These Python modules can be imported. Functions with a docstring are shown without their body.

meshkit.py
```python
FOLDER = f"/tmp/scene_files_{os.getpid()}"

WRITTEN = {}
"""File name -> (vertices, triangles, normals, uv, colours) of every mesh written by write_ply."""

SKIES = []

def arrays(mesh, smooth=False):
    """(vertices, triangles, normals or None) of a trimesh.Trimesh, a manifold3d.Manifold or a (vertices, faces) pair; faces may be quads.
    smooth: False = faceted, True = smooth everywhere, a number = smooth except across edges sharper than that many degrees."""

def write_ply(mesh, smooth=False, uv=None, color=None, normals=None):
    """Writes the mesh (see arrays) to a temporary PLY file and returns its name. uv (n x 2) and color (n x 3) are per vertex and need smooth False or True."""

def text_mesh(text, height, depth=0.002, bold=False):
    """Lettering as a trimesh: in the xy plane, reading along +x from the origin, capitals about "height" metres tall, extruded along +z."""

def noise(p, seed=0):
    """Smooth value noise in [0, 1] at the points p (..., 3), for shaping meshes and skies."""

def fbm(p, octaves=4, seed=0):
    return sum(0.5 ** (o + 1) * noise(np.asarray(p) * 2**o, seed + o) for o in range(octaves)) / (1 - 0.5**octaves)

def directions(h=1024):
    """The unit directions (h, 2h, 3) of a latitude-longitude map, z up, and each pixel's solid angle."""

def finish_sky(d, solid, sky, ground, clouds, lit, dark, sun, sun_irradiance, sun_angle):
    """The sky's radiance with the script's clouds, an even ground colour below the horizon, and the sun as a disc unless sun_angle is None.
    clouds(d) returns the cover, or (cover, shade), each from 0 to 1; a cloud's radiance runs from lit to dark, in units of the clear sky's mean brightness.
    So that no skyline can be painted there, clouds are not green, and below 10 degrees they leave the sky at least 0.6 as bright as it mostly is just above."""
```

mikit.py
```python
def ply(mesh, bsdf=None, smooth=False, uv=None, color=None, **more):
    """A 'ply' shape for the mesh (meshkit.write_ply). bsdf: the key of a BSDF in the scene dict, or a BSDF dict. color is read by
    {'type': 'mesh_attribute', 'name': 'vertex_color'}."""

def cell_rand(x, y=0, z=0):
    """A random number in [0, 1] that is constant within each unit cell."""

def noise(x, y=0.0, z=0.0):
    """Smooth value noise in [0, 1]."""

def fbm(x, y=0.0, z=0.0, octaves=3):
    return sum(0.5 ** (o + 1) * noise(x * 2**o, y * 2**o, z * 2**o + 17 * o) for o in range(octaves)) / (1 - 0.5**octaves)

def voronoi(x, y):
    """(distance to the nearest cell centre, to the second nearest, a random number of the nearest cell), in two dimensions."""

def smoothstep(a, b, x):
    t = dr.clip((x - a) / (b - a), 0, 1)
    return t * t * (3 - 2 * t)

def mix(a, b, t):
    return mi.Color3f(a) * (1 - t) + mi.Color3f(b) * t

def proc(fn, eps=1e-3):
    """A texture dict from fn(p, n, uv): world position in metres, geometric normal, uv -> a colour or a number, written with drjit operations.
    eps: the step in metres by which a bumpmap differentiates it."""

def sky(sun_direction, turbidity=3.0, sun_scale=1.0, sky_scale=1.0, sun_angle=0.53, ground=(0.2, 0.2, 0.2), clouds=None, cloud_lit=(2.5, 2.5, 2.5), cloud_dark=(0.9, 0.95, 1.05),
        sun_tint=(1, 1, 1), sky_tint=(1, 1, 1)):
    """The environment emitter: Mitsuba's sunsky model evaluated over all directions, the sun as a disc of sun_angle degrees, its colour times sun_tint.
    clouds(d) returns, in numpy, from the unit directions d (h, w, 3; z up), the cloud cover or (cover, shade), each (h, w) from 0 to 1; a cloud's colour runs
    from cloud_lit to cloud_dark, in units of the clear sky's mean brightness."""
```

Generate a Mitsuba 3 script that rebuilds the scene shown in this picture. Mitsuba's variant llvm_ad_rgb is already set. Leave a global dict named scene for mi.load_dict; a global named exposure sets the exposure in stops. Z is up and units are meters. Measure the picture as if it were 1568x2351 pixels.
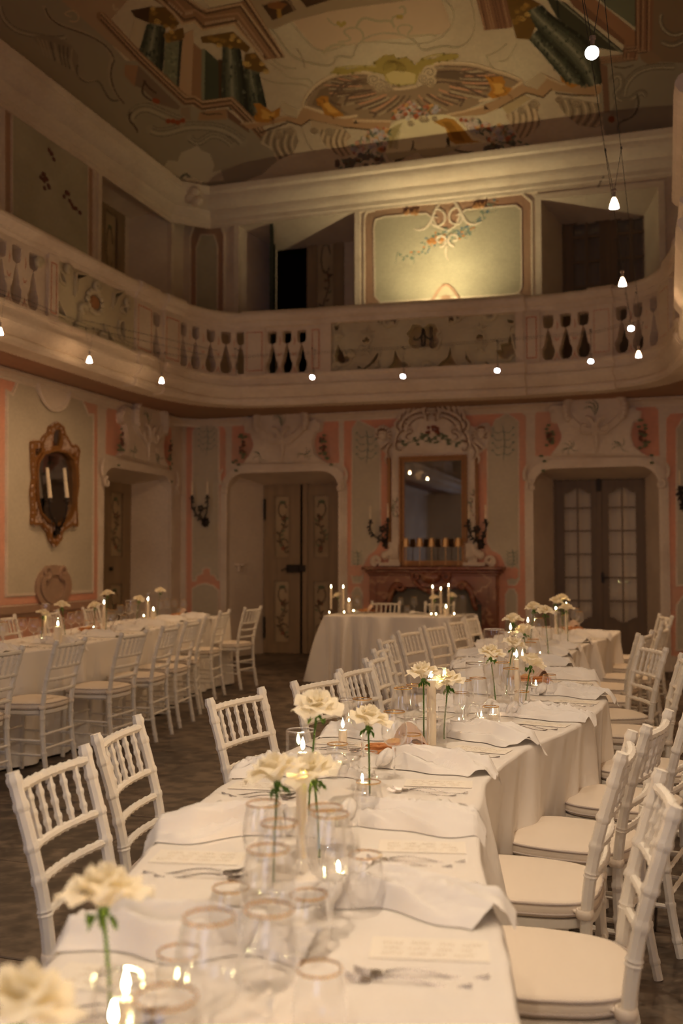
import math, random
import numpy as np
import trimesh
import mitsuba as mi
import drjit as dr
import mikit
import meshkit
from shapely.geometry import Polygon, LineString, Point, box as sbox
from shapely.ops import unary_union
from shapely import affinity
from scipy.interpolate import PchipInterpolator, CubicSpline

T = mi.ScalarTransform4f
scene, labels = {}, {}

# ---------------------------------------------------------------- camera
F, TH, PH = 2290.0, math.radians(18.04), math.radians(2.86)      # focal length in pixels of a 1568 x 2351 frame, yaw, pitch
EYE = np.array([0.0, 0.0, 1.40])
FW = np.array([-math.sin(TH) * math.cos(PH), math.cos(TH) * math.cos(PH), math.sin(PH)])
RT = np.array([math.cos(TH), math.sin(TH), 0.0])
UP = np.cross(RT, FW)
scene['camera'] = {'type': 'thinlens', 'fov': math.degrees(2 * math.atan(784 / F)), 'fov_axis': 'x', 'aperture_radius': 0.0062, 'focus_distance': 3.7,
                   'near_clip': 0.05, 'far_clip': 100.0,
                   'to_world': T().look_at(origin=EYE.tolist(), target=(EYE + FW).tolist(), up=[0, 0, 1])}
# ---------------------------------------------------------------- light
exposure = 3.0
K8 = 1 / 8.0                           # lights are given for exposure 0 and dimmed by the exposure's three stops
LAMP = [v * K8 for v in (4300.0, 3300.0, 2280.0)]        # radiance of a halogen lamp's opening, before each lamp's dimming
WARM = [v * K8 for v in (4300.0, 2680.0, 1420.0)]        # the dimmer, warmer lamps of the far rows
SHADE = [v * K8 for v in (30.0, 18.0, 9.0)]              # the frosted cone above it
FLAME = [v * K8 for v in (330.0, 190.0, 75.0)]
UPLIGHT = [v * K8 for v in (10.5, 8.3, 4.2)]
WINDOW_GLOW = [v * K8 for v in (1.15, 1.38, 1.95)]                 # cool glow of unseen windows behind the camera, placed to light surfaces facing it

# ---------------------------------------------------------------- measuring helpers
def ray(px, py): return FW + RT * (px - 784) / F + UP * (1175.5 - py) / F
def at_y(px, py, y): d = ray(px, py); return EYE + d * (y / d[1])
def at_x(px, py, x): d = ray(px, py); return EYE + d * (x / d[0])
def at_z(px, py, z): d = ray(px, py); return EYE + d * ((z - EYE[2]) / d[2])
def at_depth(px, py, Z): return EYE + ray(px, py) * Z
def proj(p):
    d = np.asarray(p, float) - EYE
    z = d @ FW
    return 784 + F * (d @ RT) / z, 1175.5 - F * (d @ UP) / z

# ---------------------------------------------------------------- naming helpers
COUNT = {}
def fresh(name):
    c = COUNT.get(name, 0)
    COUNT[name] = c + 1
    return name if c == 0 else f'{name}_{c:03d}'
def add(name, mesh, mat, smooth=False, parent=None, **kw):
    key = fresh((parent + '__' if parent else '') + name)
    scene[key] = mikit.ply(mesh, mat, smooth, **kw)
    return key
def lab(key, label=None, cat=None, group=None, kind=None):
    d = labels.setdefault(key, {})
    for k, v in (('label', label), ('category', cat), ('group', group), ('kind', kind)):
        if v: d[k] = v
    return key
def structure(name, mesh, mat, smooth=False, label=None):
    key = add(name, mesh, mat, smooth)
    lab(key, label, None, None, 'structure')
    return key
def proto(parts):
    """[(name, mesh, mat, smooth)] -> [(name, ply dict)]; names may hold __ for a sub-part."""
    return [(n, mikit.ply(m, mat, sm)) for n, m, mat, sm in parts]
def place(name, pr, M, label=None, cat=None, group=None):
    """one more copy of a thing: an entry per part under the copy's own key"""
    key = fresh(name)
    for n, d in pr:
        seg = n.split('__')
        k = key
        if len(seg) == 2:
            k = key + '__' + seg[0] + '__' + seg[1]
        else:
            k = key + '__' + n
        scene[k] = {**d, 'to_world': M}
    lab(key, label, cat, group)
    return key
def numbered(names):
    seen, out = {}, []
    for n in names:
        c = seen.get(n, 0); seen[n] = c + 1
        out.append(n if c == 0 else f'{n}_{c:03d}')
    return out
def TM(x, y, z, rz=0.0, s=1.0): return T().translate([x, y, z]).rotate([0, 0, 1], math.degrees(rz)).scale([s, s, s])

# ---------------------------------------------------------------- mesh helpers
def cat_(ms): return trimesh.util.concatenate([m for m in ms if m is not None and len(m.faces)])
def box(x0, x1, y0, y1, z0, z1): return trimesh.creation.box(bounds=[[x0, y0, z0], [x1, y1, z1]])
def cbox(x0, x1, y0, y1, z0, z1, c=0.004):
    """box with chamfered edges"""
    c = min(c, (x1 - x0) * .45, (y1 - y0) * .45, (z1 - z0) * .45)
    pts = []
    for x in (x0, x1):
        for y in (y0, y1):
            for z in (z0, z1):
                sx, sy, sz = (c if x == x0 else -c), (c if y == y0 else -c), (c if z == z0 else -c)
                pts += [(x, y + sy, z + sz), (x + sx, y, z + sz), (x + sx, y + sy, z)]
    return trimesh.convex.convex_hull(np.array(pts))
def hull(pts): return trimesh.convex.convex_hull(np.array(pts, float))
def polys(g):
    if g.is_empty: return []
    return [p for p in (g.geoms if hasattr(g, 'geoms') else [g]) if p.geom_type == 'Polygon' and p.area > 1e-7]
def ext(g, h, z=0.0):
    ms = []
    for p in polys(g):
        try: m = trimesh.creation.extrude_polygon(p.simplify(1e-5), h, engine='earcut')
        except Exception: continue
        m.apply_translation([0, 0, z]); ms.append(m)
    return cat_(ms) if ms else None
def relief(g, h, bev=0.012):
    """raised slab with a stepped soft edge"""
    a = ext(g, h * .55)
    b = ext(g.buffer(-bev), h * .45, h * .55)
    return cat_([m for m in (a, b) if m is not None])
def line_relief(pts, w, h, closed=False):
    l = LineString(list(pts) + ([pts[0]] if closed else []))
    return cat_([m for m in (ext(l.buffer(w / 2, join_style=2, cap_style=2), h * .5), ext(l.buffer(w * .27, join_style=2, cap_style=2), h)) if m is not None])
def tube(P, R, n=6, cap=True, flat=1.0, closed=False):
    P = np.asarray(P, float); m = len(P)
    R = np.full(m, R) if np.isscalar(R) else np.asarray(R, float)
    t = np.gradient(P, axis=0)
    if closed: t = np.roll(P, -1, 0) - np.roll(P, 1, 0)
    t /= np.linalg.norm(t, axis=1, keepdims=True) + 1e-12
    a = np.array([0, 0, 1.0]) if abs(t[0][2]) < .9 else np.array([1.0, 0, 0])
    u = np.cross(a, t[0]); u /= np.linalg.norm(u)
    ang = np.arange(n) * 2 * math.pi / n
    V = []
    for i in range(m):
        u = u - t[i] * (u @ t[i]); u /= np.linalg.norm(u) + 1e-12
        v = np.cross(t[i], u)
        V.append(P[i] + R[i] * (np.cos(ang)[:, None] * u + np.sin(ang)[:, None] * v * flat))
    V = np.vstack(V); Fc = []
    rng = range(m if closed else m - 1)
    for i in rng:
        j = (i + 1) % m
        for k in range(n):
            a0, b0 = i * n + k, i * n + (k + 1) % n
            a1, b1 = j * n + k, j * n + (k + 1) % n
            Fc += [(a0, b0, b1), (a0, b1, a1)]
    if cap and not closed:
        V = np.vstack([V, P[0], P[-1]])
        for k in range(n):
            Fc += [(m * n, (k + 1) % n, k), (m * n + 1, (m - 1) * n + k, (m - 1) * n + (k + 1) % n)]
    return trimesh.Trimesh(V, Fc, process=False)
def lathe(prof, n=20, cap=False):
    """profile [(r, z)] turned about z; open sheet unless it starts and ends on the axis"""
    prof = np.asarray(prof, float); ang = np.arange(n) * 2 * math.pi / n
    V = np.vstack([np.stack([r * np.cos(ang), r * np.sin(ang), np.full(n, z)], 1) for r, z in prof])
    Fc = []
    for i in range(len(prof) - 1):
        for k in range(n):
            a0, b0, a1, b1 = i * n + k, i * n + (k + 1) % n, (i + 1) * n + k, (i + 1) * n + (k + 1) % n
            if prof[i][0] > 1e-6: Fc.append((a0, b0, b1 if prof[i + 1][0] > 1e-6 else a1))
            if prof[i + 1][0] > 1e-6: Fc.append((a0, b1, a1))
    return trimesh.Trimesh(V, Fc, process=False)
def ell(c, r, n=1):
    m = trimesh.creation.icosphere(subdivisions=n)
    m.apply_scale(np.asarray(r, float) if not np.isscalar(r) else [r] * 3); m.apply_translation(c)
    return m
def smooth_path(P, n=24, closed=False):
    P = np.asarray(P, float)
    if closed: P = np.vstack([P, P[:1]])
    s = np.r_[0, np.cumsum(np.linalg.norm(np.diff(P, axis=0), axis=1))]
    cs = CubicSpline(s, P, bc_type='periodic' if closed else 'not-a-knot' if len(P) > 3 else 'natural')
    q = np.linspace(0, s[-1], n + 1 if closed else n)
    return cs(q)[:-1] if closed else cs(q)

# ---------------------------------------------------------------- wall planes
YB, XL, XR, YF = 13.5, -6.93, 1.20, -3.2          # back, left, right wall and the wall behind the camera
def M4(c0, c1, c2, o): m = np.eye(4); m[:3, 0], m[:3, 1], m[:3, 2], m[:3, 3] = c0, c1, c2, o; return m
BACK = M4([1, 0, 0], [0, 0, 1], [0, -1, 0], [0, YB, 0])      # (x, z, out into the room)
LEFT = M4([0, 1, 0], [0, 0, 1], [1, 0, 0], [XL, 0, 0])       # (y, z, out)
def on(m, mesh, out=0.0):
    if mesh is None: return None
    mesh = mesh.copy(); mesh.apply_translation([0, 0, out]); mesh.apply_transform(m); return mesh
def pb(*pts, y=None):
    """pixels of the photograph on the back wall's plane -> (x, z)"""
    return [tuple(at_y(px, py, YB if y is None else y)[[0, 2]]) for px, py in pts]
def pl(*pts, x=None): return [tuple(at_x(px, py, XL if x is None else x)[[1, 2]]) for px, py in pts]
def crop(pts, x0, y0, s): return [(x0 + a / s, y0 + b / s) for a, b in pts]

# ---------------------------------------------------------------- materials
def rgb(*c): return {'type': 'rgb', 'value': list(c)}
def prin(c, rough=.6, **k): return {'type': 'twosided', 'bsdf': {'type': 'principled', 'base_color': c if isinstance(c, dict) else rgb(*c), 'roughness': rough, **k}}
def diff(c): return {'type': 'twosided', 'bsdf': {'type': 'diffuse', 'reflectance': c if isinstance(c, dict) else rgb(*c)}}
def worn(c, c2, f=1.3, seedoff=0.0):
    def fn(p, n, uv):
        a = mikit.fbm(p.x * f + seedoff, p.y * f, p.z * f, 4)
        b = mikit.noise(p.x * 38, p.y * 38, p.z * 38)
        return mikit.mix(c, c2, mikit.smoothstep(.35, .75, a)) * (.93 + .12 * b)
    return mikit.proc(fn)
scene['mat_plaster'] = diff(worn((.74, .645, .55), (.63, .535, .45)))
scene['mat_stucco'] = diff(worn((.78, .69, .59), (.68, .58, .485), 2.1, 4.0))
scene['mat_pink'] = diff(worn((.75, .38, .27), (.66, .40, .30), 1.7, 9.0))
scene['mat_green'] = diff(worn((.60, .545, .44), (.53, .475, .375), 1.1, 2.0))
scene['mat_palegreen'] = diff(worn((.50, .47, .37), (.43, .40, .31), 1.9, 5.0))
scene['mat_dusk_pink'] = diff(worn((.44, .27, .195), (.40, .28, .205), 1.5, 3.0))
scene['mat_redline'] = diff((.50, .17, .09))
scene['mat_gilt_edge'] = diff((.42, .20, .07))
scene['mat_ceiling'] = diff(worn((.60, .50, .37), (.52, .41, .30), .9, 7.0))
scene['mat_paint'] = diff({'type': 'mesh_attribute', 'name': 'vertex_color'})
def floor_fn(p, n, uv):
    a = mikit.fbm(p.x * 11 + p.y * 4, p.y * 14 - p.x * 5, 0, 5)
    b = mikit.fbm(p.x * 1.1, p.y * 1.1, 3.0, 3)
    return mikit.mix((.050, .038, .030), (.175, .135, .10), mikit.smoothstep(.3, .75, a * .65 + b * .35))
def floor_bump(p, n, uv): return mikit.fbm(p.x * 17 + p.y * 6, p.y * 22 - p.x * 8, 0, 4)
scene['mat_floor'] = {'type': 'twosided', 'bsdf': {'type': 'bumpmap', 'arbitrary': mikit.proc(floor_bump, 2e-3), 'scale': .010,
                      'bsdf': {'type': 'principled', 'base_color': mikit.proc(floor_fn), 'roughness': .5, 'specular': .45}}}
def wood_fn(p, n, uv):
    a = mikit.fbm(p.x * 26 + 11, p.y * 26, p.z * 1.6, 4)
    return mikit.mix((.24, .17, .10), (.36, .26, .16), a)
scene['mat_doorwood'] = prin(mikit.proc(wood_fn), .55)
def dwood_fn(p, n, uv):
    a = mikit.fbm(p.x * 30 + 5, p.y * 30, p.z * 2.0, 3)
    return mikit.mix((.13, .085, .05), (.20, .135, .08), a)
scene['mat_darkwood'] = prin(mikit.proc(dwood_fn), .5)
scene['mat_doorpanel'] = diff(worn((.50, .40, .27), (.40, .31, .20), 3.0, 6.0))
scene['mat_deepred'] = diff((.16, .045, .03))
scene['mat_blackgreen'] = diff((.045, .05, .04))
scene['mat_iron'] = prin((.035, .026, .022), .5, metallic=.5)
def marble_fn(p, n, uv):
    w = mikit.fbm(p.x * 2.3, p.y * 2.3, p.z * 2.6, 4)
    v = dr.abs(dr.sin((p.x * 3 + p.z * 5 + w * 9) * 2.1))
    c = mikit.mix((.25, .078, .036), (.14, .045, .024), w)
    return mikit.mix(c, (.36, .22, .13), mikit.smoothstep(.90, 1.0, v) * .6)
scene['mat_marble'] = prin(mikit.proc(marble_fn), .35)
scene['mat_slate'] = diff((.17, .155, .13))
scene['mat_soot_dark'] = diff((.07, .055, .045))
scene['mat_gold'] = prin((.74, .45, .12), .16, metallic=1.0)
scene['mat_giltwood'] = prin((.30, .14, .042), .42, metallic=.35)
scene['mat_brass'] = prin((.62, .40, .20), .32, metallic=.8)
scene['mat_mirror'] = {'type': 'twosided', 'bsdf': {'type': 'conductor', 'specular_reflectance': rgb(.34, .35, .36)}}
scene['mat_white_wood'] = prin((.72, .69, .63), .38, specular=.4)
scene['mat_cushion'] = diff((.78, .70, .60))
scene['mat_piping'] = diff((.52, .46, .42))
scene['mat_cloth'] = diff((.80, .77, .73))
scene['mat_napkin'] = diff((.84, .82, .79))
scene['mat_card'] = diff((.86, .82, .74))
scene['mat_ink'] = diff((.60, .53, .43))
scene['mat_steel'] = {'type': 'twosided', 'bsdf': {'type': 'roughconductor', 'material': 'Cr', 'alpha': .16, 'specular_reflectance': rgb(.62, .60, .55)}}
scene['mat_sheet'] = {'type': 'thindielectric', 'int_ior': 1.45}
scene['mat_crystal'] = {'type': 'thindielectric', 'int_ior': 1.40}
scene['mat_glass'] = {'type': 'dielectric', 'int_ior': 1.5}
scene['mat_wax'] = prin((.88, .78, .60), .45)
scene['mat_wick'] = diff((.03, .02, .015))
scene['mat_petal'] = {'type': 'principledthin', 'base_color': rgb(.93, .88, .73), 'roughness': .7, 'diff_trans': .7}
scene['mat_stem'] = diff((.075, .15, .035))
scene['mat_bread'] = prin((.50, .20, .06), .6)
scene['mat_crust'] = prin((.60, .34, .12), .6)
scene['mat_plate'] = prin((.72, .70, .66), .25)
scene['mat_linen_pink'] = diff((.56, .42, .34))
scene['mat_wire'] = diff((.05, .045, .04))
scene['mat_chrome'] = prin((.35, .3, .28), .3, metallic=.8)
scene['mat_curtain'] = diff((.74, .64, .53))
scene['mat_shaded_curtain'] = diff((.22, .18, .15))  # shaded copy of the curtain, its shade in the colour to darken the gallery panes
scene['mat_night'] = diff((.05, .055, .07))
scene['mat_rust'] = diff((.38, .20, .10))
# ================================================================ ROOM SHELL
# floor of dark stone slabs: a bed and the slabs on it
structure('floor', box(XL - 1.6, XR + .6, YF - .3, YB + 1.9, -.2, -.012), 'mat_soot_dark', label='dark stone slab floor of the banquet hall')
rng = random.Random(4)
y = YF
SLABS = []
row = 0
while y < YB + 1.2:
    h = .78 + .22 * rng.random()
    x = XL - 1.2 + rng.random() * .5 - .5
    while x < XR + .4:
        w = .95 + .55 * rng.random()
        SLABS.append((x, min(x + w, XR + .5), y, y + h)); x += w
    y += h
for x0, x1, y0, y1 in SLABS:
    if x1 < XL - 1.1 or (y1 < -1.0) or (x1 < -4.2 and y1 < 3): continue
    t = rng.uniform(-.0025, .0015)
    add('slab', cbox(x0 + .004, x1 - .004, y0 + .004, y1 - .004, -.06, t, .004), 'mat_floor', parent='floor')
add('slab', cbox(XL, XR, YF, -1.0, -.06, -.001), 'mat_floor', parent='floor')

ZC = 6.82                     # top of the wall, where the cornice sits
ZG = 3.66                     # walking level of the gallery
def arch(s0, s1, z0, z1, r):
    return sbox(s0, z0, s1, z1 - r).union(sbox(s0 + r, z0, s1 - r, z1)).union(Point(s0 + r, z1 - r).buffer(r, 12)).union(Point(s1 - r, z1 - r).buffer(r, 12))
# openings in the back wall (x0, x1, z0, z1) and in the left wall (y0, y1, z0, z1)
DL = (-6.156, -4.424, -.05, 2.70)          # double door
DR = (-1.683, -.083, -.05, 2.64)           # glazed door
UL = (-6.00, -4.19, ZG, 6.42)              # gallery recesses
UR = (-1.545, -.03, ZG, 6.30)
FP = (-3.72, -2.42, -.05, 1.02)            # firebox
LY0, LY1 = at_x(235, 1250, XL)[1], at_x(391, 1250, XL)[1]
LZ = at_x(300, 1080, XL)[2]
UY0, UY1 = at_x(229, 480, XL)[1], at_x(390, 520, XL)[1]
UZ = at_x(229, 362, XL)[2]
back = sbox(XL - .1, -.1, XR + .3, ZC + .3)
for o, r in ((DL, .26), (DR, .26)): back = back.difference(arch(*o, r))
for o in (UL, UR, FP): back = back.difference(sbox(o[0], o[2], o[1], o[3]))
structure('wall_back', on(BACK, ext(back, .14), -.14), 'mat_plaster', label='back wall of the hall with pink and green stucco fields')
left = sbox(YF, -.1, YB + .1, ZC + .3).difference(arch(LY0, LY1, -.05, LZ, .24)).difference(sbox(UY0, ZG, UY1, UZ))
structure('wall_left', on(LEFT, ext(left, .14), -.14), 'mat_plaster', label='left wall of the hall with pink and green stucco fields')
structure('wall_right', box(XR, XR + .2, YF, YB + .1, -.1, ZC + .3), 'mat_plaster', label='plain right wall of the hall')
front = sbox(XL - .1, -.1, XR + .3, ZC + .3)
WF = [(-5.5, -3.7, .35, 3.0), (-.9, .9, .35, 3.0)]
for o in WF: front = front.difference(sbox(o[0], o[2], o[1], o[3]))
m = ext(front, .2); m.apply_transform(M4([1, 0, 0], [0, 0, 1], [0, -1, 0], [0, YF, 0]))
structure('wall_front', m, 'mat_plaster', label='wall behind the camera with tall unseen windows')
for i, o in enumerate(WF):
    g = [cbox(o[0], o[0] + .07, YF - .12, YF - .04, o[2], o[3]), cbox(o[1] - .07, o[1], YF - .12, YF - .04, o[2], o[3]), cbox(o[0], o[1], YF - .12, YF - .04, o[2], o[2] + .07),
         cbox(o[0], o[1], YF - .12, YF - .04, o[3] - .07, o[3]), cbox((o[0] + o[1]) / 2 - .04, (o[0] + o[1]) / 2 + .04, YF - .12, YF - .04, o[2], o[3])]
    g += [cbox(o[0], o[1], YF - .10, YF - .06, o[2] + k * (o[3] - o[2]) / 4 - .02, o[2] + k * (o[3] - o[2]) / 4 + .02) for k in (1, 2, 3)]
    k = structure(f'unseen_window_{i + 1}', cat_(g), 'mat_darkwood', label='tall dark casement, unseen behind the camera, its pane lighting what faces it')
    V = np.array([(o[0], YF - .14, o[2]), (o[1], YF - .14, o[2]), (o[1], YF - .14, o[3]), (o[0], YF - .14, o[3])])
    scene[k + '__pane'] = {**mikit.ply(trimesh.Trimesh(V, [(0, 2, 1), (0, 3, 2)], process=False), 'mat_curtain'), 'emitter': {'type': 'area', 'radiance': rgb(*WINDOW_GLOW), 'sampling_weight': 9.0}}  # glowing sheet of an out-of-view casement, lights surfaces facing the camera
# dark shells added behind the doors to block light and stand for unlit rooms
structure('wall_light_block_back', cat_([box(XL - 2.2, XR + .6, YB + 2.3, YB + 2.5, -.2, 9), box(XL - .1, XL - .0, YB + .1, YB + 2.3, -.2, 9), box(XR + .2, XR + .4, YB, YB + 2.4, -.2, 9),
          box(XL - 2.2, XR + .6, YB + .14, YB + 2.4, 7.0, 7.2), box(XL, XR, YB + .9, YB + 2.4, 3.2, 3.5)]), 'mat_soot_dark', label='dark shell added behind the back wall, blocking light and backing the open gallery door')
structure('wall_light_block_left', cat_([box(XL - 1.8, XL - 1.6, YF, YB + 2.4, -.2, 9), box(XL - 1.8, XL - .14, YF, YB + 2.4, 7.0, 7.2), box(XL - 1.7, XL - .14, YF - .1, YF, -.2, 7)]), 'mat_soot_dark', label='dark shell added behind the left wall to block light')

def reveal(mat, o, depth, splay, zdrop, top=True, wall='wall_back', side=('a', 'b'), floor_=False):
    """splayed jambs and soffit behind an opening"""
    s0, s1, z0, z1 = o
    a0, a1, zt = s0 + splay, s1 - splay, z1 - zdrop
    th = .10
    J = []
    J.append(hull([(s0 - .01, z0, 0), (s0 - th, z0, 0), (a0, z0, -depth), (a0 - th, z0, -depth), (s0 - .01, z1 + .05, 0), (s0 - th, z1 + .05, 0), (a0, zt + .05, -depth), (a0 - th, zt + .05, -depth)]))
    J.append(hull([(s1 + .01, z0, 0), (s1 + th, z0, 0), (a1, z0, -depth), (a1 + th, z0, -depth), (s1 + .01, z1 + .05, 0), (s1 + th, z1 + .05, 0), (a1, zt + .05, -depth), (a1 + th, zt + .05, -depth)]))
    S = [hull([(s0 - th, z1, 0), (s1 + th, z1, 0), (s0 - th, z1 + th, 0), (s1 + th, z1 + th, 0), (a0 - th, zt, -depth), (a1 + th, zt, -depth), (a0 - th, zt + th, -depth), (a1 + th, zt + th, -depth)])]
    for j in J: add('jamb', on(mat, j, -.02), 'mat_plaster', parent=wall)
    add('soffit', on(mat, S[0], -.02), 'mat_plaster', parent=wall)
    return a0, a1, zt
# ---- painted double door, lower back wall
def arabesque(cx, z0, z1, w, flip=1, seed=0, colour=True):
    """painted scrolling flower stem as thin strips: list of (poly, kind)"""
    r = random.Random(seed); out = []; H = z1 - z0
    top = [(cx + flip * w * .30 * math.cos(a), z0 + H * .80 + H * .13 * math.sin(a)) for a in np.linspace(.3, 5.6, 16)]
    stem = [(cx + flip * w * .22 * math.sin(q * 7.5 + .4), z0 + H * (.68 - .62 * q)) for q in np.linspace(0, 1, 18)]
    for P in (top, stem): out.append((LineString(P).buffer(.010), 0))
    for q in np.linspace(0, 1, 13):
        i = int(q * 17); x, z = stem[i]
        sgn = 1 if (i % 2) else -1
        out.append((affinity.rotate(affinity.scale(Point(x + sgn * w * .18, z).buffer(.022), 1.5, .7), sgn * 40), r.choice([0, 0, 1])))
    for k in range(6):
        a = k * 1.05
        out.append((Point(cx + flip * w * .05 + .02 * math.cos(a), z0 + H * .12 + .02 * math.sin(a)).buffer(.013), 2))
    for k in range(5): out.append((Point(cx + flip * w * (r.random() - .3) * .4, z0 + H * (.60 + .12 * r.random())).buffer(.018), r.choice([0, 2])))
    out.append((LineString([(cx + flip * w * .1 - w * .3 * math.cos(a), z0 + H * .22 + H * .06 * math.sin(a)) for a in np.linspace(-.2, 3.2, 10)]).buffer(.008), 0))
    out.append((affinity.scale(Point(cx, z0 + H * .93).buffer(.035), 1.6, .8), 1))
    return out
scene['mat_arab_0'] = diff((.13, .085, .05)); scene['mat_arab_1'] = diff((.17, .20, .12)); scene['mat_arab_2'] = diff((.27, .085, .05)); scene['mat_dark_blossom'] = diff((.17, .075, .055))
def plank_door(name, label, mat, s0, s1, z0, z1, t, panels, flip=1, seed=1, panel_mat='mat_doorpanel', frame_mat='mat_doorwood', deco=True, th=.05):
    """one painted leaf with sunken panels, in the plane `mat`, its face at `t`"""
    g = sbox(s0, z0, s1, z1)
    for (u0, u1, v0, v1) in panels: g = g.difference(sbox(u0, v0, u1, v1))
    leaf = add('leaf', on(mat, ext(g, th), t - th), frame_mat, parent=name)
    for i, (u0, u1, v0, v1) in enumerate(panels):
        k = add('panel', on(mat, ext(sbox(u0, v0, u1, v1), .02), t - th), panel_mat, parent=name)
        add('bead', on(mat, line_relief([(u0 + .012, v0 + .012), (u1 - .012, v0 + .012), (u1 - .012, v1 - .012), (u0 + .012, v1 - .012)], .024, .014, True), t - .012), frame_mat, parent=name)
        if deco:
            ar = arabesque((u0 + u1) / 2, v0 + .05, v1 - .05, (u1 - u0) * .8, flip, seed + i)
            for kind in (0, 1, 2):
                u = unary_union([p for p, q in ar if q == kind]).intersection(sbox(u0 + .03, v0 + .03, u1 - .03, v1 - .03))
                e = ext(u, .002)
                if e is not None: add('painted_stem' if kind == 0 else 'painted_leaf' if kind == 1 else 'painted_blossom', on(mat, e, t - th + .02), f'mat_arab_{kind}', parent=name)
DEP = .79
a0, a1, zt = reveal(BACK, DL, DEP, .25, .12)
YD = YB + DEP
zt = at_y(693, 1107, YD)[2]
mid = (a0 + a1) / 2
lab('door_1', 'left painted double door in the back wall, slightly ajar, with flower scroll panels', None, None, 'structure')
def dpx(x, y): return at_y(x, y, YD)[[0, 2]]
pz = [dpx(650, 1282)[1], dpx(650, 1137)[1], dpx(650, 1477)[1], dpx(650, 1331)[1]]
for s0, s1, fl in ((a0, mid - .02, 1), (mid + .02, a1, -1)):
    w = s1 - s0
    plank_door('door_1', '', BACK, s0, s1, 0.01, zt, -DEP + .03, [(s0 + w * .27, s0 + w * .73, pz[0], pz[1]), (s0 + w * .27, s0 + w * .73, max(.12, pz[2]), pz[3])], fl, 3)
add('astragal', on(BACK, cat_([cbox(mid + .03, mid + .11, .01, zt - .01, -DEP + .03, -DEP + .055)])), 'mat_doorwood', parent='door_1')
lx, lz = dpx(676, 1305)
add('lock_case', on(BACK, cat_([cbox(lx - .10, lx + .10, lz - .06, lz + .06, -DEP + .03, -DEP + .09), cbox(lx + .08, lx + .20, lz - .05, lz + .05, -DEP + .03, -DEP + .07)])), 'mat_iron', parent='door_1')
add('handle', on(BACK, tube([(lx - .08, lz, -DEP + .09), (lx - .08, lz, -DEP + .15), (lx - .16, lz - .035, -DEP + .15)], .011)), 'mat_iron', parent='door_1')
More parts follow.
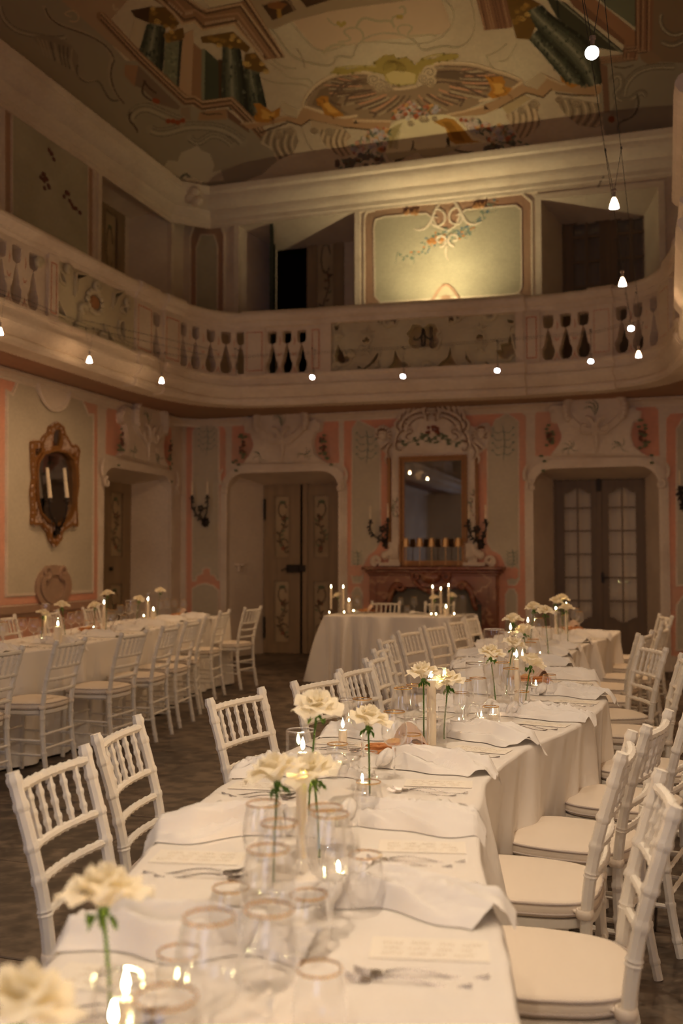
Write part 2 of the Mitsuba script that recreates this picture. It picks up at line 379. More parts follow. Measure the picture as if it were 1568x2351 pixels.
for hz in (dpx(607, 1170)[1], dpx(607, 1440)[1]):
    add('hinge', on(BACK, cat_([tube([(a0 + .02, hz - .16, -DEP + .045), (a0 + .02, hz + .16, -DEP + .045)], .018)])), 'mat_iron', parent='door_1')
add('frame', on(BACK, cat_([cbox(a0 - .02, a1 + .02, zt, zt + .2, -DEP - .1, -DEP + .0)])), 'mat_plaster', parent='door_1')
b = at_y(546, 1297, YB + .18)
add('wall_bracket', cat_([cbox(b[0] - .10, b[0] + .12, b[1] - .04, b[1] + .10, b[2] - .01, b[2] + .02), cbox(b[0] - .01, b[0] + .03, b[1], b[1] + .06, b[2] - .10, b[2])]), 'mat_plaster', parent='wall_back')
# ---- glazed double door, lower back wall
def glazed_door(name, label, o, zt, z0, rows, zrows, arch_h, muntin=.022, lattice_bottom=None, curtain='mat_curtain'):
    a0, a1 = o; mid = (a0 + a1) / 2
    lab(name, label, None, None, 'structure')
    for s0, s1 in ((a0, mid - .008), (mid + .008, a1)):
        w = s1 - s0; st = .105
        u0, u1 = s0 + st, s1 - st * .85
        v0, v1 = zrows[-1], zrows[0]
        def wave(z, up, n=18):      # serpentine head and foot of the glazing
            P = []
            for q in np.linspace(0, 1, n):
                P.append((u0 + (u1 - u0) * q, z + up * arch_h * (.5 - .5 * math.cos(2 * math.pi * min(max((q - .08) / .84, 0), 1))) ** .8))
            return P
        hole = Polygon(wave(v1, 1) + wave(v0, -1)[::-1])
        g = sbox(s0, z0, s1, zt).difference(hole)
        add('leaf', on(BACK, ext(g, .05), -DEP - .02), 'mat_darkwood', parent=name)
        add('leaf_molding', on(BACK, ext(hole.exterior.buffer(.014), .014), -DEP + .03), 'mat_darkwood', parent=name)
        xs = [u0, (u0 + u1) / 2, u1]; zs = [v1] + zrows[1:-1] + [v0]
        mz = [ext(LineString([((u0 + u1) / 2, v0 - arch_h), ((u0 + u1) / 2, v1 + arch_h)]).buffer(muntin * .5, cap_style=2).intersection(hole), .03)]
        add('muntin', on(BACK, mz[0], -DEP), 'mat_darkwood', parent=name)
        for z in zrows[1:-1]: add('muntin', on(BACK, ext(sbox(u0, z - muntin / 2, u1, z + muntin / 2), .03), -DEP), 'mat_darkwood', parent=name)
        for i in range(len(zs) - 1):
            for j in (0, 1):
                za, zb = (zs[i] if i else zs[i] + arch_h), (zs[i + 1] if i < len(zs) - 2 else zs[i + 1] - arch_h)
                cell = sbox(xs[j], zb, xs[j + 1], za).intersection(hole)
                for p in polys(cell):
                    v = np.array(p.exterior.coords)[:-1]; c = v.mean(0)
                    mm = trimesh.Trimesh(np.c_[np.vstack([v, c]), np.zeros(len(v) + 1)], [(k, (k + 1) % len(v), len(v)) for k in range(len(v))], process=False)
                    add('pane', on(BACK, mm, -DEP + .012), 'mat_sheet', parent=name)
        if lattice_bottom:
            b0, b1 = lattice_bottom
            add('raised_panel', on(BACK, relief(Polygon([(u0, b0), (u1, b0)] + [(u1 - (u1 - u0) * q, b1 - .10 + .10 * math.sin(math.pi * q) ** 2) for q in np.linspace(0, 1, 12)]), .02), -DEP + .03), 'mat_darkwood', parent=name)
    add('meeting_stile', on(BACK, cbox(mid - .035, mid + .035, z0, zt, -DEP + .03, -DEP + .05)), 'mat_darkwood', parent=name)
    add('frame', on(BACK, cat_([cbox(a0 - .03, a0, z0, zt + .03, -DEP - .06, -DEP + .05), cbox(a1, a1 + .03, z0, zt + .03, -DEP - .06, -DEP + .05), cbox(a0 - .03, a1 + .03, zt, zt + .16, -DEP - .06, -DEP + .01)])), 'mat_darkwood', parent=name)
    # curtain behind the panes
    X = np.linspace(a0 + .05, a1 - .05, 90); zz = [z0 + .05, zt - .05]
    V = np.array([(x, z, -DEP - .10 + .005 * math.sin(x * 30) + .003 * math.sin(x * 71)) for z in zz for x in X]); n = len(X)
    add('curtain', on(BACK, trimesh.Trimesh(V, [f for i in range(n - 1) for f in ((i, i + 1, n + i + 1), (i, n + i + 1, n + i))], process=False)), curtain, True, parent=name)
    return mid
a0, a1, zt = reveal(BACK, DR, DEP, .20, .10)
zt = at_y(1380, 1102, YD)[2]
zr = [dpx(1370, y)[1] for y in (1130, 1166, 1219, 1272.5, 1326, 1379.5, 1418)]
mid = glazed_door('door_2', 'glazed dark wood double door in the back wall with curtained panes', (a0 + .01, a1 - .01), zt, .01, 6, zr, .075, lattice_bottom=(.12, dpx(1370, 1455)[1]))
hx, hz = dpx(1384, 1326)
add('handle', on(BACK, cat_([cbox(hx - .02, hx + .02, hz - .07, hz + .07, -DEP + .05, -DEP + .06), tube([(hx, hz, -DEP + .05), (hx, hz, -DEP + .11), (hx + .09, hz, -DEP + .11)], .011)])), 'mat_iron', parent='door_2')
add('bolt', on(BACK, cbox(mid - .03, mid + .03, zt - .16, zt + .03, -DEP + .05, -DEP + .075)), 'mat_iron', parent='door_2')
# ---- upper left recess: one leaf open against the jamb, one closed
a0, a1, zt = reveal(BACK, UL, DEP, .28, .16)
zt = at_y(740, 518, YD)[2]
mid = at_y(706, 600, YD)[0]; s1 = at_y(790, 600, YD)[0]; s0 = at_y(624, 600, YD)[0]
lab('door_3', 'gallery double door in the back wall, one leaf open on a dark room', None, None, 'structure')
w = s1 - mid
plank_door('door_3', '', BACK, mid, s1, ZG, zt, -DEP + .03, [(mid + w * .24, mid + w * .76, ZG + .95, zt - .12), (mid + w * .24, mid + w * .76, ZG + .12, ZG + .75)], 1, 21)
R = M4([math.sin(.33), -math.cos(.33), 0], [0, 0, 1], [math.cos(.33), math.sin(.33), 0], [s0 + .02, YD - .02, 0])
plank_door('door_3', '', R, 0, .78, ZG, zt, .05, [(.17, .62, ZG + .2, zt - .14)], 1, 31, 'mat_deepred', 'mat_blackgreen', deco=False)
add('frame', on(BACK, cat_([cbox(a0 - .1, s0, ZG, zt + .3, -DEP - .08, -DEP), cbox(s1, a1 + .1, ZG, zt + .3, -DEP - .08, -DEP), cbox(a0 - .1, a1 + .1, zt, zt + .3, -DEP - .08, -DEP)])), 'mat_plaster', parent='door_3')
# ---- upper right recess: glazed door, dark
a0, a1, zt = reveal(BACK, UR, DEP, .22, .12)
g0, g1 = at_y(1297, 560, YD)[0], at_y(1497, 560, YD)[0]
zt = at_y(1400, 470, YD)[2]
zr = [at_y(1400, y, YD)[2] for y in (508, 540, 597, 654)] + [ZG + .35]
glazed_door('door_4', 'dark glazed double door in the gallery recess of the back wall', (g0, g1), zt, ZG, 4, zr, .09, .04, curtain='mat_shaded_curtain')
add('frame_lining', on(BACK, cat_([cbox(a0 - .1, g0 - .02, ZG, zt + .3, -DEP - .08, -DEP), cbox(g1 + .02, a1 + .1, ZG, zt + .3, -DEP - .08, -DEP), cbox(a0 - .1, a1 + .1, zt + .1, zt + .35, -DEP - .08, -DEP)])), 'mat_plaster', parent='door_4')
# ---- left wall recesses
DP = .57
a0, a1, zt = reveal(LEFT, (LY0, LY1, -.05, LZ), DP, .22, .12, wall='wall_left')
dz = at_x(265, 1096, XL - DP)[2]
d0, d1 = at_x(225, 1250, XL - DP)[1], at_x(296, 1250, XL - DP)[1]
lab('door_5', 'painted door in the lower recess of the left wall', None, None, 'structure')
w = d1 - d0
lp = [at_x(262, y, XL - DP)[2] for y in (1280, 1128, 1440, 1338)]
p0, p1 = at_x(249, 1250, XL - DP)[1], at_x(279, 1250, XL - DP)[1]
plank_door('door_5', '', LEFT, d0, d1, .01, dz, -DP + .03, [(p0, p1, lp[0], lp[1]), (p0, p1, .15, lp[3])], 1, 41)
add('handle', on(LEFT, ell((at_x(247, 1306, XL - DP)[1], at_x(247, 1306, XL - DP)[2], -DP + .06), .03)), 'mat_iron', parent='door_5')
add('frame', on(LEFT, cat_([cbox(a0 - .2, d0, 0, dz + .3, -DP - .1, -DP), cbox(d1, a1 + .2, 0, dz + .3, -DP - .1, -DP + .01), cbox(a0 - .2, a1 + .2, dz, dz + .4, -DP - .1, -DP)])), 'mat_plaster', parent='door_5')
a0, a1, zt = reveal(LEFT, (UY0, UY1, ZG, UZ), DP, .22, .2, wall='wall_left')
d0, d1 = at_x(215, 550, XL - DP)[1], at_x(283, 550, XL - DP)[1]
dz = at_x(270, 475, XL - DP)[2]
lab('door_6', 'dark painted door in the gallery recess of the left wall', None, None, 'structure')
plank_door('door_6', '', LEFT, d0, d1, ZG, dz, -DP + .03, [(d0 + (d1 - d0) * .3, d0 + (d1 - d0) * .75, ZG + .3, dz - .15)], 1, 51)
add('frame', on(LEFT, cat_([cbox(a0 - .2, d0, ZG, dz + .4, -DP - .1, -DP), cbox(d1, a1 + .2, ZG, dz + .4, -DP - .1, -DP + .01), cbox(a0 - .2, a1 + .2, dz, dz + .5, -DP - .1, -DP)])), 'mat_plaster', parent='door_6')
# ================================================================ STUCCO FIELDS
def field(wall, mat, pts, m, h=.012, edge=None, bev=.006, name='field', out=0.0):
    g = Polygon(pts).buffer(0) if not hasattr(pts, 'area') else pts
    add(name, on(mat, relief(g, h, bev), out), m, parent=wall)
    if edge:
        for p in polys(g):
            l = p.exterior
            e = cat_([q for q in (ext(l.buffer(edge / 2, join_style=2), .014), ext(l.buffer(edge * .25, join_style=2), .026)) if q is not None])
            add(name + '_molding', on(mat, e, out), 'mat_stucco', parent=wall)
def C(pts, x0, y0, s, f=pb): return f(*crop(pts, x0, y0, s))
W, L = 'wall_back', 'wall_left'
# pilaster with the sconce
field(W, BACK, pb((428, 985), (437, 968), (460, 962), (495, 962), (510, 975), (518, 990), (518, 1512), (428, 1519)), 'mat_pink', .010)
field(W, BACK, pb((444, 990), (455, 978), (474, 972), (474, 965), (490, 965), (493, 980), (503, 985), (504, 1332), (498, 1330), (496, 1322), (485, 1318), (484, 1305), (475, 1303), (466, 1307), (465, 1316), (452, 1322), (450, 1333), (443, 1333)), 'mat_green', .020, .03)
field(W, BACK, pb((443, 1352), (455, 1344), (472, 1340), (490, 1345), (502, 1356), (502, 1490), (443, 1495)), 'mat_green', .020, .03)
# overdoors: traced once on the left door, carried to the other doors
OD = C([(560, 640), (590, 600), (620, 560), (640, 520), (650, 480), (630, 420), (620, 380), (570, 370), (562, 290), (590, 255), (650, 258), (700, 275), (740, 300), (800, 385), (850, 440), (920, 480), (980, 460), (1030, 400), (1080, 320), (1130, 275), (1220, 240), (1235, 270), (1275, 280), (1260, 360), (1215, 370), (1195, 430), (1190, 480), (1210, 560), (1260, 610), (1310, 645)], 420, 900, 3.92)
ODP = C([(440, 640), (445, 300), (470, 265), (520, 255), (1360, 228), (1400, 260), (1405, 640)], 420, 900, 3.92)
c0x = -5.29; z_head = DL[3]
def scroll_tube(P, r0, r1=None, z=.03, n=22, k=6, flat=.8):
    P = smooth_path(np.array(P, float), n)
    P = np.c_[P, np.full(len(P), z)]
    R = np.linspace(r0, r1 if r1 is not None else r0, n)
    R = R * np.minimum(1, np.minimum(np.arange(n) + 1.2, n - np.arange(n) + .2) / 3)
    return tube(P, R, k, flat=flat)
def volute(c, r, turns, a0, w, hand=1, z=.03, n=26):
    P = [(c[0] + r * (1 - q * .82) * math.cos(a0 + hand * turns * 2 * math.pi * q), c[1] + r * (1 - q * .82) * math.sin(a0 + hand * turns * 2 * math.pi * q)) for q in np.linspace(0, 1, n)]
    P = np.c_[np.array(P), np.full(n, z)]
    return tube(P, np.linspace(w, w * .55, n), 5)
def overdoor(wall, mat, cx, head, sx=1.0, pink='mat_pink', flower_seed=0):
    tr = lambda P: [(cx + (x - c0x) * sx, z - z_head + head) for x, z in P]
    field(wall, mat, tr(ODP), pink, .008)
    field(wall, mat, tr(OD), 'mat_stucco', .10, None, .016, 'overdoor')
    add('overdoor_rim', on(mat, cat_([line_relief(tr(OD[8:20]), .08, .06)]), .085), 'mat_stucco', parent=wall)
    # round cartouche
    cc = tr(C([(915, 270)], 420, 900, 3.92))[0]
    rx, rz = .37 * sx, .29
    disc = affinity.scale(Point(cc).buffer(1, 24), rx, rz)
    ms = [ext(disc, .125), ext(disc.exterior.buffer(.032), .175)]
    ms += [on(np.eye(4), ell((0, 0, 0), (.06, .05, .03)), 0)]
    ms[-1].apply_translation([cc[0], cc[1] - rz, .17])
    for k in range(22):
        a = math.pi * (-.12 + 1.24 * k / 21)
        ms.append(ell((cc[0] + rx * 1.06 * math.cos(a), cc[1] + rz * 1.08 * math.sin(a), .17), (.05, .05, .06)))
    for s in (-1, 1):
        ms.append(volute((cc[0] + s * .13 * sx, cc[1] - rz * .82), .13, 1.1, math.pi / 2, .03, s, .17))
        ms.append(volute((cc[0] + s * rx * .5, cc[1] + rz * 1.12), .09, 1.0, -math.pi / 2, .028, s, .19))
        ms.append(scroll_tube([(cc[0] + s * rx * .2, cc[1] - rz * 1.0), (cc[0] + s * rx * .55, cc[1] - rz * .75), (cc[0] + s * rx * .95, cc[1] - rz * .15)], .05, .03, .14))
    ms.append(scroll_tube([(cc[0], cc[1] - rz), (cc[0] + .015, cc[1] - rz - .14), (cc[0], cc[1] - rz - .3)], .045, .01, .13))
    add('cartouche', on(mat, cat_(ms)), 'mat_stucco', 40, parent=wall)
    r = random.Random(5 + flower_seed)
    lv, fl = [], []
    for s in (-1, 1):
        bx, bz = cc[0] + s * .62 * sx, cc[1] - .36
        for k in range(9): fl.append(ell((bx + r.uniform(-.035, .035), bz + r.uniform(-.09, .09), .11), .019))
        for k in range(16): lv.append(ell((bx + r.uniform(-.05, .05) + s * .1 * max(0, k - 9) / 6, bz + r.uniform(-.16, .2) - (.3 * (k - 9) / 6 if k > 9 else 0), .104), (.03, .018, .012)))
        for k in range(7):
            a = r.uniform(0, 6.28)
            lv.append(scroll_tube([(cc[0] + s * .34 * sx, cc[1] - .5), (cc[0] + s * .34 * sx + .06 * math.cos(a), cc[1] - .5 + .05 * math.sin(a)), (cc[0] + s * .34 * sx + .13 * math.cos(a + .5), cc[1] - .5 + .11 * math.sin(a + .5))], .005, .004, .103, 6, 4))
    for k in range(6):
        a = 1.57 + r.uniform(-1.2, 1.2)
        lv.append(scroll_tube([(cc[0], cc[1] - .08), (cc[0] + .08 * math.cos(a), cc[1] + .08 * math.sin(a)), (cc[0] + .15 * math.cos(a + .6), cc[1] + .13 * math.sin(a + .4))], .005, .004, .128, 6, 4))
    add('flower_cluster', on(mat, cat_(fl)), 'mat_dark_blossom', parent=wall)
    add('vine', on(mat, cat_(lv)), 'mat_arab_1', parent=wall)
def door_frame(wall, mat, o, z_low=0.0, r=.26, k=1.0):
    s0, s1, z0, z1 = o
    P = [(s0, z_low), (s0, z1 - r)] + [(s0 - .09, z1 - r)] if False else [(s0 - .02, z_low), (s0 - .02, z1 - r)]
    P += [(s0 + r - (r + .02) * math.cos(a), z1 - r + (r + .02) * math.sin(a)) for a in np.linspace(.1, math.pi / 2, 8)]
    P += [(s1 - r + (r + .02) * math.cos(a), z1 - r + (r + .02) * math.sin(a)) for a in np.linspace(math.pi / 2, .1, 8)]
    P += [(s1 + .02, z1 - r), (s1 + .02, z_low)]
    l = LineString(P); hole = arch(s0, s1, z0 - .1, z1, r)
    ms = [ext(l.buffer(.10, join_style=2, cap_style=2).difference(hole), .03 * k), ext(l.buffer(.065, join_style=2, cap_style=2).difference(hole), .05 * k), ext(l.buffer(.025, join_style=2, cap_style=2).difference(hole), .065 * k)]
    add('door_molding', on(mat, cat_(ms)), 'mat_stucco', parent=wall)
    for s, x in ((-1, s0), (1, s1)):
        add('corner_scroll', on(mat, cat_([volute((x + s * .02, z1 - r + .02), .07, 1.1, math.pi / 2, .022, -s, .075), scroll_tube([(x + s * .1, z1 - r + .1), (x + s * .12, z1 - r + .22), (x + s * .06, z1 - r + .34)], .03, .012, .06)])), 'mat_stucco', 40, parent=wall)
overdoor(W, BACK, c0x, z_head)
overdoor(W, BACK, -.883, DR[3] + .02, .95, 'mat_pink', 1)
lcx = (LY0 + LY1) / 2
overdoor(L, LEFT, lcx, LZ, (LY1 - LY0) / 1.73, 'mat_pink', 2)
door_frame(W, BACK, DL); door_frame(W, BACK, DR); door_frame(L, LEFT, (LY0, LY1, -.05, LZ), r=.24, k=.3)
# chimney bay
bay = Polygon(pb((790, 968), (798, 961), (1195, 946), (1207, 956), (1208, 1510), (790, 1516))).difference(sbox(FP[0], FP[2], FP[1], FP[3]))
field(W, BACK, bay, 'mat_pink', .008)
field(W, BACK, pb((810, 985), (822, 965), (862, 985), (874, 1010), (874, 1240), (862, 1262), (845, 1275), (833, 1300), (833, 1330), (828, 1338), (812, 1338), (808, 1320)), 'mat_green', .016, .025)
field(W, BACK, pb((1120, 1010), (1138, 965), (1165, 950), (1190, 968), (1192, 1330), (1184, 1342), (1168, 1342), (1163, 1300), (1150, 1272), (1130, 1262), (1120, 1245)), 'mat_green', .016, .025)
for pts in (((809, 1362), (817, 1349), (826, 1349), (832, 1362), (832, 1480), (809, 1480)), ((1162, 1366), (1169, 1353), (1180, 1353), (1187, 1366), (1187, 1480), (1162, 1480))):
    field(W, BACK, pb(*pts), 'mat_green', .016, .025)
for cx, cy in ((820, 1310), (1175, 1316)):
    x, z = pb((cx, cy))[0]
    add('quatrefoil', on(BACK, ext(unary_union([Point(x + .04 * i, z + .03 * j).buffer(.05) for i in (-1, 1) for j in (-1, 1)]), .012), .016), 'mat_pink', parent=W)
field(W, BACK, pb((1530, 962), (1540, 950), (1700, 944), (1700, 1512), (1530, 1512)), 'mat_pink', .010)
field(W, BACK, pb((1554, 985), (1570, 960), (1660, 955), (1660, 1320), (1585, 1322), (1575, 1342), (1554, 1344)), 'mat_green', .020, .03)
field(W, BACK, pb((1554, 1390), (1570, 1368), (1660, 1360), (1660, 1490), (1554, 1492)), 'mat_green', .020, .03)
# little painted flower sprays on the green fields
def spray(wall, mat, c, s=1.0, seed=0, up=1, out=.022):
    r = random.Random(seed); ms, fl = [], []
    for k in range(4):
        x0, z0 = c[0], c[1] - up * k * .10 * s
        for sg in (-1, 1):
            ms.append(scroll_tube([(x0, z0), (x0 + sg * .07 * s, z0 - up * .03 * s), (x0 + sg * .13 * s, z0 + up * .03 * s)], .005, .003, .003, 7, 4))
            ms.append(ell((x0 + sg * .14 * s, z0 + up * .04 * s, .002), (.018 * s, .012 * s, .003)))
    ms.append(scroll_tube([(c[0], c[1] + .08 * s), (c[0] + .02, c[1] - .1 * s), (c[0], c[1] - .42 * s * up)], .006, .004, .003, 12, 4))
    add('vine', on(mat, cat_(ms), out), 'mat_vine', parent=wall)
scene['mat_vine'] = diff((.20, .27, .22))
for i, (x, y, s) in enumerate(((476, 988, .9), (842, 1000, 1.0), (1155, 990, 1.0), (820, 1268, .5), (1176, 1268, .5))):
    spray(W, BACK, pb((x, y))[0], s, i)
# ---- left wall, lower field
lf = C([(-120, 20), (150, 15), (420, 40), (600, 130), (830, 290), (835, 1962), (-120, 2025)], 0, 850, 3.733, pl)
field(L, LEFT, lf, 'mat_pink', .008)
field(L, LEFT, C([(50, 185), (95, 210), (125, 145), (150, 75), (200, 110), (290, 140), (340, 90), (440, 60), (540, 90), (580, 180), (620, 235), (690, 255), (725, 330), (745, 385), (790, 385), (785, 1893), (45, 1928)], 0, 850, 3.733, pl), 'mat_green', .018, .05)
ms = []
cy, cz = pl((118, 1347))[0]
disc = affinity.scale(Point(cy, cz).buffer(1), .24, .17)
add('cartouche', on(LEFT, cat_([ext(disc, .03), ext(disc.exterior.buffer(.03), .06), volute((cy - .17, cz + .17), .09, 1.1, -1.5, .03, 1, .05), volute((cy + .17, cz + .17), .09, 1.1, -1.5, .03, -1, .05), ext(affinity.scale(disc, 1.35, 1.3).exterior.buffer(.035), .045)])), 'mat_dusk_pink', 40, parent=L)
add('cartouche_field', on(LEFT, ext(affinity.scale(disc, .85, .85), .036)), 'mat_dusk_pink', parent=L)
cy, cz = pl((118, 880))[0]
add('cartouche', on(LEFT, cat_([ext(affinity.scale(Point(cy, cz).buffer(1), .36, .30), .05), volute((cy - .3, cz + .22), .16, 1.2, -1.5, .04, 1, .06), volute((cy + .3, cz + .22), .16, 1.2, -1.5, .04, -1, .06), scroll_tube([(cy - .35, cz), (cy - .2, cz - .25), (cy, cz - .33)], .03, .03, .05), scroll_tube([(cy + .35, cz), (cy + .2, cz - .25), (cy, cz - .33)], .03, .03, .05)])), 'mat_stucco', 40, parent=L)
# dado rail and dado
zr0, zr1 = at_x(115, 1386, XL)[2], at_x(115, 1398, XL)[2]
add('dado_rail', cat_([box(XL, XL + .07, YF, LY0 - .12, zr1 - .02, zr0), box(XL, XL + .045, YF, LY0 - .12, zr1 - .07, zr1 - .02)]), 'mat_dusk_pink', parent=L)
add('dado', box(XL, XL + .02, YF, LY0 - .12, .0, zr1 - .07), 'mat_pink', parent=L)
structure('baseboard_left', cat_([cbox(XL, XL + .04, YF, LY0 - .14, 0, .18)]), 'mat_dusk_pink', label='pinkish skirting along the left wall')
structure('baseboard_back', cat_([cbox(DL[1] + .12, FP[0] - .5, YB - .035, YB, 0, .2), cbox(FP[1] + .5, DR[0] - .12, YB - .035, YB, 0, .2), cbox(XL, DL[0] - .12, YB - .035, YB, 0, .2), cbox(DR[1] + .12, XR, YB - .035, YB, 0, .2)]), 'mat_plaster', label='skirting along the back wall')
# ---- upper fields
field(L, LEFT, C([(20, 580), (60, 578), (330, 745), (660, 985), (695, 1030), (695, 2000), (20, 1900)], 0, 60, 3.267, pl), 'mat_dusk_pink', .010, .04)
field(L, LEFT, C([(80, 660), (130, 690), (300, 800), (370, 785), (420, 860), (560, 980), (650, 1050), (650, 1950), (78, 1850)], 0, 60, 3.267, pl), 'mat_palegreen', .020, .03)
fl = []
r = random.Random(3)
for (x, y, n) in ((385, 970, 4), (310, 1130, 7), (335, 1195, 3), (490, 1275, 6), (535, 1350, 4), (580, 1420, 2)):
    p = C([(x, y)], 0, 60, 3.267, pl)[0]
    for k in range(n): fl.append(ell((p[0] + r.uniform(-.08, .08), p[1] + r.uniform(-.05, .05), .022), (.035, .028, .006)))
add('painted_blossom', on(LEFT, cat_(fl)), 'mat_dark_blossom', parent=L)
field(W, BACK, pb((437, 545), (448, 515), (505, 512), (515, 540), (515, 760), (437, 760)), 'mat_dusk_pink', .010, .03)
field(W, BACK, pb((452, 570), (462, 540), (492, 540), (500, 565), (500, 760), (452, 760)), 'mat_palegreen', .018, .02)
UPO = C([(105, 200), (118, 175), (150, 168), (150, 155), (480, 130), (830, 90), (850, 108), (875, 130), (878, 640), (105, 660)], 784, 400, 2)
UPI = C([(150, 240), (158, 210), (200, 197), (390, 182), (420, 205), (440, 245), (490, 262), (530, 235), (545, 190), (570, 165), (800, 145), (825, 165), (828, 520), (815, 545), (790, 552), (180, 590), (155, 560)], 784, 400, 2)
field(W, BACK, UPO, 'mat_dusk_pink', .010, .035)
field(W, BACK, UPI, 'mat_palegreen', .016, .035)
cx, cz = C([(485, 70)], 784, 400, 2)[0]
ms = [ext(affinity.scale(Point(cx, cz).buffer(1), .17, .20), .04)]
for k in range(9):
    a = math.pi * (.04 + .92 * k / 8)
    ms.append(scroll_tube([(cx + .05 * math.cos(a), cz - .05 + .05 * math.sin(a)), (cx + .2 * math.cos(a), cz - .02 + .19 * math.sin(a)), (cx + .30 * math.cos(a * .9 + .15), cz + .20 * math.sin(a))], .035, .03, .05))
for s in (-1, 1):
    ms += [volute((cx + s * .30, cz - .10), .10, 1.2, math.pi / 2, .025, -s, .05), volute((cx + s * .15, cz - .42), .15, 1.1, math.pi / 2, .02, s, .045), volute((cx + s * .10, cz - .72), .10, 1.1, -math.pi / 2, .02, -s, .045),
           scroll_tube([(cx + s * .10, cz - .2), (cx + s * .2, cz - .36), (cx + s * .28, cz - .5), (cx + s * .48, cz - .52)], .022, .014, .045)]
ms.append(scroll_tube([(cx, cz - .8), (cx - .02, cz - .92), (cx + .02, cz - 1.02)], .02, .006, .045))
cm = cat_(ms); cm.vertices[:, 2] = .012 + (cm.vertices[:, 2] - .012) * .38
add('crest', on(BACK, cm), 'mat_stucco', 40, parent=W)
cx, cz = C([(480, 555)], 784, 400, 2)[0]
add('shell', on(BACK, cat_([ell((cx, cz - .12, .014), (.12, .12, .02), 2), scroll_tube([(cx - .3, cz - .2), (cx - .18, cz - .05), (cx, cz + .14), (cx + .18, cz - .05), (cx + .3, cz - .2)], .02, .02, .03)])), 'mat_dusk_pink', 40, parent=W)
# garland painted on the lit panel
scene['mat_blue'] = diff((.14, .22, .28)); scene['mat_orange'] = diff((.55, .26, .10))
r = random.Random(8); gl, gb, go = [], [], []
P = smooth_path(np.array(C([(280, 385), (380, 345), (440, 300), (490, 280), (530, 275), (600, 245), (640, 200), (665, 150), (720, 140)], 784, 400, 2)), 60)
for i, (x, z) in enumerate(P):
    w = .05 + .05 * math.exp(-((i - 24) / 12) ** 2)
    for k in range(3 if 14 < i < 40 else 1):
        c = (x + r.uniform(-w, w), z + r.uniform(-w, w), .018)
        (gl if r.random() < .5 else gb if r.random() < .6 else go).append(ell(c, (r.uniform(.012, .028), r.uniform(.010, .02), .004)))
    if i % 4 == 0: gl.append(scroll_tube([(x, z), (x + r.uniform(-.1, .1), z + r.uniform(-.08, .08)), (x + r.uniform(-.17, .17), z - r.uniform(.02, .12))], .006, .003, .018, 6, 4))
for k in range(9): go.append(ell((P[20][0] + r.uniform(-.12, .12), P[20][1] + r.uniform(-.05, .05), .02), (.034, .03, .006)))
for m_, n_ in ((gl, 'mat_vine'), (gb, 'mat_blue'), (go, 'mat_orange')): add('painted_garland', on(BACK, cat_(m_)), n_, parent=W)
for c in C([(300, 180), (330, 180), (345, 182), (615, 150), (630, 150), (650, 148)], 784, 400, 2): add('bird_ornament', on(BACK, cat_([ell((*c, .035), (.04, .035, .02)), ell((c[0] + .03, c[1] + .035, .035), .018)])), 'mat_rust', True, parent=W)
c = C([(1188, 30)], 784, 400, 2)[0]
add('wall_hook', on(BACK, cat_([tube([(c[0] - .1, c[1] - .03, .02), (c[0] + .1, c[1] + .04, .03)], .008), tube([(c[0] - .03, c[1] - .09, .02), (c[0] + .05, c[1] + .05, .04)], .008), ell((c[0] + .04, c[1] + .02, .03), .02)])), 'mat_iron', parent=W)
# mouldings round the gallery recesses
for mat, wall, (s0, s1, z0, z1) in ((BACK, W, UL), (BACK, W, UR), (LEFT, L, (UY0, UY1, ZG, UZ))):
    P = [(s0 - .02, z0), (s0 - .02, z1 + .02), (s1 + .02, z1 + .02), (s1 + .02, z0)]
    add('recess_molding', on(mat, ext(LineString(P).buffer(.06, join_style=2, cap_style=2).difference(sbox(s0, z0 - .1, s1, z1)), .03)), 'mat_stucco', parent=wall)
# ================================================================ CORNICE under the vault
PR = [(0, 6.42), (.03, 6.42), (.03, 6.46), (.045, 6.48), (.045, 6.54), (.07, 6.57), (.095, 6.62), (.095, 6.67), (.14, 6.70), (.19, 6.76), (.21, 6.82), (.21, 6.87), (.24, 6.90), (.25, 6.95), (.25, 6.98), (0, 7.0)]
def moulding_run(prof, pts):
    """profile (out, z) carried along a plan line with mitred corners; out is to the right of the line's direction"""
    pts = np.asarray(pts, float); n = len(pts); d = np.diff(pts, axis=0); d /= np.linalg.norm(d, axis=1, keepdims=True)
    nr = np.c_[d[:, 1], -d[:, 0]]
    V = []
    for i in range(n):
        if i == 0: k = nr[0]
        elif i == n - 1: k = nr[-1]
        else:
            k = nr[i - 1] + nr[i]; k = k / (k @ nr[i])
        V.append([(pts[i][0] + o * k[0], pts[i][1] + o * k[1], z) for o, z in prof])
    V = np.array(V); m = len(prof); Fc = []
    for i in range(n - 1):
        for j in range(m - 1):
            a, b, c, e = i * m + j, (i + 1) * m + j, (i + 1) * m + j + 1, i * m + j + 1
            Fc += [(a, b, c), (a, c, e)]
    return trimesh.Trimesh(V.reshape(-1, 3), Fc, process=False)
PLAN = [(XL, YF), (XL, YB - .45), (XL + .45, YB), (XR - .35, YB), (XR, YB - .35), (XR, YF)]
structure('trim_1', moulding_run(PR, PLAN), 'mat_stucco', 30, label='cream plaster cornice below the painted vault')
ms = []
for k, (x, y) in enumerate(((438, 455), (452, 462), (425, 440), (445, 440))):
    p = at_y(x, y, YB - .42); ms.append(ell(p, (.10, .06, .08)))
add('corner_ornament', cat_(ms + [tube([at_y(434, 430, YB - .35), at_y(436, 470, YB - .35)], [.1, .03])]), 'mat_stucco', True, parent='trim_1')
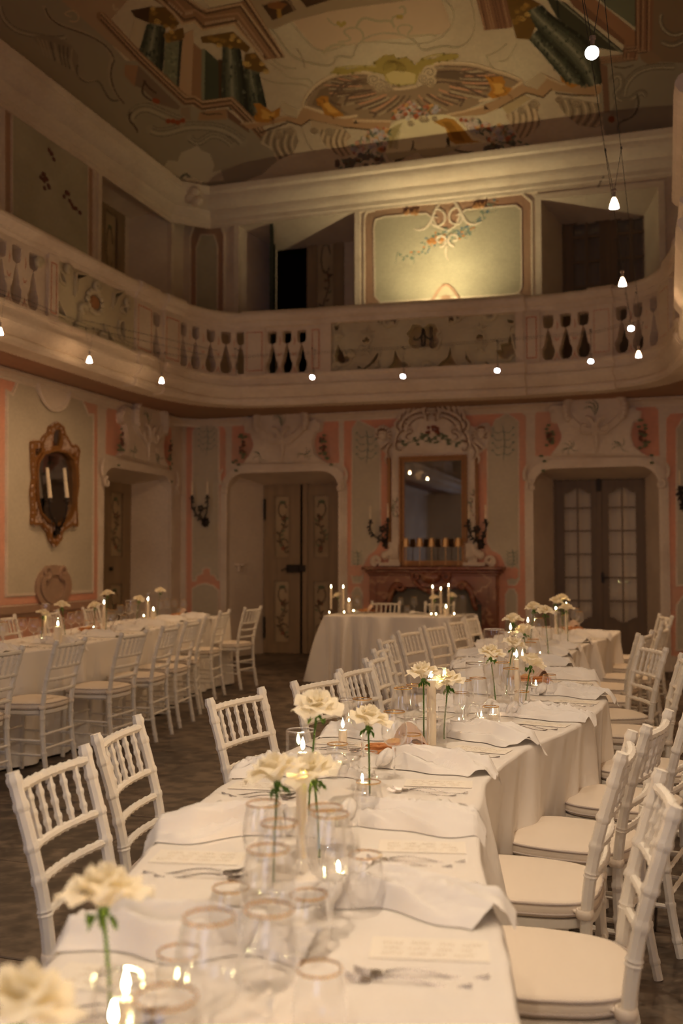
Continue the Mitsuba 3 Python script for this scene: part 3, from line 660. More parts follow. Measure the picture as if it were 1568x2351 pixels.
# cornice at the head of the lower wall, under the gallery
PR2 = [(0, 3.41), (.02, 3.41), (.02, 3.44), (.05, 3.455), (.07, 3.48), (.12, 3.495), (.12, 3.52), (0, 3.53)]
structure('trim_2', moulding_run(PR2, [(XL, YF), (XL, YB - .3), (XL + .3, YB), (XR, YB), (XR, YF)]), 'mat_stucco', 30, label='narrow plaster cornice under the gallery')

# ================================================================ GALLERY
GP = np.array([(-5.93, YF), (-5.93, 2), (-5.93, 6), (-5.93, 9.2), (-5.93, 10.4), (-5.86, 11.2), (-5.70, 11.72), (-5.37, 12.06), (-4.89, 12.15), (-4.25, 12.22), (-3.5, 12.28), (-2.87, 12.33), (-1.78, 12.42), (-1.2, 12.38), (-.71, 12.32), (-.25, 12.12), (.02, 11.72), (.15, 11.25), (.24, 10.8), (.27, 10.2), (.27, 9), (.27, 7.1), (.32, 6.85), (.55, 6.75), (.60, 6.5), (.60, 4), (.60, YF)])
_s = np.r_[0, np.cumsum(np.linalg.norm(np.diff(GP, axis=0), axis=1))]
_gx, _gy = PchipInterpolator(_s, GP[:, 0]), PchipInterpolator(_s, GP[:, 1])
SMAX = _s[-1]
def gp(s):
    s = np.asarray(s, float); p = np.stack([_gx(s), _gy(s)], -1)
    d = np.stack([_gx(s, 1), _gy(s, 1)], -1); d /= np.linalg.norm(d, axis=-1, keepdims=True)
    return p, np.stack([d[..., 1], -d[..., 0]], -1)
_S = np.linspace(_s[1], _s[-3], 1500); _P = gp(_S)[0]
def s_at(px, z=4.2):
    """arc length along the gallery front that the photograph shows at column px"""
    X = np.array([proj((x, y, z))[0] for x, y in _P])
    ok = (_P[:, 1] > 4.5) & (np.arange(len(X)) < np.argmax(np.where(_P[:, 1] > 11.3, X, -1e9)) + 1)
    i = np.argmin(np.where(ok, np.abs(X - px), 1e9)); return _S[i]
def bend(mesh, t0=0.0):
    """(s, z, t) -> world"""
    m = mesh.copy(); p, n = gp(np.clip(m.vertices[:, 0], 0, SMAX)); t = m.vertices[:, 2] + t0
    m.vertices = np.c_[p + n * t[:, None], m.vertices[:, 1]]
    m.faces = m.faces[:, ::-1] if False else m.faces
    return m
def run(prof, s0, s1, step=.15):
    n = max(2, int((s1 - s0) / step)); s = np.linspace(s0, s1, n); p, k = gp(s); m = len(prof)
    V = np.array([[(p[i][0] + k[i][0] * o, p[i][1] + k[i][1] * o, z) for o, z in prof] for i in range(n)]); Fc = []
    for i in range(n - 1):
        for j in range(m - 1):
            a, b, c, e = i * m + j, (i + 1) * m + j, (i + 1) * m + j + 1, i * m + j + 1
            Fc += [(a, b, c), (a, c, e)]
    for i in (0, n - 1):          # close the ends
        tv, tf = trimesh.creation.triangulate_polygon(Polygon(prof).buffer(0), engine='earcut')
        off = len(V.reshape(-1, 3)) if i == 0 else off + len(tv_prev)
        W = np.array([(p[i][0] + k[i][0] * o, p[i][1] + k[i][1] * o, z) for o, z in tv])
        caps = (W, tf) if i == 0 else caps
        if i == 0: tv_prev, first = tv, (W, tf, off)
        else: last = (W, tf, off)
    return trimesh.Trimesh(np.vstack([V.reshape(-1, 3), first[0], last[0]]), np.vstack([Fc, first[1] + first[2], last[1] + last[2]]), process=False)
G = 'gallery'
scene['mat_scroll'] = diff(worn((.62, .57, .42), (.53, .47, .35), 1.9, 5.0))
lab(G, 'pink plaster gallery with pierced balustrade round the hall', None, None, 'structure')
add('edge_molding', run([(-.25, 3.47), (.02, 3.47), (.05, 3.50), (.05, 3.54), (.02, 3.56), (.08, 3.60), (.12, 3.66), (.12, 3.70), (.07, 3.72), (.07, 3.80), (.10, 3.82), (.10, 3.845), (-.20, 3.85)], 0, SMAX), 'mat_stucco', 30, parent=G)
add('cap_rail', run([(-.17, 4.50), (.03, 4.50), (.05, 4.53), (.05, 4.56), (.09, 4.58), (.12, 4.62), (.12, 4.65), (.10, 4.68), (.06, 4.70), (-.18, 4.70), (-.20, 4.66), (-.17, 4.50)], 0, SMAX), 'mat_stucco', 30, parent=G)
# deck between the walls and the front
s = np.linspace(0, SMAX, 140); P, Nn = gp(s)
deck = Polygon([(XL, YF)] + [tuple(q - k * .1) for q, k in zip(P, Nn)] + [(XR, YF), (XR, YB), (XL, YB)]).buffer(0)
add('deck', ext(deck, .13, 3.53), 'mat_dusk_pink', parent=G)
# pierced front
HZ0, HZ1 = 3.885, 4.46
def baluster_hole(c, w):
    z = lambda q: HZ0 + (HZ1 - HZ0) * q
    sh = [(-.5, .98), (-.42, .955), (-.25, .985), (-.12, .96), (0, 1.0), (.12, .96), (.25, .985), (.42, .955), (.5, .98), (.5, .78), (.40, .70), (.20, .685), (.06, .67), (.05, .655), (.18, .57), (.34, .42), (.40, .33), (.46, .30), (.60, .24), (.62, .14), (.5, .05), (.28, 0), (-.28, 0), (-.5, .05), (-.62, .14), (-.60, .24), (-.46, .30), (-.40, .33), (-.34, .42), (-.18, .57), (-.05, .655), (-.06, .67), (-.20, .685), (-.40, .70), (-.5, .78)]
    return Polygon([(c + a * w, z(b)) for a, b in sh])
def bay_balusters(s0, s1, cs):
    cs = sorted(cs); w = .15 if len(cs) < 2 else min(.17, np.min(np.diff(cs)) * .62)
    g = sbox(s0, 3.84, s1, 4.51)
    for c in cs: g = g.difference(baluster_hole(c, w))
    cuts = [s0] + list(cs) + [s1]
    for a, b in zip(cuts[:-1], cuts[1:]):
        q = g.intersection(sbox(a, 3.8, b, 4.6))
        e = ext(q, .15)
        if e is not None:
            k = add('baluster', bend(e, -.13), 'mat_plaster', parent=G)
            mid = (a + b) / 2
            if b - a > .12 and a != s0 and b != s1:
                red = cat_([scroll_tube([(mid - .03, 4.16), (mid, 4.12), (mid + .03, 4.16)], .006, .006, 0, 8, 4), scroll_tube([(mid, 4.25), (mid + .01, 4.3), (mid, 4.37)], .007, .005, 0, 6, 4), scroll_tube([(mid - .04, 3.87), (mid - .01, 3.92), (mid, 3.98)], .006, .003, 0, 6, 4), scroll_tube([(mid + .04, 3.87), (mid + .01, 3.92), (mid, 3.98)], .006, .003, 0, 6, 4)])
                add('red_painting', bend(red, .021), 'mat_redline', parent=G)
                add('baluster_waist', bend(ext(sbox(mid - w * .33, 4.085, mid + w * .33, 4.10), .012), .02), 'mat_stucco', parent=G)
def pier(s0, s1, out=.045):
    n = max(1, int((s1 - s0) / .25)); ms = []
    for i in range(n):
        a, b = s0 + (s1 - s0) * i / n, s0 + (s1 - s0) * (i + 1) / n
        ms.append(bend(ext(sbox(a, 3.84, b, 4.51), .15 + out), -.14))
    add('pier', cat_(ms), 'mat_plaster', parent=G)
    if s1 - s0 > .14:
        a, b = s0 + .04, s1 - .04
        add('red_line', bend(line_relief([(a, 3.92), (b, 3.92), (b, 4.43), (a, 4.43)], .012, .004, True), .01 + out), 'mat_redline', parent=G)
    for z0, z1, o in ((4.495, 4.71, .135), (3.46, 3.86, .135)):
        ms = [bend(ext(sbox(s0 - .03, z0 if o else z0, s1 + .03, z1), .02), o - .02)]
def bay_px(x0, x1, cs): bay_balusters(s_at(x0), s_at(x1), [s_at(c) for c in cs])
bay_px(-70, 101, (-36, 0, 34, 72)); pier(s_at(101), s_at(124)); pier(s_at(304), s_at(342))
bay_px(342, 370, (356,)); pier(s_at(370), s_at(406)); bay_px(406, 563, (418, 447, 482, 518, 552)); pier(s_at(563), s_at(611))
bay_px(611, 712, (626, 659, 692)); pier(s_at(712), s_at(742)); pier(s_at(742), s_at(764), .07)
pier(s_at(1186), s_at(1204), .07); pier(s_at(1204), s_at(1240)); bay_px(1240, 1358, (1259, 1299, 1339)); pier(s_at(1358), s_at(1409))
sR = s_at(1530); c4 = [s_at(x) for x in (1428, 1468, 1504)]
bay_balusters(s_at(1409), c4[-1] + .17, c4)
q = c4[-1] + .17
pier(q, q + .4)
q += .4
while q < SMAX - 1.6:
    bay_balusters(q, q + 1.0, [q + .2, q + .5, q + .8]); pier(q + 1.0, q + 1.35, .06); q += 1.35
q = s_at(-70)
while q > 1.6:
    pier(q - .3, q); bay_balusters(q - 1.3, q - .3, [q - 1.1, q - .8, q - .5]); q -= 1.3
# carved scroll panels
def scroll_panel(s0, s1, holes, ornaments):
    g = sbox(s0, 3.84, s1, 4.51)
    for h in holes: g = g.difference(Polygon(h).buffer(0))
    nn = max(2, int((s1 - s0) / .22)); ms = []
    for i in range(nn):
        e = ext(g.intersection(sbox(s0 + (s1 - s0) * i / nn, 3.8, s0 + (s1 - s0) * (i + 1) / nn, 4.6)), .13)
        if e is not None: ms.append(bend(e, -.11))
    k = add('scroll_panel', cat_(ms), 'mat_scroll', parent=G)
    # raised rims round the piercings
    rim = unary_union([Polygon(h).buffer(0).exterior.buffer(.022) for h in holes]).intersection(g)
    add('scroll_rim', cat_([bend(ext(rim.intersection(sbox(s0 + (s1 - s0) * i / nn, 3.8, s0 + (s1 - s0) * (i + 1) / nn, 4.6)), .034), .02) for i in range(nn) if not rim.intersection(sbox(s0 + (s1 - s0) * i / nn, 3.8, s0 + (s1 - s0) * (i + 1) / nn, 4.6)).is_empty]), 'mat_scroll', parent=G)
    for nm, m, mt in ornaments: add(nm, bend(m, .02), mt, True, parent=G)
HC = [[(620, 330), (650, 280), (690, 275), (730, 300), (770, 268), (815, 275), (845, 320), (820, 345), (845, 390), (825, 445), (785, 450), (755, 432), (720, 440), (690, 458), (650, 450), (622, 410), (628, 370), (608, 345)],
      [(320 + 26 * math.cos(a), 397 + 26 * math.sin(a)) for a in np.linspace(0, 6.28, 14)[:-1]], [(1138 + 26 * math.cos(a), 360 + 26 * math.sin(a)) for a in np.linspace(0, 6.28, 14)[:-1]],
      [(120, 430), (150, 480), (165, 515), (215, 505), (195, 555), (150, 568), (105, 550), (95, 510)], [(400, 480), (410, 500), (390, 560), (320, 600), (255, 600), (260, 580), (300, 598), (350, 560)],
      [(530, 455), (545, 500), (575, 545), (620, 560), (615, 590), (470, 595), (510, 545)], [(925, 430), (935, 500), (970, 570), (830, 580), (860, 540), (900, 510)], [(1035, 440), (1042, 490), (1080, 545), (1060, 555), (1028, 515)],
      [(1360, 330), (1375, 420), (1390, 470), (1330, 520), (1280, 505), (1250, 455), (1290, 445), (1285, 405), (1340, 395)], [(490, 235), (550, 225), (525, 280), (500, 270)], [(905, 205), (960, 210), (950, 255), (920, 265)],
      [(90, 300), (130, 290), (120, 335), (95, 330)], [(1330, 225), (1385, 235), (1380, 265), (1350, 255)], [(1165, 525), (1190, 545), (1225, 560), (1185, 560)], [(392, 232), (410, 235), (420, 275), (405, 268)]]
def cs_(P, x0, y0, k, yp=12.36): return [(s_at(x0 + a / k), at_y(x0 + a / k, y0 + b / k, yp)[2]) for a, b in P]
holes = [cs_(h, 740, 660, 3.136) for h in HC]
orn = []
def cz_(a, b): return cs_([(a, b)], 740, 660, 3.136)[0]
vs = []
for (a, b, r, hnd) in ((250, 240, 45, 1), (1200, 180, 55, -1), (470, 260, 35, -1), (980, 220, 35, 1), (720, 180, 30, 1), (120, 380, 25, 1), (1390, 300, 22, -1), (210, 490, 25, -1), (745, 575, 28, 1), (100, 590, 30, 1), (380, 590, 22, 1)):
    c = cz_(a, b); vs.append(volute(c, r / 3.136 / 172, 1.3, 0, .034, hnd, .02, 20))
for (a, b, dx) in ((330, 350, -20), (1140, 300, 20), (320, 460, 10), (1140, 420, -10)):
    c = cz_(a, b)
    for k in range(5): vs.append(scroll_tube([(c[0], c[1]), (c[0] + .05 * math.cos(k * 1.25), c[1] + .05 * math.sin(k * 1.25)), (c[0] + .1 * math.cos(k * 1.25 + .4), c[1] + .1 * math.sin(k * 1.25 + .4))], 0.026, .016, .015, 7, 5))
orn.append(('scroll', cat_(vs), 'mat_scroll'))
c = cz_(725, 375)
for sg in (-1, 1):
    orn.append(('iron_scroll', cat_([scroll_tube([(c[0], c[1] + .12), (c[0] + sg * .05, c[1] + .02), (c[0] + sg * .10, c[1]), (c[0] + sg * .12, c[1] + .05)], .012, .008, -.05), scroll_tube([(c[0], c[1] - .17), (c[0] + sg * .02, c[1] - .02), (c[0], c[1] + .18)], .012, .012, -.05)]), 'mat_iron'))
scroll_panel(s_at(764), s_at(1186), holes, orn)
def lz_(P): return [(s_at(a / 3.267), at_x(a / 3.267, 430 + b / 3.267, -5.93)[2]) for a, b in P]
HL = [[(545, 650), (625, 665), (560, 690), (545, 810)], [(405, 870), (415, 850), (430, 900), (470, 970), (410, 950)], [(835, 800), (900, 790), (850, 830), (830, 900)], [(895, 910), (925, 895), (925, 950), (900, 930)], [(880, 1010), (905, 1010), (915, 1160), (890, 1130), (870, 1070)],
      [(412, 625), (440, 650), (465, 730), (430, 700)], [(770, 1040), (800, 1110), (830, 1160), (790, 1150)], [(580, 950), (588, 950), (588, 1010), (575, 1010)], [(690, 655), (770, 680), (820, 690), (760, 660)]]
vs = []
for (a, b, r, hnd) in ((745, 1140, 45, 1), (260, 570, 30, 1), (700, 740, 40, -1), (600, 920, 40, 1), (930, 860, 40, -1), (480, 620, 28, 1), (560, 1040, 25, -1)):
    c = lz_([(a, b)])[0]; vs.append(volute(c, r / 3.267 / 190, 1.3, 0, .036, hnd, .025, 20))
c = lz_([(692, 865)])[0]
for k in range(12): vs.append(ell((c[0] + .15 * math.cos(k * .52), c[1] + .12 * math.sin(k * .52), .02), (.045, .035, .025)))
scroll_panel(s_at(124), s_at(304), [lz_(h) for h in HL], [('scroll', cat_(vs), 'mat_scroll'), ('rosette', ell((c[0], c[1], .01), (.10, .075, .02), 2), 'mat_rust')])
for sx in (306, 340, 372, 404, 713, 740, 1188, 1236, 1360, 1407):
    s0 = s_at(sx)
# breaks of the mouldings over the piers
_yy = lambda y: float(_S[np.argmin(np.where(_P[:, 0] > -.5, np.abs(_P[:, 1] - y), 9))])
for (a, b, o) in ((_yy(9.25), _yy(7.0), .022), (_yy(11.3), _yy(10.5), .0), (304, 342, .0), (370, 406, .0), (563, 742, 0), (742, 1204, .03), (1358, 1409, 0)):
    s0, s1 = (s_at(a) - .03, s_at(b) + .03) if a > 50 else (a, b)
    add('rail_break', run([(.02, 4.50), (.075 + o, 4.50), (.09 + o, 4.53), (.09 + o, 4.56), (.13 + o, 4.58), (.155 + o, 4.62), (.155 + o, 4.65), (.13 + o, 4.69), (.09 + o, 4.712), (-.20, 4.712)], s0, s1), 'mat_stucco', 30, parent=G)
    add('edge_break', run([(-.1, 3.455), (.05 + o, 3.455), (.085 + o, 3.50), (.085 + o, 3.54), (.06 + o, 3.56), (.115 + o, 3.60), (.155 + o, 3.66), (.155 + o, 3.70), (.11 + o, 3.72), (.11 + o, 3.80), (.135 + o, 3.82), (.135 + o, 3.852), (-.05, 3.852)], s0, s1), 'mat_stucco', 30, parent=G)
# ================================================================ VAULT
VA, VB, ZV = 2.7, 1.45, 6.93
def vault_z(x, y):
    dl, db, dr_ = np.maximum(x - (XL + .04), 0), np.maximum(YB - .04 - y, 0), np.maximum(XR - .04 - x, 0)
    # rounded intersection of the coves
    k = .55
    d = -k * np.log(np.exp(-dl / k) + np.exp(-db / k) + np.exp(-dr_ / k)) if False else np.minimum(np.minimum(dl, db), dr_)
    e = [np.clip(1 - q / VA, 0, 1) for q in (dl, db, dr_)]
    rr = np.sqrt(np.minimum(1.0, (e[0] ** 6 + e[1] ** 6 + e[2] ** 6) ** (1 / 3)))
    return ZV + VB * np.sqrt(np.maximum(0, 1 - rr ** 2))
u = 2.7 * (1 - np.cos(np.linspace(0, math.pi / 2, 46)))
gx = np.unique(np.r_[XL + .04 + u, np.linspace(XL + 2.8, XR - 2.8, 20), XR - .04 - u]); gy = np.unique(np.r_[YF, np.linspace(YF, YB - 2.8, 40), YB - .04 - u])
GX, GY = np.meshgrid(gx, gy, indexing='ij'); GZ = vault_z(GX, GY)
V = np.stack([GX, GY, GZ], -1).reshape(-1, 3); ny = len(gy)
Fc = []
for i in range(len(gx) - 1):
    for j in range(ny - 1):
        a, b, c, e = i * ny + j, (i + 1) * ny + j, (i + 1) * ny + j + 1, i * ny + j + 1
        Fc += [(a, c, b), (a, e, c)]
structure('ceiling', trimesh.Trimesh(V, Fc, process=False), 'mat_ceiling', True, label='painted vault of the hall with architecture fresco')
structure('ceiling_shell', box(XL - 2.2, XR + .6, YF - .4, YB + 2.5, 8.8, 9.0), 'mat_soot_dark', label='roof above the vault')
structure('ceiling_back', box(XL - .2, XR + .3, YF - .25, YF - .0, ZC, 8.9), 'mat_plaster', label='wall above the unseen rear windows')
# ================================================================ FIREPLACE
YM = 13.20
fx0, fx1 = at_y(848, 1380, YM)[0], at_y(1138, 1380, YM)[0]
zs = at_y(995, 1301, YM - .06)[2]
def fpx(P): return [tuple(at_y(780 + a / 3.733, 1270 + b / 3.733, YM)[[0, 2]]) for a, b in P]
FR = M4([1, 0, 0], [0, 0, 1], [0, -1, 0], [0, YM, 0])
lab('fireplace', 'carved red marble fireplace in the middle of the back wall', 'fireplace')
k = 'fireplace'
add('mantel_shelf', cat_([cbox(fx0 - .09, fx1 + .10, YM - .10, YB, zs - .045, zs, .012), cbox(fx0 - .05, fx1 + .06, YM - .06, YB, zs - .085, zs - .045, .012), cbox(fx0 - .02, fx1 + .03, YM - .03, YB, zs - .12, zs - .085, .01)]), 'mat_marble', parent=k)
op = Polygon(fpx([(480, 292), (1110, 296), (1135, 330), (1180, 400), (1215, 425), (1215, 900), (385, 900), (385, 420), (430, 370), (465, 325)]))
body = sbox(fx0, 0, fx1, zs - .12).difference(op)
add('surround', on(FR, ext(body, YB - YM), -(YB - YM)), 'mat_marble', parent=k)
add('surround_molding', on(FR, cat_([ext(op.buffer(.045, join_style=2).difference(op.buffer(.01)).intersection(sbox(fx0, 0, fx1, zs)), .03), ext(op.buffer(.025).difference(op.buffer(.012)), .05)])), 'mat_marble', parent=k)
fz = fpx([(0, 215)])[0][1]
for s in (-1, 1):
    c = (fx0 + .22) if s < 0 else (fx1 - .22)
    a = [(c - s * .0 - .12, fz - .06), (c + .12, fz - .06), (c + .12 if s > 0 else c + .06, fz - .32), (c - .06 if s > 0 else c - .12, fz - .32)]
    add('raised_panel', on(FR, line_relief(a, .022, .02, True)), 'mat_marble', parent=k)
    q = (fx0 + .44) if s < 0 else (fx1 - .44)
    add('console_scroll', on(FR, cat_([scroll_tube([(q, fz - .08), (q - s * -.10, fz - .14), (q - s * -.14, fz - .26), (q - s * -.2, fz - .42)], .05, .03, .03), volute((q, fz - .10), .07, 1.1, 0, .03, s, .04)])), 'mat_marble', True, parent=k)
cx = (fx0 + fx1) / 2
add('cartouche', on(FR, cat_([ell((cx, fz + .02, .02), (.14, .09, .05), 2), volute((cx - .2, fz + .03), .09, 1.2, 0, .028, 1, .035), volute((cx + .2, fz + .03), .09, 1.2, math.pi, .028, -1, .035), scroll_tube([(cx - .25, fz - .02), (cx - .12, fz - .13), (cx, fz - .17), (cx + .12, fz - .13), (cx + .25, fz - .02)], .03, .03, .03), ell((cx, fz - .17, .03), (.05, .05, .04))])), 'mat_marble', True, parent=k)
add('frieze_molding', on(FR, cat_([ext(sbox(fx0, fz + .10, fx1, fz + .125), .03), ext(sbox(fx0 - .01, fz + .125, fx1 + .01, fz + .14), .045)])), 'mat_marble', parent=k)
inn = op.buffer(-.02).difference(sbox(cx - .40, -.1, cx + .40, .62).union(affinity.scale(Point(cx, .62).buffer(.40), 1, .3)))
add('slate_lining', on(FR, ext(inn, .03), -.14), 'mat_slate', parent=k)
add('firebox', cat_([box(FP[0] - .3, FP[1] + .3, YB + .75, YB + .85, 0, 1.6), box(FP[0] - .35, FP[0] - .25, YB, YB + .8, 0, 1.6), box(FP[1] + .25, FP[1] + .35, YB, YB + .8, 0, 1.6), box(FP[0] - .3, FP[1] + .3, YB + .13, YB + .8, 1.5, 1.6), box(FP[0] - .3, FP[1] + .3, YB - .1, YB + .8, .0, .01), ]), 'mat_soot_dark', parent=k)
add('fireback', cat_([cbox(cx - .35, cx + .35, YB + .60, YB + .64, .02, .62), ell((cx, YB + .6, .4), (.12, .04, .14), 2)]), 'mat_iron', parent=k)
# ================================================================ OVERMANTEL
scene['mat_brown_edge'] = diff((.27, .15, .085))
OM = C([(390, 1565), (390, 640), (350, 600), (300, 560), (265, 480), (255, 400), (280, 350), (320, 335), (380, 365), (430, 340), (480, 290), (510, 220), (600, 140), (740, 105), (880, 115), (960, 170), (1050, 270), (1090, 340), (1150, 360), (1200, 325), (1260, 315), (1290, 360), (1285, 440), (1255, 540), (1165, 610), (1150, 1565)], 800, 890, 3.92)
add('overmantel', on(BACK, relief(Polygon(OM).buffer(0), .05, .012)), 'mat_stucco', parent=W)
oc = C([(765, 600)], 800, 890, 3.92)[0]
def oz(a, b): return C([(a, b)], 800, 890, 3.92)[0]
ms, br = [], []
def both(P, r0, r1, z, edge=True):
    for s in (-1, 1):
        Q = []
        for a, b in P:
            x, zz = oz(765 + s * (765 - a), b - s * 0 - (20 if s > 0 else 0) * 0)
            Q.append((x, zz))
        ms.append(scroll_tube(Q, r0 * 1.15, r1 * 1.15, z * 1.25))
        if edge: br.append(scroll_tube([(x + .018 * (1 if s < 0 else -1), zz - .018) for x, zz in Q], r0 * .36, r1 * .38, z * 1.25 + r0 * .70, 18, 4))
both([(490, 380), (500, 310), (560, 255), (640, 225), (720, 230)], .035, .03, .06)
both([(530, 390), (560, 320), (620, 275), (680, 265), (715, 300)], .022, .018, .055)
both([(470, 390), (440, 330), (480, 280)], .035, .012, .07)
both([(480, 300), (490, 230), (520, 180)], .03, .01, .07); both([(510, 250), (530, 190), (535, 150)], .028, .01, .08)
both([(560, 220), (580, 170), (545, 130)], .035, .014, .08); both([(610, 200), (640, 160), (600, 110)], .04, .014, .09)
both([(660, 190), (690, 140), (640, 100)], .04, .016, .10); both([(700, 180), (735, 130), (690, 80)], .045, .02, .11)
both([(740, 250), (700, 220), (720, 180), (755, 170)], .03, .02, .10)
both([(720, 300), (715, 260), (745, 230)], .026, .02, .09)
both([(490, 390), (450, 430), (440, 480), (490, 470)], .035, .015, .06); both([(470, 470), (430, 520), (460, 560), (490, 545)], .03, .012, .06)
both([(380, 490), (330, 530), (300, 560)], .03, .02, .08); both([(400, 500), (360, 580), (390, 640)], .03, .014, .08); both([(370, 600), (345, 650), (360, 690)], .022, .008, .06)
both([(560, 400), (520, 440), (560, 470)], .02, .01, .06); both([(540, 360), (580, 390), (540, 420)], .02, .01, .06)
for k_ in range(9):
    a = -1.9 + k_ * .48
    P = [(325 + 45 * math.sin(a), 430 - 45 * math.cos(a)), (325 + 62 * math.sin(a), 430 - 68 * math.cos(a)), (325 + 74 * math.sin(a + .25), 430 - 82 * math.cos(a + .25))]
    both(P, .026, .01, .08)
ms.append(volute(oz(742, 100), .085, 1.2, 0, .035, 1, .13))
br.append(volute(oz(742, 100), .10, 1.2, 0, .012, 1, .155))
r = random.Random(2)
for k_ in range(26):
    a = math.pi * k_ / 25; rr = 1 + .06 * r.random()
    P = oz(765 - 250 * rr * math.cos(a), 380 - 255 * rr * math.sin(a))
    ms.append(ell((*P, .065), (.05, .04, .03)))
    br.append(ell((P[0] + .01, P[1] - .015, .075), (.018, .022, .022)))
add('rocaille', on(BACK, cat_(ms)), 'mat_stucco', 40, parent=W)
add('rocaille_edge', on(BACK, cat_(br)), 'mat_brown_edge', True, parent=W)
for i, s in enumerate((-1, 1)):      # cherub heads
    c = oz(765 + s * 442, 430 - (20 if s > 0 else 0))
    hd = [ell((*c, .10), (.062, .078, .055), 2), ell((c[0], c[1] - .012, .155), (.010, .020, .018)), ell((c[0] - .03, c[1] - .03, .137), (.022, .02, .02)), ell((c[0] + .03, c[1] - .03, .137), (.022, .02, .02)), ell((c[0], c[1] - .045, .145), (.018, .006, .012)), ell((c[0], c[1] - .07, .12), (.025, .018, .03))]
    add('cherub_head', on(BACK, cat_(hd)), 'mat_stucco', True, parent=W)
    add('cherub_face', on(BACK, cat_([ell((c[0] - .024, c[1] + .012, .148), (.012, .006, .008)), ell((c[0] + .024, c[1] + .012, .148), (.012, .006, .008)), ell((c[0], c[1] + .06, .11), (.055, .025, .04))])), 'mat_brown_edge', True, parent=W)
lv, fl = [], []
for k_ in range(14): fl.append(ell((oz(765, 395)[0] + r.uniform(-.09, .09), oz(765, 395)[1] + r.uniform(-.05, .06), .06), r.uniform(.016, .026)))
for s in (-1, 1):
    lv.append(scroll_tube([oz(765 + s * 20, 420), oz(765 + s * 80, 450), oz(765 + s * 150, 480), oz(765 + s * 240, 500)], .008, .005, .052, 14, 4))
    for (a, b) in ((70, 430), (85, 455), (110, 430), (140, 500), (150, 470), (230, 520), (250, 500), (20, 460), (40, 480)):
        for q in range(3): lv.append(ell((oz(765 + s * a, b)[0] + r.uniform(-.03, .03), oz(765 + s * a, b)[1] + r.uniform(-.03, .03), .056), (.026, .014, .008)))
for (a, b) in ((420, 1010), (430, 1060), (420, 1100), (440, 1140), (1110, 950), (1100, 1010), (1095, 1060), (1110, 1130)):
    c = oz(a, b); lv.append(volute(c, .05, .7, r.uniform(0, 6), .007, r.choice([-1, 1]), .055, 14))
    fl.append(ell((c[0] + .03, c[1] - .03, .056), .012))
add('vine', on(BACK, cat_(lv)), 'mat_arab_1', parent=W); add('flower_cluster', on(BACK, cat_(fl)), 'mat_arab_2', parent=W)
for x in (375, 1160):
    a, b = oz(x, 640), oz(x, 1440)
    add('gilt_strip', on(BACK, cbox(a[0] - .022, a[0] + .022, b[1], a[1], .03, .075)), 'mat_giltwood', parent=W)
for s, x in ((-1, 300), (1, 1245)):     # scroll consoles standing on the mantel
    c = oz(x, 1560)
    q = [volute((c[0] + s * .05, c[1] + .0), .075, 1.4, -math.pi / 2, .035, s, .10), scroll_tube([(c[0] - s * .02, c[1] + .06), (c[0] - s * .14, c[1] + .12), (c[0] - s * .2, c[1] + .25)], .06, .045, .09), ext(sbox(min(c[0], c[0] - s * .30), c[1] - .07, max(c[0], c[0] - s * .30), c[1] - .02), .16), ext(sbox(min(c[0] - s * .12, c[0] - s * .30), c[1] - .03, max(c[0] - s * .12, c[0] - s * .30), c[1] + .26), .08)]
    for j in range(5): q.append(scroll_tube([(c[0] - s * (.16 + .025 * j), c[1] + .02), (c[0] - s * (.17 + .02 * j), c[1] + .13), (c[0] - s * (.2 + .015 * j), c[1] + .24)], .012, .018, .12, 10, 5))
    add('scroll_console', on(BACK, cat_(q)), 'mat_stucco', 40, parent=W)
# mirror
lab('overmantel_mirror', 'tall mirror in a gilt frame above the fireplace mantel', 'mirror')
P = [oz(465, 630), oz(1072, 605), oz(1045, 1600), oz(475, 1600)]
x0, x1, z0, z1 = oz(466, 0)[0], oz(1072, 0)[0], zs + .005, oz(765, 617)[1]
fw = .075
g = sbox(x0, z0, x1, z1).difference(sbox(x0 + fw, z0 + fw, x1 - fw, z1 - fw))
add('frame', on(BACK, cat_([ext(g, .03), ext(sbox(x0, z0, x1, z1).buffer(-.004).difference(sbox(x0 + .03, z0 + .03, x1 - .03, z1 - .03)), .06), ext(sbox(x0 + .05, z0 + .05, x1 - .05, z1 - .05).difference(sbox(x0 + fw, z0 + fw, x1 - fw, z1 - fw)), .045)]), .05), 'mat_giltwood', parent='overmantel_mirror')
add('glass', on(BACK, ext(sbox(x0 + fw - .005, z0 + fw - .005, x1 - fw + .005, z1 - fw + .005), .008), .055), 'mat_mirror', parent='overmantel_mirror')
# five small table lamps on the mantel
sh = lathe([(.050, 0), (.046, .03), (.036, .115), (.034, .115), (.044, .03), (.048, .002)], 18)
LP = proto([('base', lathe([(0, 0), (.036, 0), (.036, .008), (.012, .014), (0, .016)], 16), 'mat_brass', True), ('pole', tube([(0, 0, .01), (0, 0, .37)], .006, 8), 'mat_brass', True), ('shade', lathe([(.050, .27), (.037, .385), (.035, .385), (.048, .27)], 20), 'mat_brass', 40)])
for i, x in enumerate((932, 964, 991, 1023, 1052)):
    X = at_y(x, 1300, 13.24)[0]
    place('table_lamp', LP, TM(X, 13.24, zs), ('slim copper table lamp on the mantel, ' + ['leftmost of the five', 'second of the five from the left', 'middle one of the five', 'fourth of the five from the left', 'rightmost of the five'][i]), 'lamp', 'copper lamps on the mantel')
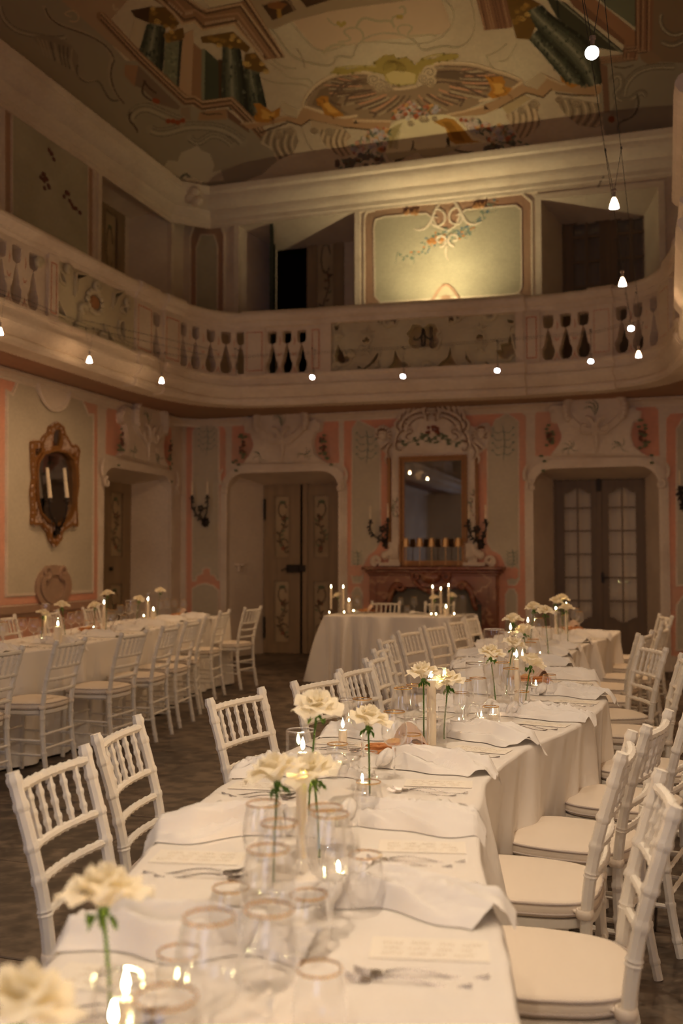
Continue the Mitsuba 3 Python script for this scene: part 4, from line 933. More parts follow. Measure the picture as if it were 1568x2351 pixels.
# ================================================================ SCONCES
def leafy(P, n, r, size=.035):
    ms = []
    for q in np.linspace(.15, .95, n):
        i = int(q * (len(P) - 1)); p = P[i]
        a = r.uniform(-.9, .9) + r.choice([0, math.pi]); e = ell((0, 0, 0), (size, size * .42, size * .25), 1)
        e.apply_translation([size * .8, 0, 0]); e.apply_transform(trimesh.transformations.rotation_matrix(a * .6 + (1.2 if a < 1 else 1.9), [0, 0, 1])); e.apply_transform(trimesh.transformations.rotation_matrix(r.uniform(-.8, .8), [0, 1, 0]))
        e.apply_translation(p); ms.append(e)
    return ms
def sconce(mat, c, label, seed, arms=((-.15, .30), (.10, .31)), tilt=0.0, candle=.20, rad=.011, name='wall_sconce', mid_arm=True):
    k = fresh(name); lab(k, label, 'sconce')
    r = random.Random(seed); lv = []
    add('backplate', on(mat, cat_([ell((*c, .05), (.05, .06, .03), 2)] + [ell((c[0] + .05 * math.cos(a), c[1] + .055 * math.sin(a), .055), (.02, .02, .02)) for a in np.linspace(0, 6.28, 8)[:-1]])), 'mat_iron', True, parent=k)
    for dx, dz in arms:
        P = smooth_path(np.array([(c[0], c[1], .06), (c[0] + dx * .45, c[1] + dz * .22, .14), (c[0] + dx * .95, c[1] + dz * .6, .19), (c[0] + dx, c[1] + dz, .20)]), 14)
        add('arm', on(mat, tube(P, .011, 5)), 'mat_iron', True, parent=k)
        lv += leafy(P, 9, r)
        t = np.array([c[0] + dx, c[1] + dz, .20])
        add('candle_cup', on(mat, cat_([tube([t, t + [0, .012, 0]], [.045, .04], 10), tube([t + [0, .01, 0], t + [0, .055, 0]], [.020, .022], 8)])), 'mat_iron', 40, parent=k)
        add('candle', on(mat, tube([t + [0, .05, 0], t + [-tilt * candle, .05 + candle, 0]], [rad, rad * .75], 8)), 'mat_wax', 40, parent=k)
    if mid_arm:
        P = smooth_path(np.array([(c[0], c[1], .06), (c[0] - .05, c[1] + .1, .12), (c[0] - .03, c[1] + .2, .15)]), 8)
        add('stem', on(mat, tube(P, .009, 5)), 'mat_iron', True, parent=k)
        for j in range(5): lv.append(ell((P[-1][0] + .035 * math.cos(j * 1.256), P[-1][1] + .035 * math.sin(j * 1.256), .15), (.022, .022, .012)))
    add('leaves', on(mat, cat_(lv)), 'mat_iron', parent=k)
c = C([(283, 585)], 400, 1050, 3.92)[0]; sconce(BACK, (c[0] + .02, c[1]), 'iron leaf sconce with two candles on the green pilaster beside the left door', 1, ((-.15, .34), (.10, .34)))
sconce(BACK, oz(352, 1405), 'iron leaf sconce with two candles left of the mantel mirror', 2, ((-.19, .28), (.06, .30)))
sconce(BACK, oz(1192, 1410), 'iron leaf sconce with two candles right of the mantel mirror', 3, ((-.13, .28), (.10, .28)))
c = pb((1572, 1163))[0]; sconce(BACK, c, 'iron leaf sconce cut by the right edge, beyond the glazed door', 4, ((-.06, .20), (.12, .20)))
# ================================================================ GILT MIRROR on the left wall
def lm(P): return C(P, 0, 850, 3.733, pl)
k = 'gilt_mirror'; lab(k, 'rococo mirror in a carved gilt frame with candle arms on the left wall', 'mirror')
out = Polygon(lm([(455, 468), (500, 500), (512, 560), (540, 600), (560, 645), (590, 670), (610, 655), (635, 690), (625, 760), (622, 820), (628, 980), (612, 1100), (612, 1180), (618, 1325), (580, 1310), (510, 1355), (480, 1390), (480, 1440), (440, 1490), (405, 1450), (385, 1380), (330, 1310), (252, 1308), (258, 1180), (247, 1040), (265, 930), (257, 820), (250, 625), (290, 620), (325, 640), (350, 585), (395, 540), (402, 500)])).buffer(.01)
gls = Polygon(lm([(290, 790), (330, 725), (430, 695), (520, 712), (580, 770), (600, 860), (605, 1000), (600, 1150), (560, 1255), (500, 1305), (440, 1318), (370, 1285), (310, 1220), (285, 1120), (277, 980), (277, 860)])).buffer(.02).buffer(-.02)
g2 = Polygon(lm([(440, 512), (488, 512), (490, 570), (475, 648), (420, 648), (427, 560)])); g3 = Polygon(lm([(270, 675), (325, 665), (320, 700), (272, 745)])); g4 = Polygon(lm([(560, 730), (608, 725), (606, 790)])); g5 = Polygon(lm([(418, 1385), (460, 1385), (458, 1435), (435, 1448), (418, 1430)]))
allg = unary_union([gls, g2, g3, g4, g5])
add('frame', on(LEFT, cat_([ext(out.difference(allg), .035), ext(gls.buffer(.028).difference(gls), .07), ext(out.exterior.buffer(.014), .055)]), .02), 'mat_giltwood', parent=k)
add('glass', on(LEFT, ext(gls, .006), .025), 'mat_mirror', parent=k)
for g in (g2, g3, g4, g5): add('small_glass', on(LEFT, ext(g, .006), .025), 'mat_mirror', parent=k)
cv = []; r = random.Random(12)
ring = out.difference(gls.buffer(.03))
b = ring.bounds; n_ = 0
while n_ < 170:
    p = Point(r.uniform(b[0], b[2]), r.uniform(b[1], b[3]))
    if ring.contains(p) and not allg.buffer(.045).contains(p):
        a = r.uniform(0, 3.14); l = r.uniform(.025, .055)
        cv.append(scroll_tube([(p.x - l * math.cos(a), p.y - l * math.sin(a)), (p.x + .015 * math.sin(a), p.y - .015 * math.cos(a)), (p.x + l * math.cos(a), p.y + l * math.sin(a))], .009, .006, .062, 7, 4)); n_ += 1
for q in np.linspace(0, 1, 46):
    p = out.exterior.interpolate(q, True); a = r.uniform(0, 6.28)
    cv.append(volute((p.x, p.y), .03, .9, a, .010, r.choice([-1, 1]), .06, 10))
add('carving', on(LEFT, cat_(cv)), 'mat_linen_pink', 40, parent=k)
c = lm([(455, 1365)])[0]
AC = [at_x(a_ / 3.733, 850 + b_ / 3.733, XL + .20)[[1, 2]] - np.array(c) - [0, .05] for a_, b_ in ((430, 1092), (575, 1090))]
sconce(LEFT, c, 'iron candle arm with two thick white candles in front of the gilt mirror', 5, (tuple(AC[0]), tuple(AC[1])), .20, .34, .024, 'mirror_sconce', False)
# ================================================================ TABLES AND CLOTHS
def cloth_bump(p, n, uv): return mikit.fbm(p.x * 3.1, p.y * 5.3, p.z * 1.0, 3) + .25 * mikit.noise(p.x * 19, p.y * 23, p.z * 7)
scene['mat_cloth'] = {'type': 'twosided', 'bsdf': {'type': 'bumpmap', 'arbitrary': mikit.proc(cloth_bump, 4e-3), 'scale': .028, 'bsdf': {'type': 'diffuse', 'reflectance': rgb(.80, .77, .73)}}}
def cloth(outline, zt, seed=0, zb=.015, amp=.13, freq=34.0, skip=None, flare=.015):
    """tablecloth: the flat top and a hanging skirt in folds. outline: counter-clockwise"""
    ol = Polygon(outline).exterior
    if not ol.is_ccw: ol = Polygon(outline[::-1]).exterior
    n = int(ol.length / .018); r = np.random.default_rng(seed)
    s = np.linspace(0, ol.length, n, endpoint=False)
    P = np.array([ol.interpolate(q).coords[0] for q in s])
    t = np.roll(P, -2, 0) - np.roll(P, 2, 0); t /= np.linalg.norm(t, axis=1, keepdims=True); N = np.c_[t[:, 1], -t[:, 0]]
    k = ol.length
    ph = sum(a * meshkit.noise(np.c_[s * f, s * 0, s * 0 + seed * 7.3], seed + 3) for a, f in ((1.6, 1.3), (.6, 3.1)))
    w = np.sin(freq * s * .55 + 9 * ph) * .6 + np.sin(freq * s * .27 + 5 * ph + 1.3) * .55
    gate = .35 + 1.25 * meshkit.noise(np.c_[s * 1.1, s * 0 + 5, s * 0], seed + 9)
    fold = (np.maximum(w, -.35) + .15) * gate - .55
    Z = [(zt, -.020, 0), (zt - .0005, -.008, 0), (zt - .004, .0, .02), (zt - .012, .005, .05), (zt - .05, .007, .16), (zt - .13, .010, .36), (zt - .26, .014, .62), (zt - .42, .02, .85), (zt - .58, .026, 1.0), (zb, .026 + flare * .5, 1.15)]
    V = [];
    for z, o, a in Z:
        V.append(np.c_[P + N * (o + a * amp * fold + (flare * ((zt - z) / zt) if o > .005 else 0))[:, None], np.full(n, z)])
    V = np.vstack(V); Fc = []
    for i in range(len(Z) - 1):
        for j in range(n):
            if skip is not None and skip(P[j], N[j]): continue
            a, b = i * n + j, i * n + (j + 1) % n
            Fc += [(a, a + n, b + n), (a, b + n, b)]
    top = trimesh.creation.triangulate_polygon(Polygon(P - N * .020), engine='earcut')
    tv = np.c_[top[0], np.full(len(top[0]), zt)]
    sk = trimesh.Trimesh(V, Fc, process=False); tp = trimesh.Trimesh(tv, top[1], process=False)
    if tp.face_normals[:, 2].mean() < 0: tp.invert()
    return cat_([sk, tp])
ZT = .775
MC = np.array([(-.44, .35), (-.55, 1.3), (-.745, 2.1), (-.83, 2.55), (-.86, 2.9), (-.82, 3.45), (-.69, 4.0), (-.63, 4.66), (-.74, 5.5), (-.92, 6.2), (-.985, 6.9), (-.955, 7.8), (-.80, 8.8), (-.77, 9.5)])
_my = PchipInterpolator(MC[:, 1], MC[:, 0])
def centre(y): return float(_my(y))
def c_dir(y): d = np.array([float(_my(y, 1)), 1.0]); return d / np.linalg.norm(d)
HW = .36
def edge_pt(y, side, off=0.0):
    d = c_dir(y); n = np.array([d[1], -d[0]]) * side
    return np.array([centre(y), y]) + n * (HW + off), n
def serp(y0, y1, hw=HW, n=60):
    Y = np.linspace(y0, y1, n)
    R_ = [edge_pt(y, 1)[0] for y in Y]; L_ = [edge_pt(y, -1)[0] for y in Y]
    return [tuple(p) for p in R_] + [tuple(p) for p in L_[::-1]]
def rounded(pts, r=.03): return list(Polygon(pts).buffer(0).buffer(-r).buffer(r, 6).exterior.coords)[:-1]
for i, (y0, y1, lb) in enumerate(((.38, 2.52, 'white cloth on the nearest part of the serpentine table'), (2.52, 5.84, 'white cloth with hanging folds on the middle part of the serpentine table'), (5.84, 9.5, 'white cloth on the far part of the serpentine table towards the glazed door'))):
    key = add('tablecloth', cloth(rounded(serp(y0 - (.03 if i else 0), y1 + (.03 if i < 2 else 0)), .04), ZT - .0008 * i, 3 + i, skip=(lambda p, nn, a=y0, b=y1, i=i: (i > 0 and p[1] < a + .05 and nn[1] < -.8) or (i < 2 and p[1] > b - .05 and nn[1] > .8))), 'mat_cloth', 35)
    lab(key, lb, 'tablecloth', 'tablecloths on the serpentine table')
LC = np.array([(-4.70, 3.0), (-4.72, 4.5), (-4.66, 5.7), (-4.62, 6.4), (-4.78, 7.6), (-5.05, 8.7), (-5.20, 9.6), (-5.20, 10.62)])
_ly = PchipInterpolator(LC[:, 1], LC[:, 0])
def ledge(y, side, off=0.0):
    d = np.array([float(_ly(y, 1)), 1.0]); d /= np.linalg.norm(d); n = np.array([d[1], -d[0]]) * side
    return np.array([float(_ly(y)), y]) + n * (.40 + off), n
Y = np.linspace(3.0, 10.6, 70)
key = add('tablecloth', cloth(rounded([tuple(ledge(y, 1)[0]) for y in Y] + [tuple(ledge(y, -1)[0]) for y in Y[::-1]], .04), ZT, 11, amp=.035), 'mat_cloth', 35)
lab(key, 'long white cloth on the table along the left wall', 'tablecloth')
HT = [(-3.76, 10.86), (-2.30, 10.98), (-2.16, 11.80), (-3.80, 11.70)]
key = add('tablecloth', cloth(rounded(HT, .02), .785, 17, amp=.11, freq=34, flare=.04), 'mat_cloth', 35)
lab(key, 'white cloth falling in folds over the small head table before the fireplace', 'tablecloth')

# ================================================================ CHAIRS
def turned(p0, p1, r, nodes, n=8, bump=1.22, w=.006, taper=1.0):
    """bamboo-turned rod: rings at the given fractions"""
    p0, p1 = np.array(p0, float), np.array(p1, float); Ln = np.linalg.norm(p1 - p0)
    q = {0.0: 1.0, 1.0: 1.0}
    for k_ in nodes:
        for d, b in ((-1.6 * w, 1.0), (-.6 * w, bump), (.6 * w, bump), (1.6 * w, 1.0)):
            f = k_ + d / Ln
            if 0 <= f <= 1: q[f] = b
    f = np.array(sorted(q)); b = np.array([q[x] for x in f])
    rr = r * b * (1 + (taper - 1) * f)
    return tube(p0 + f[:, None] * (p1 - p0), rr, n)
def bent(P, r, nodes_z, n=8):
    P = smooth_path(np.array(P, float), 20)
    zz = P[:, 2]; Z = list(zz); rad = [r] * len(Z)
    for nz in nodes_z:
        for d, b in ((-.012, 1), (-.005, 1.2), (.005, 1.2), (.012, 1)):
            Z.append(nz + d); rad.append(r * b)
    o = np.argsort(Z); Z = np.array(Z)[o]; rad = np.array(rad)[o]
    Q = np.c_[np.interp(Z, zz, P[:, 0]), np.interp(Z, zz, P[:, 1]), Z]
    keep = np.r_[True, np.diff(Z) > 1e-4]
    return tube(Q[keep], rad[keep], n)
def seat_outline(s=1.0, n=40):
    P = []
    for a in np.linspace(0, 2 * math.pi, n, endpoint=False):
        c, sn = math.cos(a), math.sin(a)
        x = math.copysign(abs(c) ** .55, c); y = math.copysign(abs(sn) ** .55, sn)
        wx = .205 if y > 0 else .205 - .025 * (-y)
        P.append((x * wx * s, y * .205 * s))
    return P
def chair_parts():
    N, Ms = [], []
    def p(n, m, mt='mat_white_wood', sm=35): N.append(n); Ms.append((m, mt, sm))
    # cushion with a domed top
    rows = [(.96, .452), (1.0, .458), (1.015, .470), (1.015, .482), (1.0, .492), (.95, .499), (.80, .505), (.5, .510), (.2, .512)]
    o = np.array(seat_outline()); n = len(o)
    V = np.vstack([np.c_[o * s, np.full(n, z)] for s, z in rows] + [[[0, 0, .512]], [[0, 0, .452]]]); Fc = []
    for i in range(len(rows) - 1):
        for j in range(n):
            a, b = i * n + j, i * n + (j + 1) % n; Fc += [(a, b, b + n), (a, b + n, a + n)]
    L = (len(rows) - 1) * n
    for j in range(n): Fc += [(L + j, L + (j + 1) % n, len(V) - 2), ((j + 1) % n, j, len(V) - 1)]
    p('cushion', trimesh.Trimesh(V, Fc, process=False), 'mat_cushion', True)
    p('cushion__piping', cat_([tube(np.c_[o * 1.012, np.full(n, z)], .0040, 5, closed=True) for z in (.464, .491)]), 'mat_piping', True)
    fr = Polygon(seat_outline(1.0)); p('seat_frame', cat_([ext(fr, .022, .428), ext(fr.buffer(-.03), .014, .414)]), sm=False)
    bx, by = .172, -.185
    for s in (-1, 1):
        p('back_post', bent([(s * .178, -.235, 0), (s * .176, by - .012, .22), (s * bx, by, .44), (s * (bx + .003), by - .022, .62), (s * (bx + .008), by - .070, .80), (s * (bx + .010), by - .100, .900)], .0165, (.06, .18, .30, .40, .472, .575, .65, .725, .82, .880)))
    for s in (-1, 1):
        p('front_leg', turned((s * .178, .185, 0), (s * .172, .168, .43), .0155, (.12, .38, .65, .93), taper=1.1))
    def back_y(z): return float(np.interp(z, [.44, .62, .80, .900], [by, by - .022, by - .070, by - .100]))
    def back_x(z): return float(np.interp(z, [.44, .62, .80, .900], [bx, bx + .003, bx + .008, bx + .010]))
    for z, r in ((.860, .0125), (.722, .0105), (.645, .0105), (.568, .0105)):
        x, y = back_x(z), back_y(z)
        f = np.linspace(0, 1, 15); Q = np.c_[(2 * f - 1) * x, y - .018 * np.sin(math.pi * f), np.full(15, z)]
        ff = [0.0]; rr = [1.0]
        for k_ in np.linspace(.1, .9, 8):
            for d, b in ((-.022, 1), (-.01, 1.22), (.01, 1.22), (.022, 1)): ff.append(k_ + d); rr.append(b)
        ff.append(1.0); rr.append(1.0); ff = np.array(ff)
        p('top_rail' if z > .8 else 'back_rail', tube(np.c_[np.interp(ff, f, Q[:, 0]), np.interp(ff, f, Q[:, 1]), np.full(len(ff), z)], np.array(rr) * r, 7))
    for i in range(5):
        f = (i + 1) / 6; x0, x1 = (2 * f - 1) * back_x(.725), (2 * f - 1) * back_x(.855); b = -.018 * math.sin(math.pi * f)
        p('spindle', turned((x0, back_y(.725) + b, .725), (x1, back_y(.855) + b, .855), .0085, (.22, .5, .78), 6, 1.35))
    for s in (-1, 1):
        p('stretcher', turned((s * .176, -.200, .26), (s * .175, .175, .26), .0085, (.25, .5, .75), 6)); p('stretcher', turned((s * .177, -.205, .17), (s * .176, .178, .17), .0085, (.25, .5, .75), 6))
    for y, z in ((.180, .20), (.177, .29), (-.200, .21), (-.196, .30)):
        p('stretcher', turned((-.175, y, z), (.175, y, z), .0085, (.2, .4, .6, .8), 6))
    for s in (-1, 1):
        p('cushion_tie', cat_([tube([(s * .172 + .021 * math.cos(a), by + .003 + .021 * math.sin(a), .472) for a in np.linspace(0, 6.28, 11)[:-1]], .0045, 6, closed=True, flat=3.0), tube([(s * .172, by + .02, .472), (s * .16, by + .05, .478)], .007, 5)]), 'mat_cushion', True)
    return [(n, mikit.ply(m, mt, sm)) for n, (m, mt, sm) in zip(numbered([q.replace('cushion__piping', 'cushion__piping') for q in N]), Ms)]
CH = chair_parts()
def chair(M, face, label, group, back=.05):
    """M: middle of the top rail on plan, face: heading towards the table"""
    f = np.array(face, float); f /= np.linalg.norm(f)
    c = np.array(M) + f * (.28 - back)
    rz = math.atan2(f[1], f[0]) - math.pi / 2
    return place('chiavari_chair', CH, TM(c[0], c[1], .001, rz), label, 'chair', group)
NTH = ['nearest', 'second', 'third', 'fourth', 'fifth', 'sixth', 'seventh', 'eighth', 'ninth', 'tenth', 'eleventh', 'twelfth', 'thirteenth', 'fourteenth']
def nth(i, n, a='from the camera'): return 'nearest' if i == 0 else 'farthest' if i == n - 1 else NTH[i]
LEFT_CH = [((-1.40, 1.42), (.97, .22)), ((-1.50, 2.22), (1, .10)), ((-1.615, 2.74), (1, .19)), ((-1.57, 3.53), (1, -.15)), ((-1.455, 4.12), (1, -.21)), ((-1.44, 4.64), (1, -.12)), ((-1.50, 5.18), (1, .02)), ((-1.62, 5.72), (1, .06)), ((-1.78, 6.42), (1, .02)), ((-1.83, 7.24), (1, -.2)), ((-1.78, 7.86), (1, -.24)), ((-1.76, 8.60), (1, -.17)), ((-1.74, 9.2), (1, -.1))]
for i, (M, f) in enumerate(LEFT_CH):
    chair(M, f, 'white chiavari chair with cream cushion, ' + nth(i, len(LEFT_CH)) + ' on the left side of the serpentine table', 'chairs on the left side of the serpentine table', .0)
RIGHT_CH = [((-.03, 2.36), (-1, -.08)), ((-.15, 2.92), (-1, .04)), ((-.07, 3.40), (-1, .18)), ((.07, 3.97), (-1, .20)), ((.14, 4.68), (-1, .05)), ((.045, 5.62), (-1, -.06)), ((-.12, 6.30), (-1, -.45)), ((-.20, 6.90), (-1, -.02)), ((-.19, 7.50), (-1, .25)), ((-.06, 8.20), (-1, .15)), ((-.06, 9.00), (-1, .10)), ((-.05, 10.0), (-.9, -.3))]
for i, (M, f) in enumerate(RIGHT_CH):
    chair(M, f, 'white chiavari chair with cream cushion, ' + nth(i, len(RIGHT_CH)) + ' on the right side of the serpentine table', 'chairs on the right side of the serpentine table', .02 if i == 0 else .035)
WALL_CH = [((-3.74, 4.95), (-1, .02)), ((-3.76, 5.68), (-1, -.05)), ((-3.74, 6.46), (-1, -.02)), ((-3.82, 7.17), (-1, -.14)), ((-3.95, 7.82), (-1, -.15)), ((-4.17, 8.55), (-1, -.42)), ((-4.42, 9.50), (-1, -.17)), ((-4.44, 10.30), (-1, .10))]
for i, (M, f) in enumerate(WALL_CH):
    chair(M, f, 'white chiavari chair on the near side of the wall-side table, ' + nth(i, len(WALL_CH)) + ' in the row', 'chairs before the table along the left wall')
FAR_CH = [((-5.62, 6.2), (1, 0)), ((-5.66, 7.1), (1, 0)), ((-5.84, 7.95), (1, .2)), ((-6.0, 8.9), (1, .2)), ((-6.1, 9.8), (1, .1))]
for i, (M, f) in enumerate(FAR_CH):
    chair(M, f, 'white chiavari chair between the left wall and its table, ' + nth(i, len(FAR_CH)) + ' of the row', 'chairs along the left wall')
chair((-3.42, 12.28), (0, -1), 'white chiavari chair behind the head table, its left one before the fireplace', 'chairs behind the head table')
chair((-2.72, 12.28), (0, -1), 'white chiavari chair behind the head table, its right one behind the candles', 'chairs behind the head table')
# ================================================================ FRESCO painted on the vault
def vault_hit(P):
    """points of the vault seen at these pixels of the photograph"""
    P = np.asarray(P, float)
    d = FW + RT * ((P[:, :1] - 784) / F) + UP * ((1175.5 - P[:, 1:]) / F)
    lo, hi = np.full(len(P), 3.0), np.full(len(P), 16.5)
    for q in np.linspace(4, 16.5, 120):
        X = EYE + d * q
        ins = (X[:, 0] > XL + .04) & (X[:, 1] < YB - .04) & (X[:, 0] < XR - .04) & (X[:, 2] < vault_z(X[:, 0], X[:, 1]))
        lo = np.where(ins & (lo <= q) & (q - lo < 1.2), q, lo)
    lo = np.maximum(lo, 4); hi = lo + .12
    for _ in range(26):
        m = (lo + hi) / 2; X = EYE + d * m[:, None]
        ins = (X[:, 0] > XL + .04) & (X[:, 1] < YB - .04) & (X[:, 0] < XR - .04) & (X[:, 2] < vault_z(X[:, 0], X[:, 1]))
        lo = np.where(ins, m, lo); hi = np.where(ins, hi, m)
    X = EYE + d * lo[:, None]
    e = 2e-3
    gx_ = (vault_z(X[:, 0] + e, X[:, 1]) - vault_z(X[:, 0] - e, X[:, 1])) / (2 * e); gy_ = (vault_z(X[:, 0], X[:, 1] + e) - vault_z(X[:, 0], X[:, 1] - e)) / (2 * e)
    N = np.c_[gx_, gy_, -np.ones(len(X))]; N /= np.linalg.norm(N, axis=1, keepdims=True)
    return X, N
SHAPES, LAYER = [], [0]
def paint(part, g, col, step=9):
    """a patch of fresco: its outline measured on the photograph, laid on the vault itself; later patches cover earlier ones"""
    g = Polygon(g).buffer(0) if not hasattr(g, 'area') else g
    for p in polys(g):
        if p.area >= 3: SHAPES.append((part, p.simplify(.25), col, step))
def ln(part, pts, w, col, n=None): paint(part, LineString(smooth_path(pts, n or max(8, 4 * len(pts))) if len(pts) > 2 else pts).buffer(w / 2, cap_style=1), col)
def pts_(P, x0, y0, s): return crop(P, x0, y0, s)
q1 = lambda P: pts_(P, 560, 100, 3.564); q2 = lambda P: pts_(P, 950, 100, 3.564); q3 = lambda P: pts_(P, 240, 0, 3.564); q4 = lambda P: pts_(P, 640, 0, 3.136); q5 = lambda P: pts_(P, 1080, 0, 3.213)
GREY, BROWN, DARK, LIGHT, GOLD = (.33, .27, .20), (.29, .16, .095), (.09, .05, .03), (.52, .37, .24), (.36, .20, .055)
rf = random.Random(77)
# grounds
paint('painted_ground', [(-200, -160), (60, -160), (135, -30), (290, 140), (330, 138), (420, 235), (560, 285), (590, 300), (600, 330), (625, 345), (645, 362), (600, 400), (440, 470), (250, 340), (-30, 140), (-200, 20)], GREY, 16)
paint('painted_ground', [(1385, 130), (1450, 120), (1600, 140), (1600, 330), (1395, 345), (1375, 220)], (.30, .25, .19), 16)
paint('painted_ground', [(60, -160), (320, -160), (320, -30), (240, 60), (320, 130), (300, 140), (140, 0)], (.40, .27, .18), 16)
paint('painted_ground', q5([(1340, -500), (2000, -500), (2000, 480), (1400, 455), (1250, 400), (1340, 370)]), (.24, .16, .11), 14)
# pink field with its outlines
paint('painted_field', q4([(100, 150), (400, 70), (900, 5), (1150, -40), (1215, 100), (1235, 185), (1180, 240), (900, 275), (700, 290), (420, 340), (320, 362), (250, 335), (170, 240)]), (.57, .41, .29))
for o, w in ((0, 2.2), (7, 1.2)):
    ln('painted_line', q4([(-90, 180 + o), (0, 270 + o), (100, 400 + o), (250, 455 + o), (400, 440 + o), (410, 410 + o), (540, 400 + o), (545, 375 + o), (1000, 318 + o), (1020, 345 + o), (1170, 330 + o), (1300, 335 + o), (1390, 260), (1410, 150), (1380, -30)]), w, (.40, .33, .23), 60)
ln('painted_line', q4([(85, 160), (230, 325), (330, 370), (420, 345), (700, 300), (1190, 250), (1245, 180), (1165, -20)]), 1.6, (.42, .35, .24), 40)
for P in ([(560, 190), (640, 130), (720, 150), (800, 150), (830, 190)], [(430, 300), (500, 260), (470, 230), (560, 200), (610, 260), (600, 300)], [(870, 240), (880, 180), (960, 200), (930, 240), (1050, 250), (1130, 260)], [(320, 380), (380, 330), (470, 320)], [(350, 130), (390, 170), (470, 180)], [(820, 170), (860, 110), (910, 90), (900, 50), (870, 55)]): ln('painted_scroll', q4(P), rf.uniform(3, 7), (.44, .36, .24))
for x, y in ((430, 165), (450, 180), (470, 165), (860, 120), (880, 120)): paint('painted_scroll', Point(q4([(x, y)])[0]).buffer(5), (.42, .30, .09))
for P in ([(1240, 280), (1340, 440), (1450, 540), (1568, 560)], [(190, 140), (300, 230), (420, 290), (520, 290), (570, 360)], [(130, 270), (260, 320), (420, 330), (500, 340), (560, 380)]): ln('painted_line', (q1 if P[0][0] < 1000 else q3)(P), 1.6, (.42, .34, .23))
for P in ([(600, 100), (700, 50), (760, 0)], [(590, 90), (650, 200), (750, 230)], [(690, 140), (760, 130), (810, 60), (840, 0)]): ln('painted_line', q2(P), 1.6, (.40, .33, .22))
# coffered border at the top
paint('painted_border', q4([(-280, -40), (960, -40), (900, 5), (600, 42), (300, 92), (100, 150), (-30, 205), (-110, 190)]), (.37, .27, .18), 14)
for P in (q3([(1285, 35), (1510, -10), (1568, 80), (1375, 165)]), q4([(150, -10), (390, -10), (200, 52)])): paint('painted_coffer', P, DARK)
ln('painted_coffer', q3([(1300, 40), (1500, 5), (1550, 80)]), 3, (.28, .18, .12)); paint('painted_coffer', q3([(1330, 30), (1420, 5), (1500, 30), (1450, 75), (1400, 75), (1340, 60)]), (.24, .10, .04)); paint('painted_coffer', q3([(1408, 70), (1442, 68), (1452, 140), (1415, 145)]), GOLD)
# left colonnade
def column(P, part='painted_column', hl=.38):
    """outline [left top .. left bottom], [right top .. right bottom]"""
    Lf, Rt = (np.array(smooth_path(a, 14)) for a in P)
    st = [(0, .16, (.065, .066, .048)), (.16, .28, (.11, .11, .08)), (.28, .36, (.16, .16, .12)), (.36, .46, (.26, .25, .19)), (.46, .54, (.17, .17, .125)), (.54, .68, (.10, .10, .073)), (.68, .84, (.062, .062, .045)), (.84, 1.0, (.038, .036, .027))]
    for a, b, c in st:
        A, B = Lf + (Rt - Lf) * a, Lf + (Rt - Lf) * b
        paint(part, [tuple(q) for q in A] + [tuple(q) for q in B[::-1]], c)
    for k in range(70):
        i, t = rf.randrange(14), rf.random(); c = Lf[i] + (Rt[i] - Lf[i]) * t
        paint(part + '_mottling', affinity.scale(Point(c).buffer(rf.uniform(1.2, 2.6), 3), 1, 2.0), rf.choice([(.14, .14, .105), (.045, .05, .038), (.07, .08, .055)]))
        LAYER[0] -= 1
    LAYER[0] += 1
paint('painted_wall', q3([(200, 340), (250, 130), (345, 150), (340, 200), (280, 410)]), (.52, .41, .29))
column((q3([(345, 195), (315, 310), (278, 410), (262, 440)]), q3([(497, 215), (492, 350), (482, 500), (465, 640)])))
paint('painted_pilaster', q3([(500, 350), (612, 335), (588, 735), (478, 640)]), (.20, .20, .14)); paint('painted_pilaster', q3([(612, 325), (637, 320), (606, 745), (586, 730)]), (.06, .055, .04))
for k in range(40): paint('painted_pilaster', Point(q3([(rf.uniform(505, 590), rf.uniform(360, 640))])[0]).buffer(rf.uniform(1.5, 3), 3), rf.choice([(.10, .12, .08), (.28, .28, .2)])); LAYER[0] -= 1
LAYER[0] += 1
paint('painted_pier', q3([(640, 280), (725, 240), (727, 350), (706, 832), (605, 760)]), (.48, .31, .20)); paint('painted_pier', q3([(727, 350), (797, 410), (792, 845), (706, 832)]), (.31, .17, .10))
paint('painted_niche', q3([(795, 400), (822, 400), (942, 510), (937, 835), (815, 852), (790, 842)]), (.075, .08, .055)); paint('painted_niche', q3([(795, 400), (822, 400), (816, 852), (790, 842)]), (.22, .22, .16)); paint('painted_niche', q3([(930, 480), (965, 490), (955, 835), (936, 835)]), DARK)
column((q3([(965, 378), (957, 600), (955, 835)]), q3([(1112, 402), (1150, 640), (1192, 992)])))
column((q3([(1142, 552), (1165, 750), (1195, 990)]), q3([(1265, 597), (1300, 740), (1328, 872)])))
def capital(P, n=5, cols=(GOLD, (.17, .09, .03), (.58, .38, .13))):
    paint('painted_capital', P, cols[1]); g = Polygon(P).buffer(0); b = g.bounds; k = 0; tr = 0
    while k < n and tr < 200:
        tr += 1; c = (rf.uniform(b[0], b[2]), rf.uniform(b[1], b[3]))
        if g.contains(Point(c)):
            r_ = rf.uniform(5, 9); sp = [(c[0] + r_ * (1 - t * .8) * math.cos(t * 9), c[1] + r_ * .8 * (1 - t * .8) * math.sin(t * 9)) for t in np.linspace(0, 1, 18)]
            ln('painted_capital', sp, 2.2, rf.choice([cols[0], cols[2]]), 30); k += 1
paint('painted_capital', q3([(215, 85), (390, 50), (360, 185), (250, 140)]), DARK)
capital(q3([(365, 60), (500, 55), (612, 190), (560, 232), (490, 205), (360, 185)]), 6); capital(q3([(500, 270), (640, 225), (655, 300), (630, 325), (500, 345)]), 4)
capital(q3([(785, 300), (1050, 258), (1192, 385), (1165, 432), (1105, 395), (960, 378), (880, 350), (800, 350)]), 9); capital(q3([(1150, 440), (1235, 430), (1345, 575), (1270, 592), (1140, 552)]), 5)
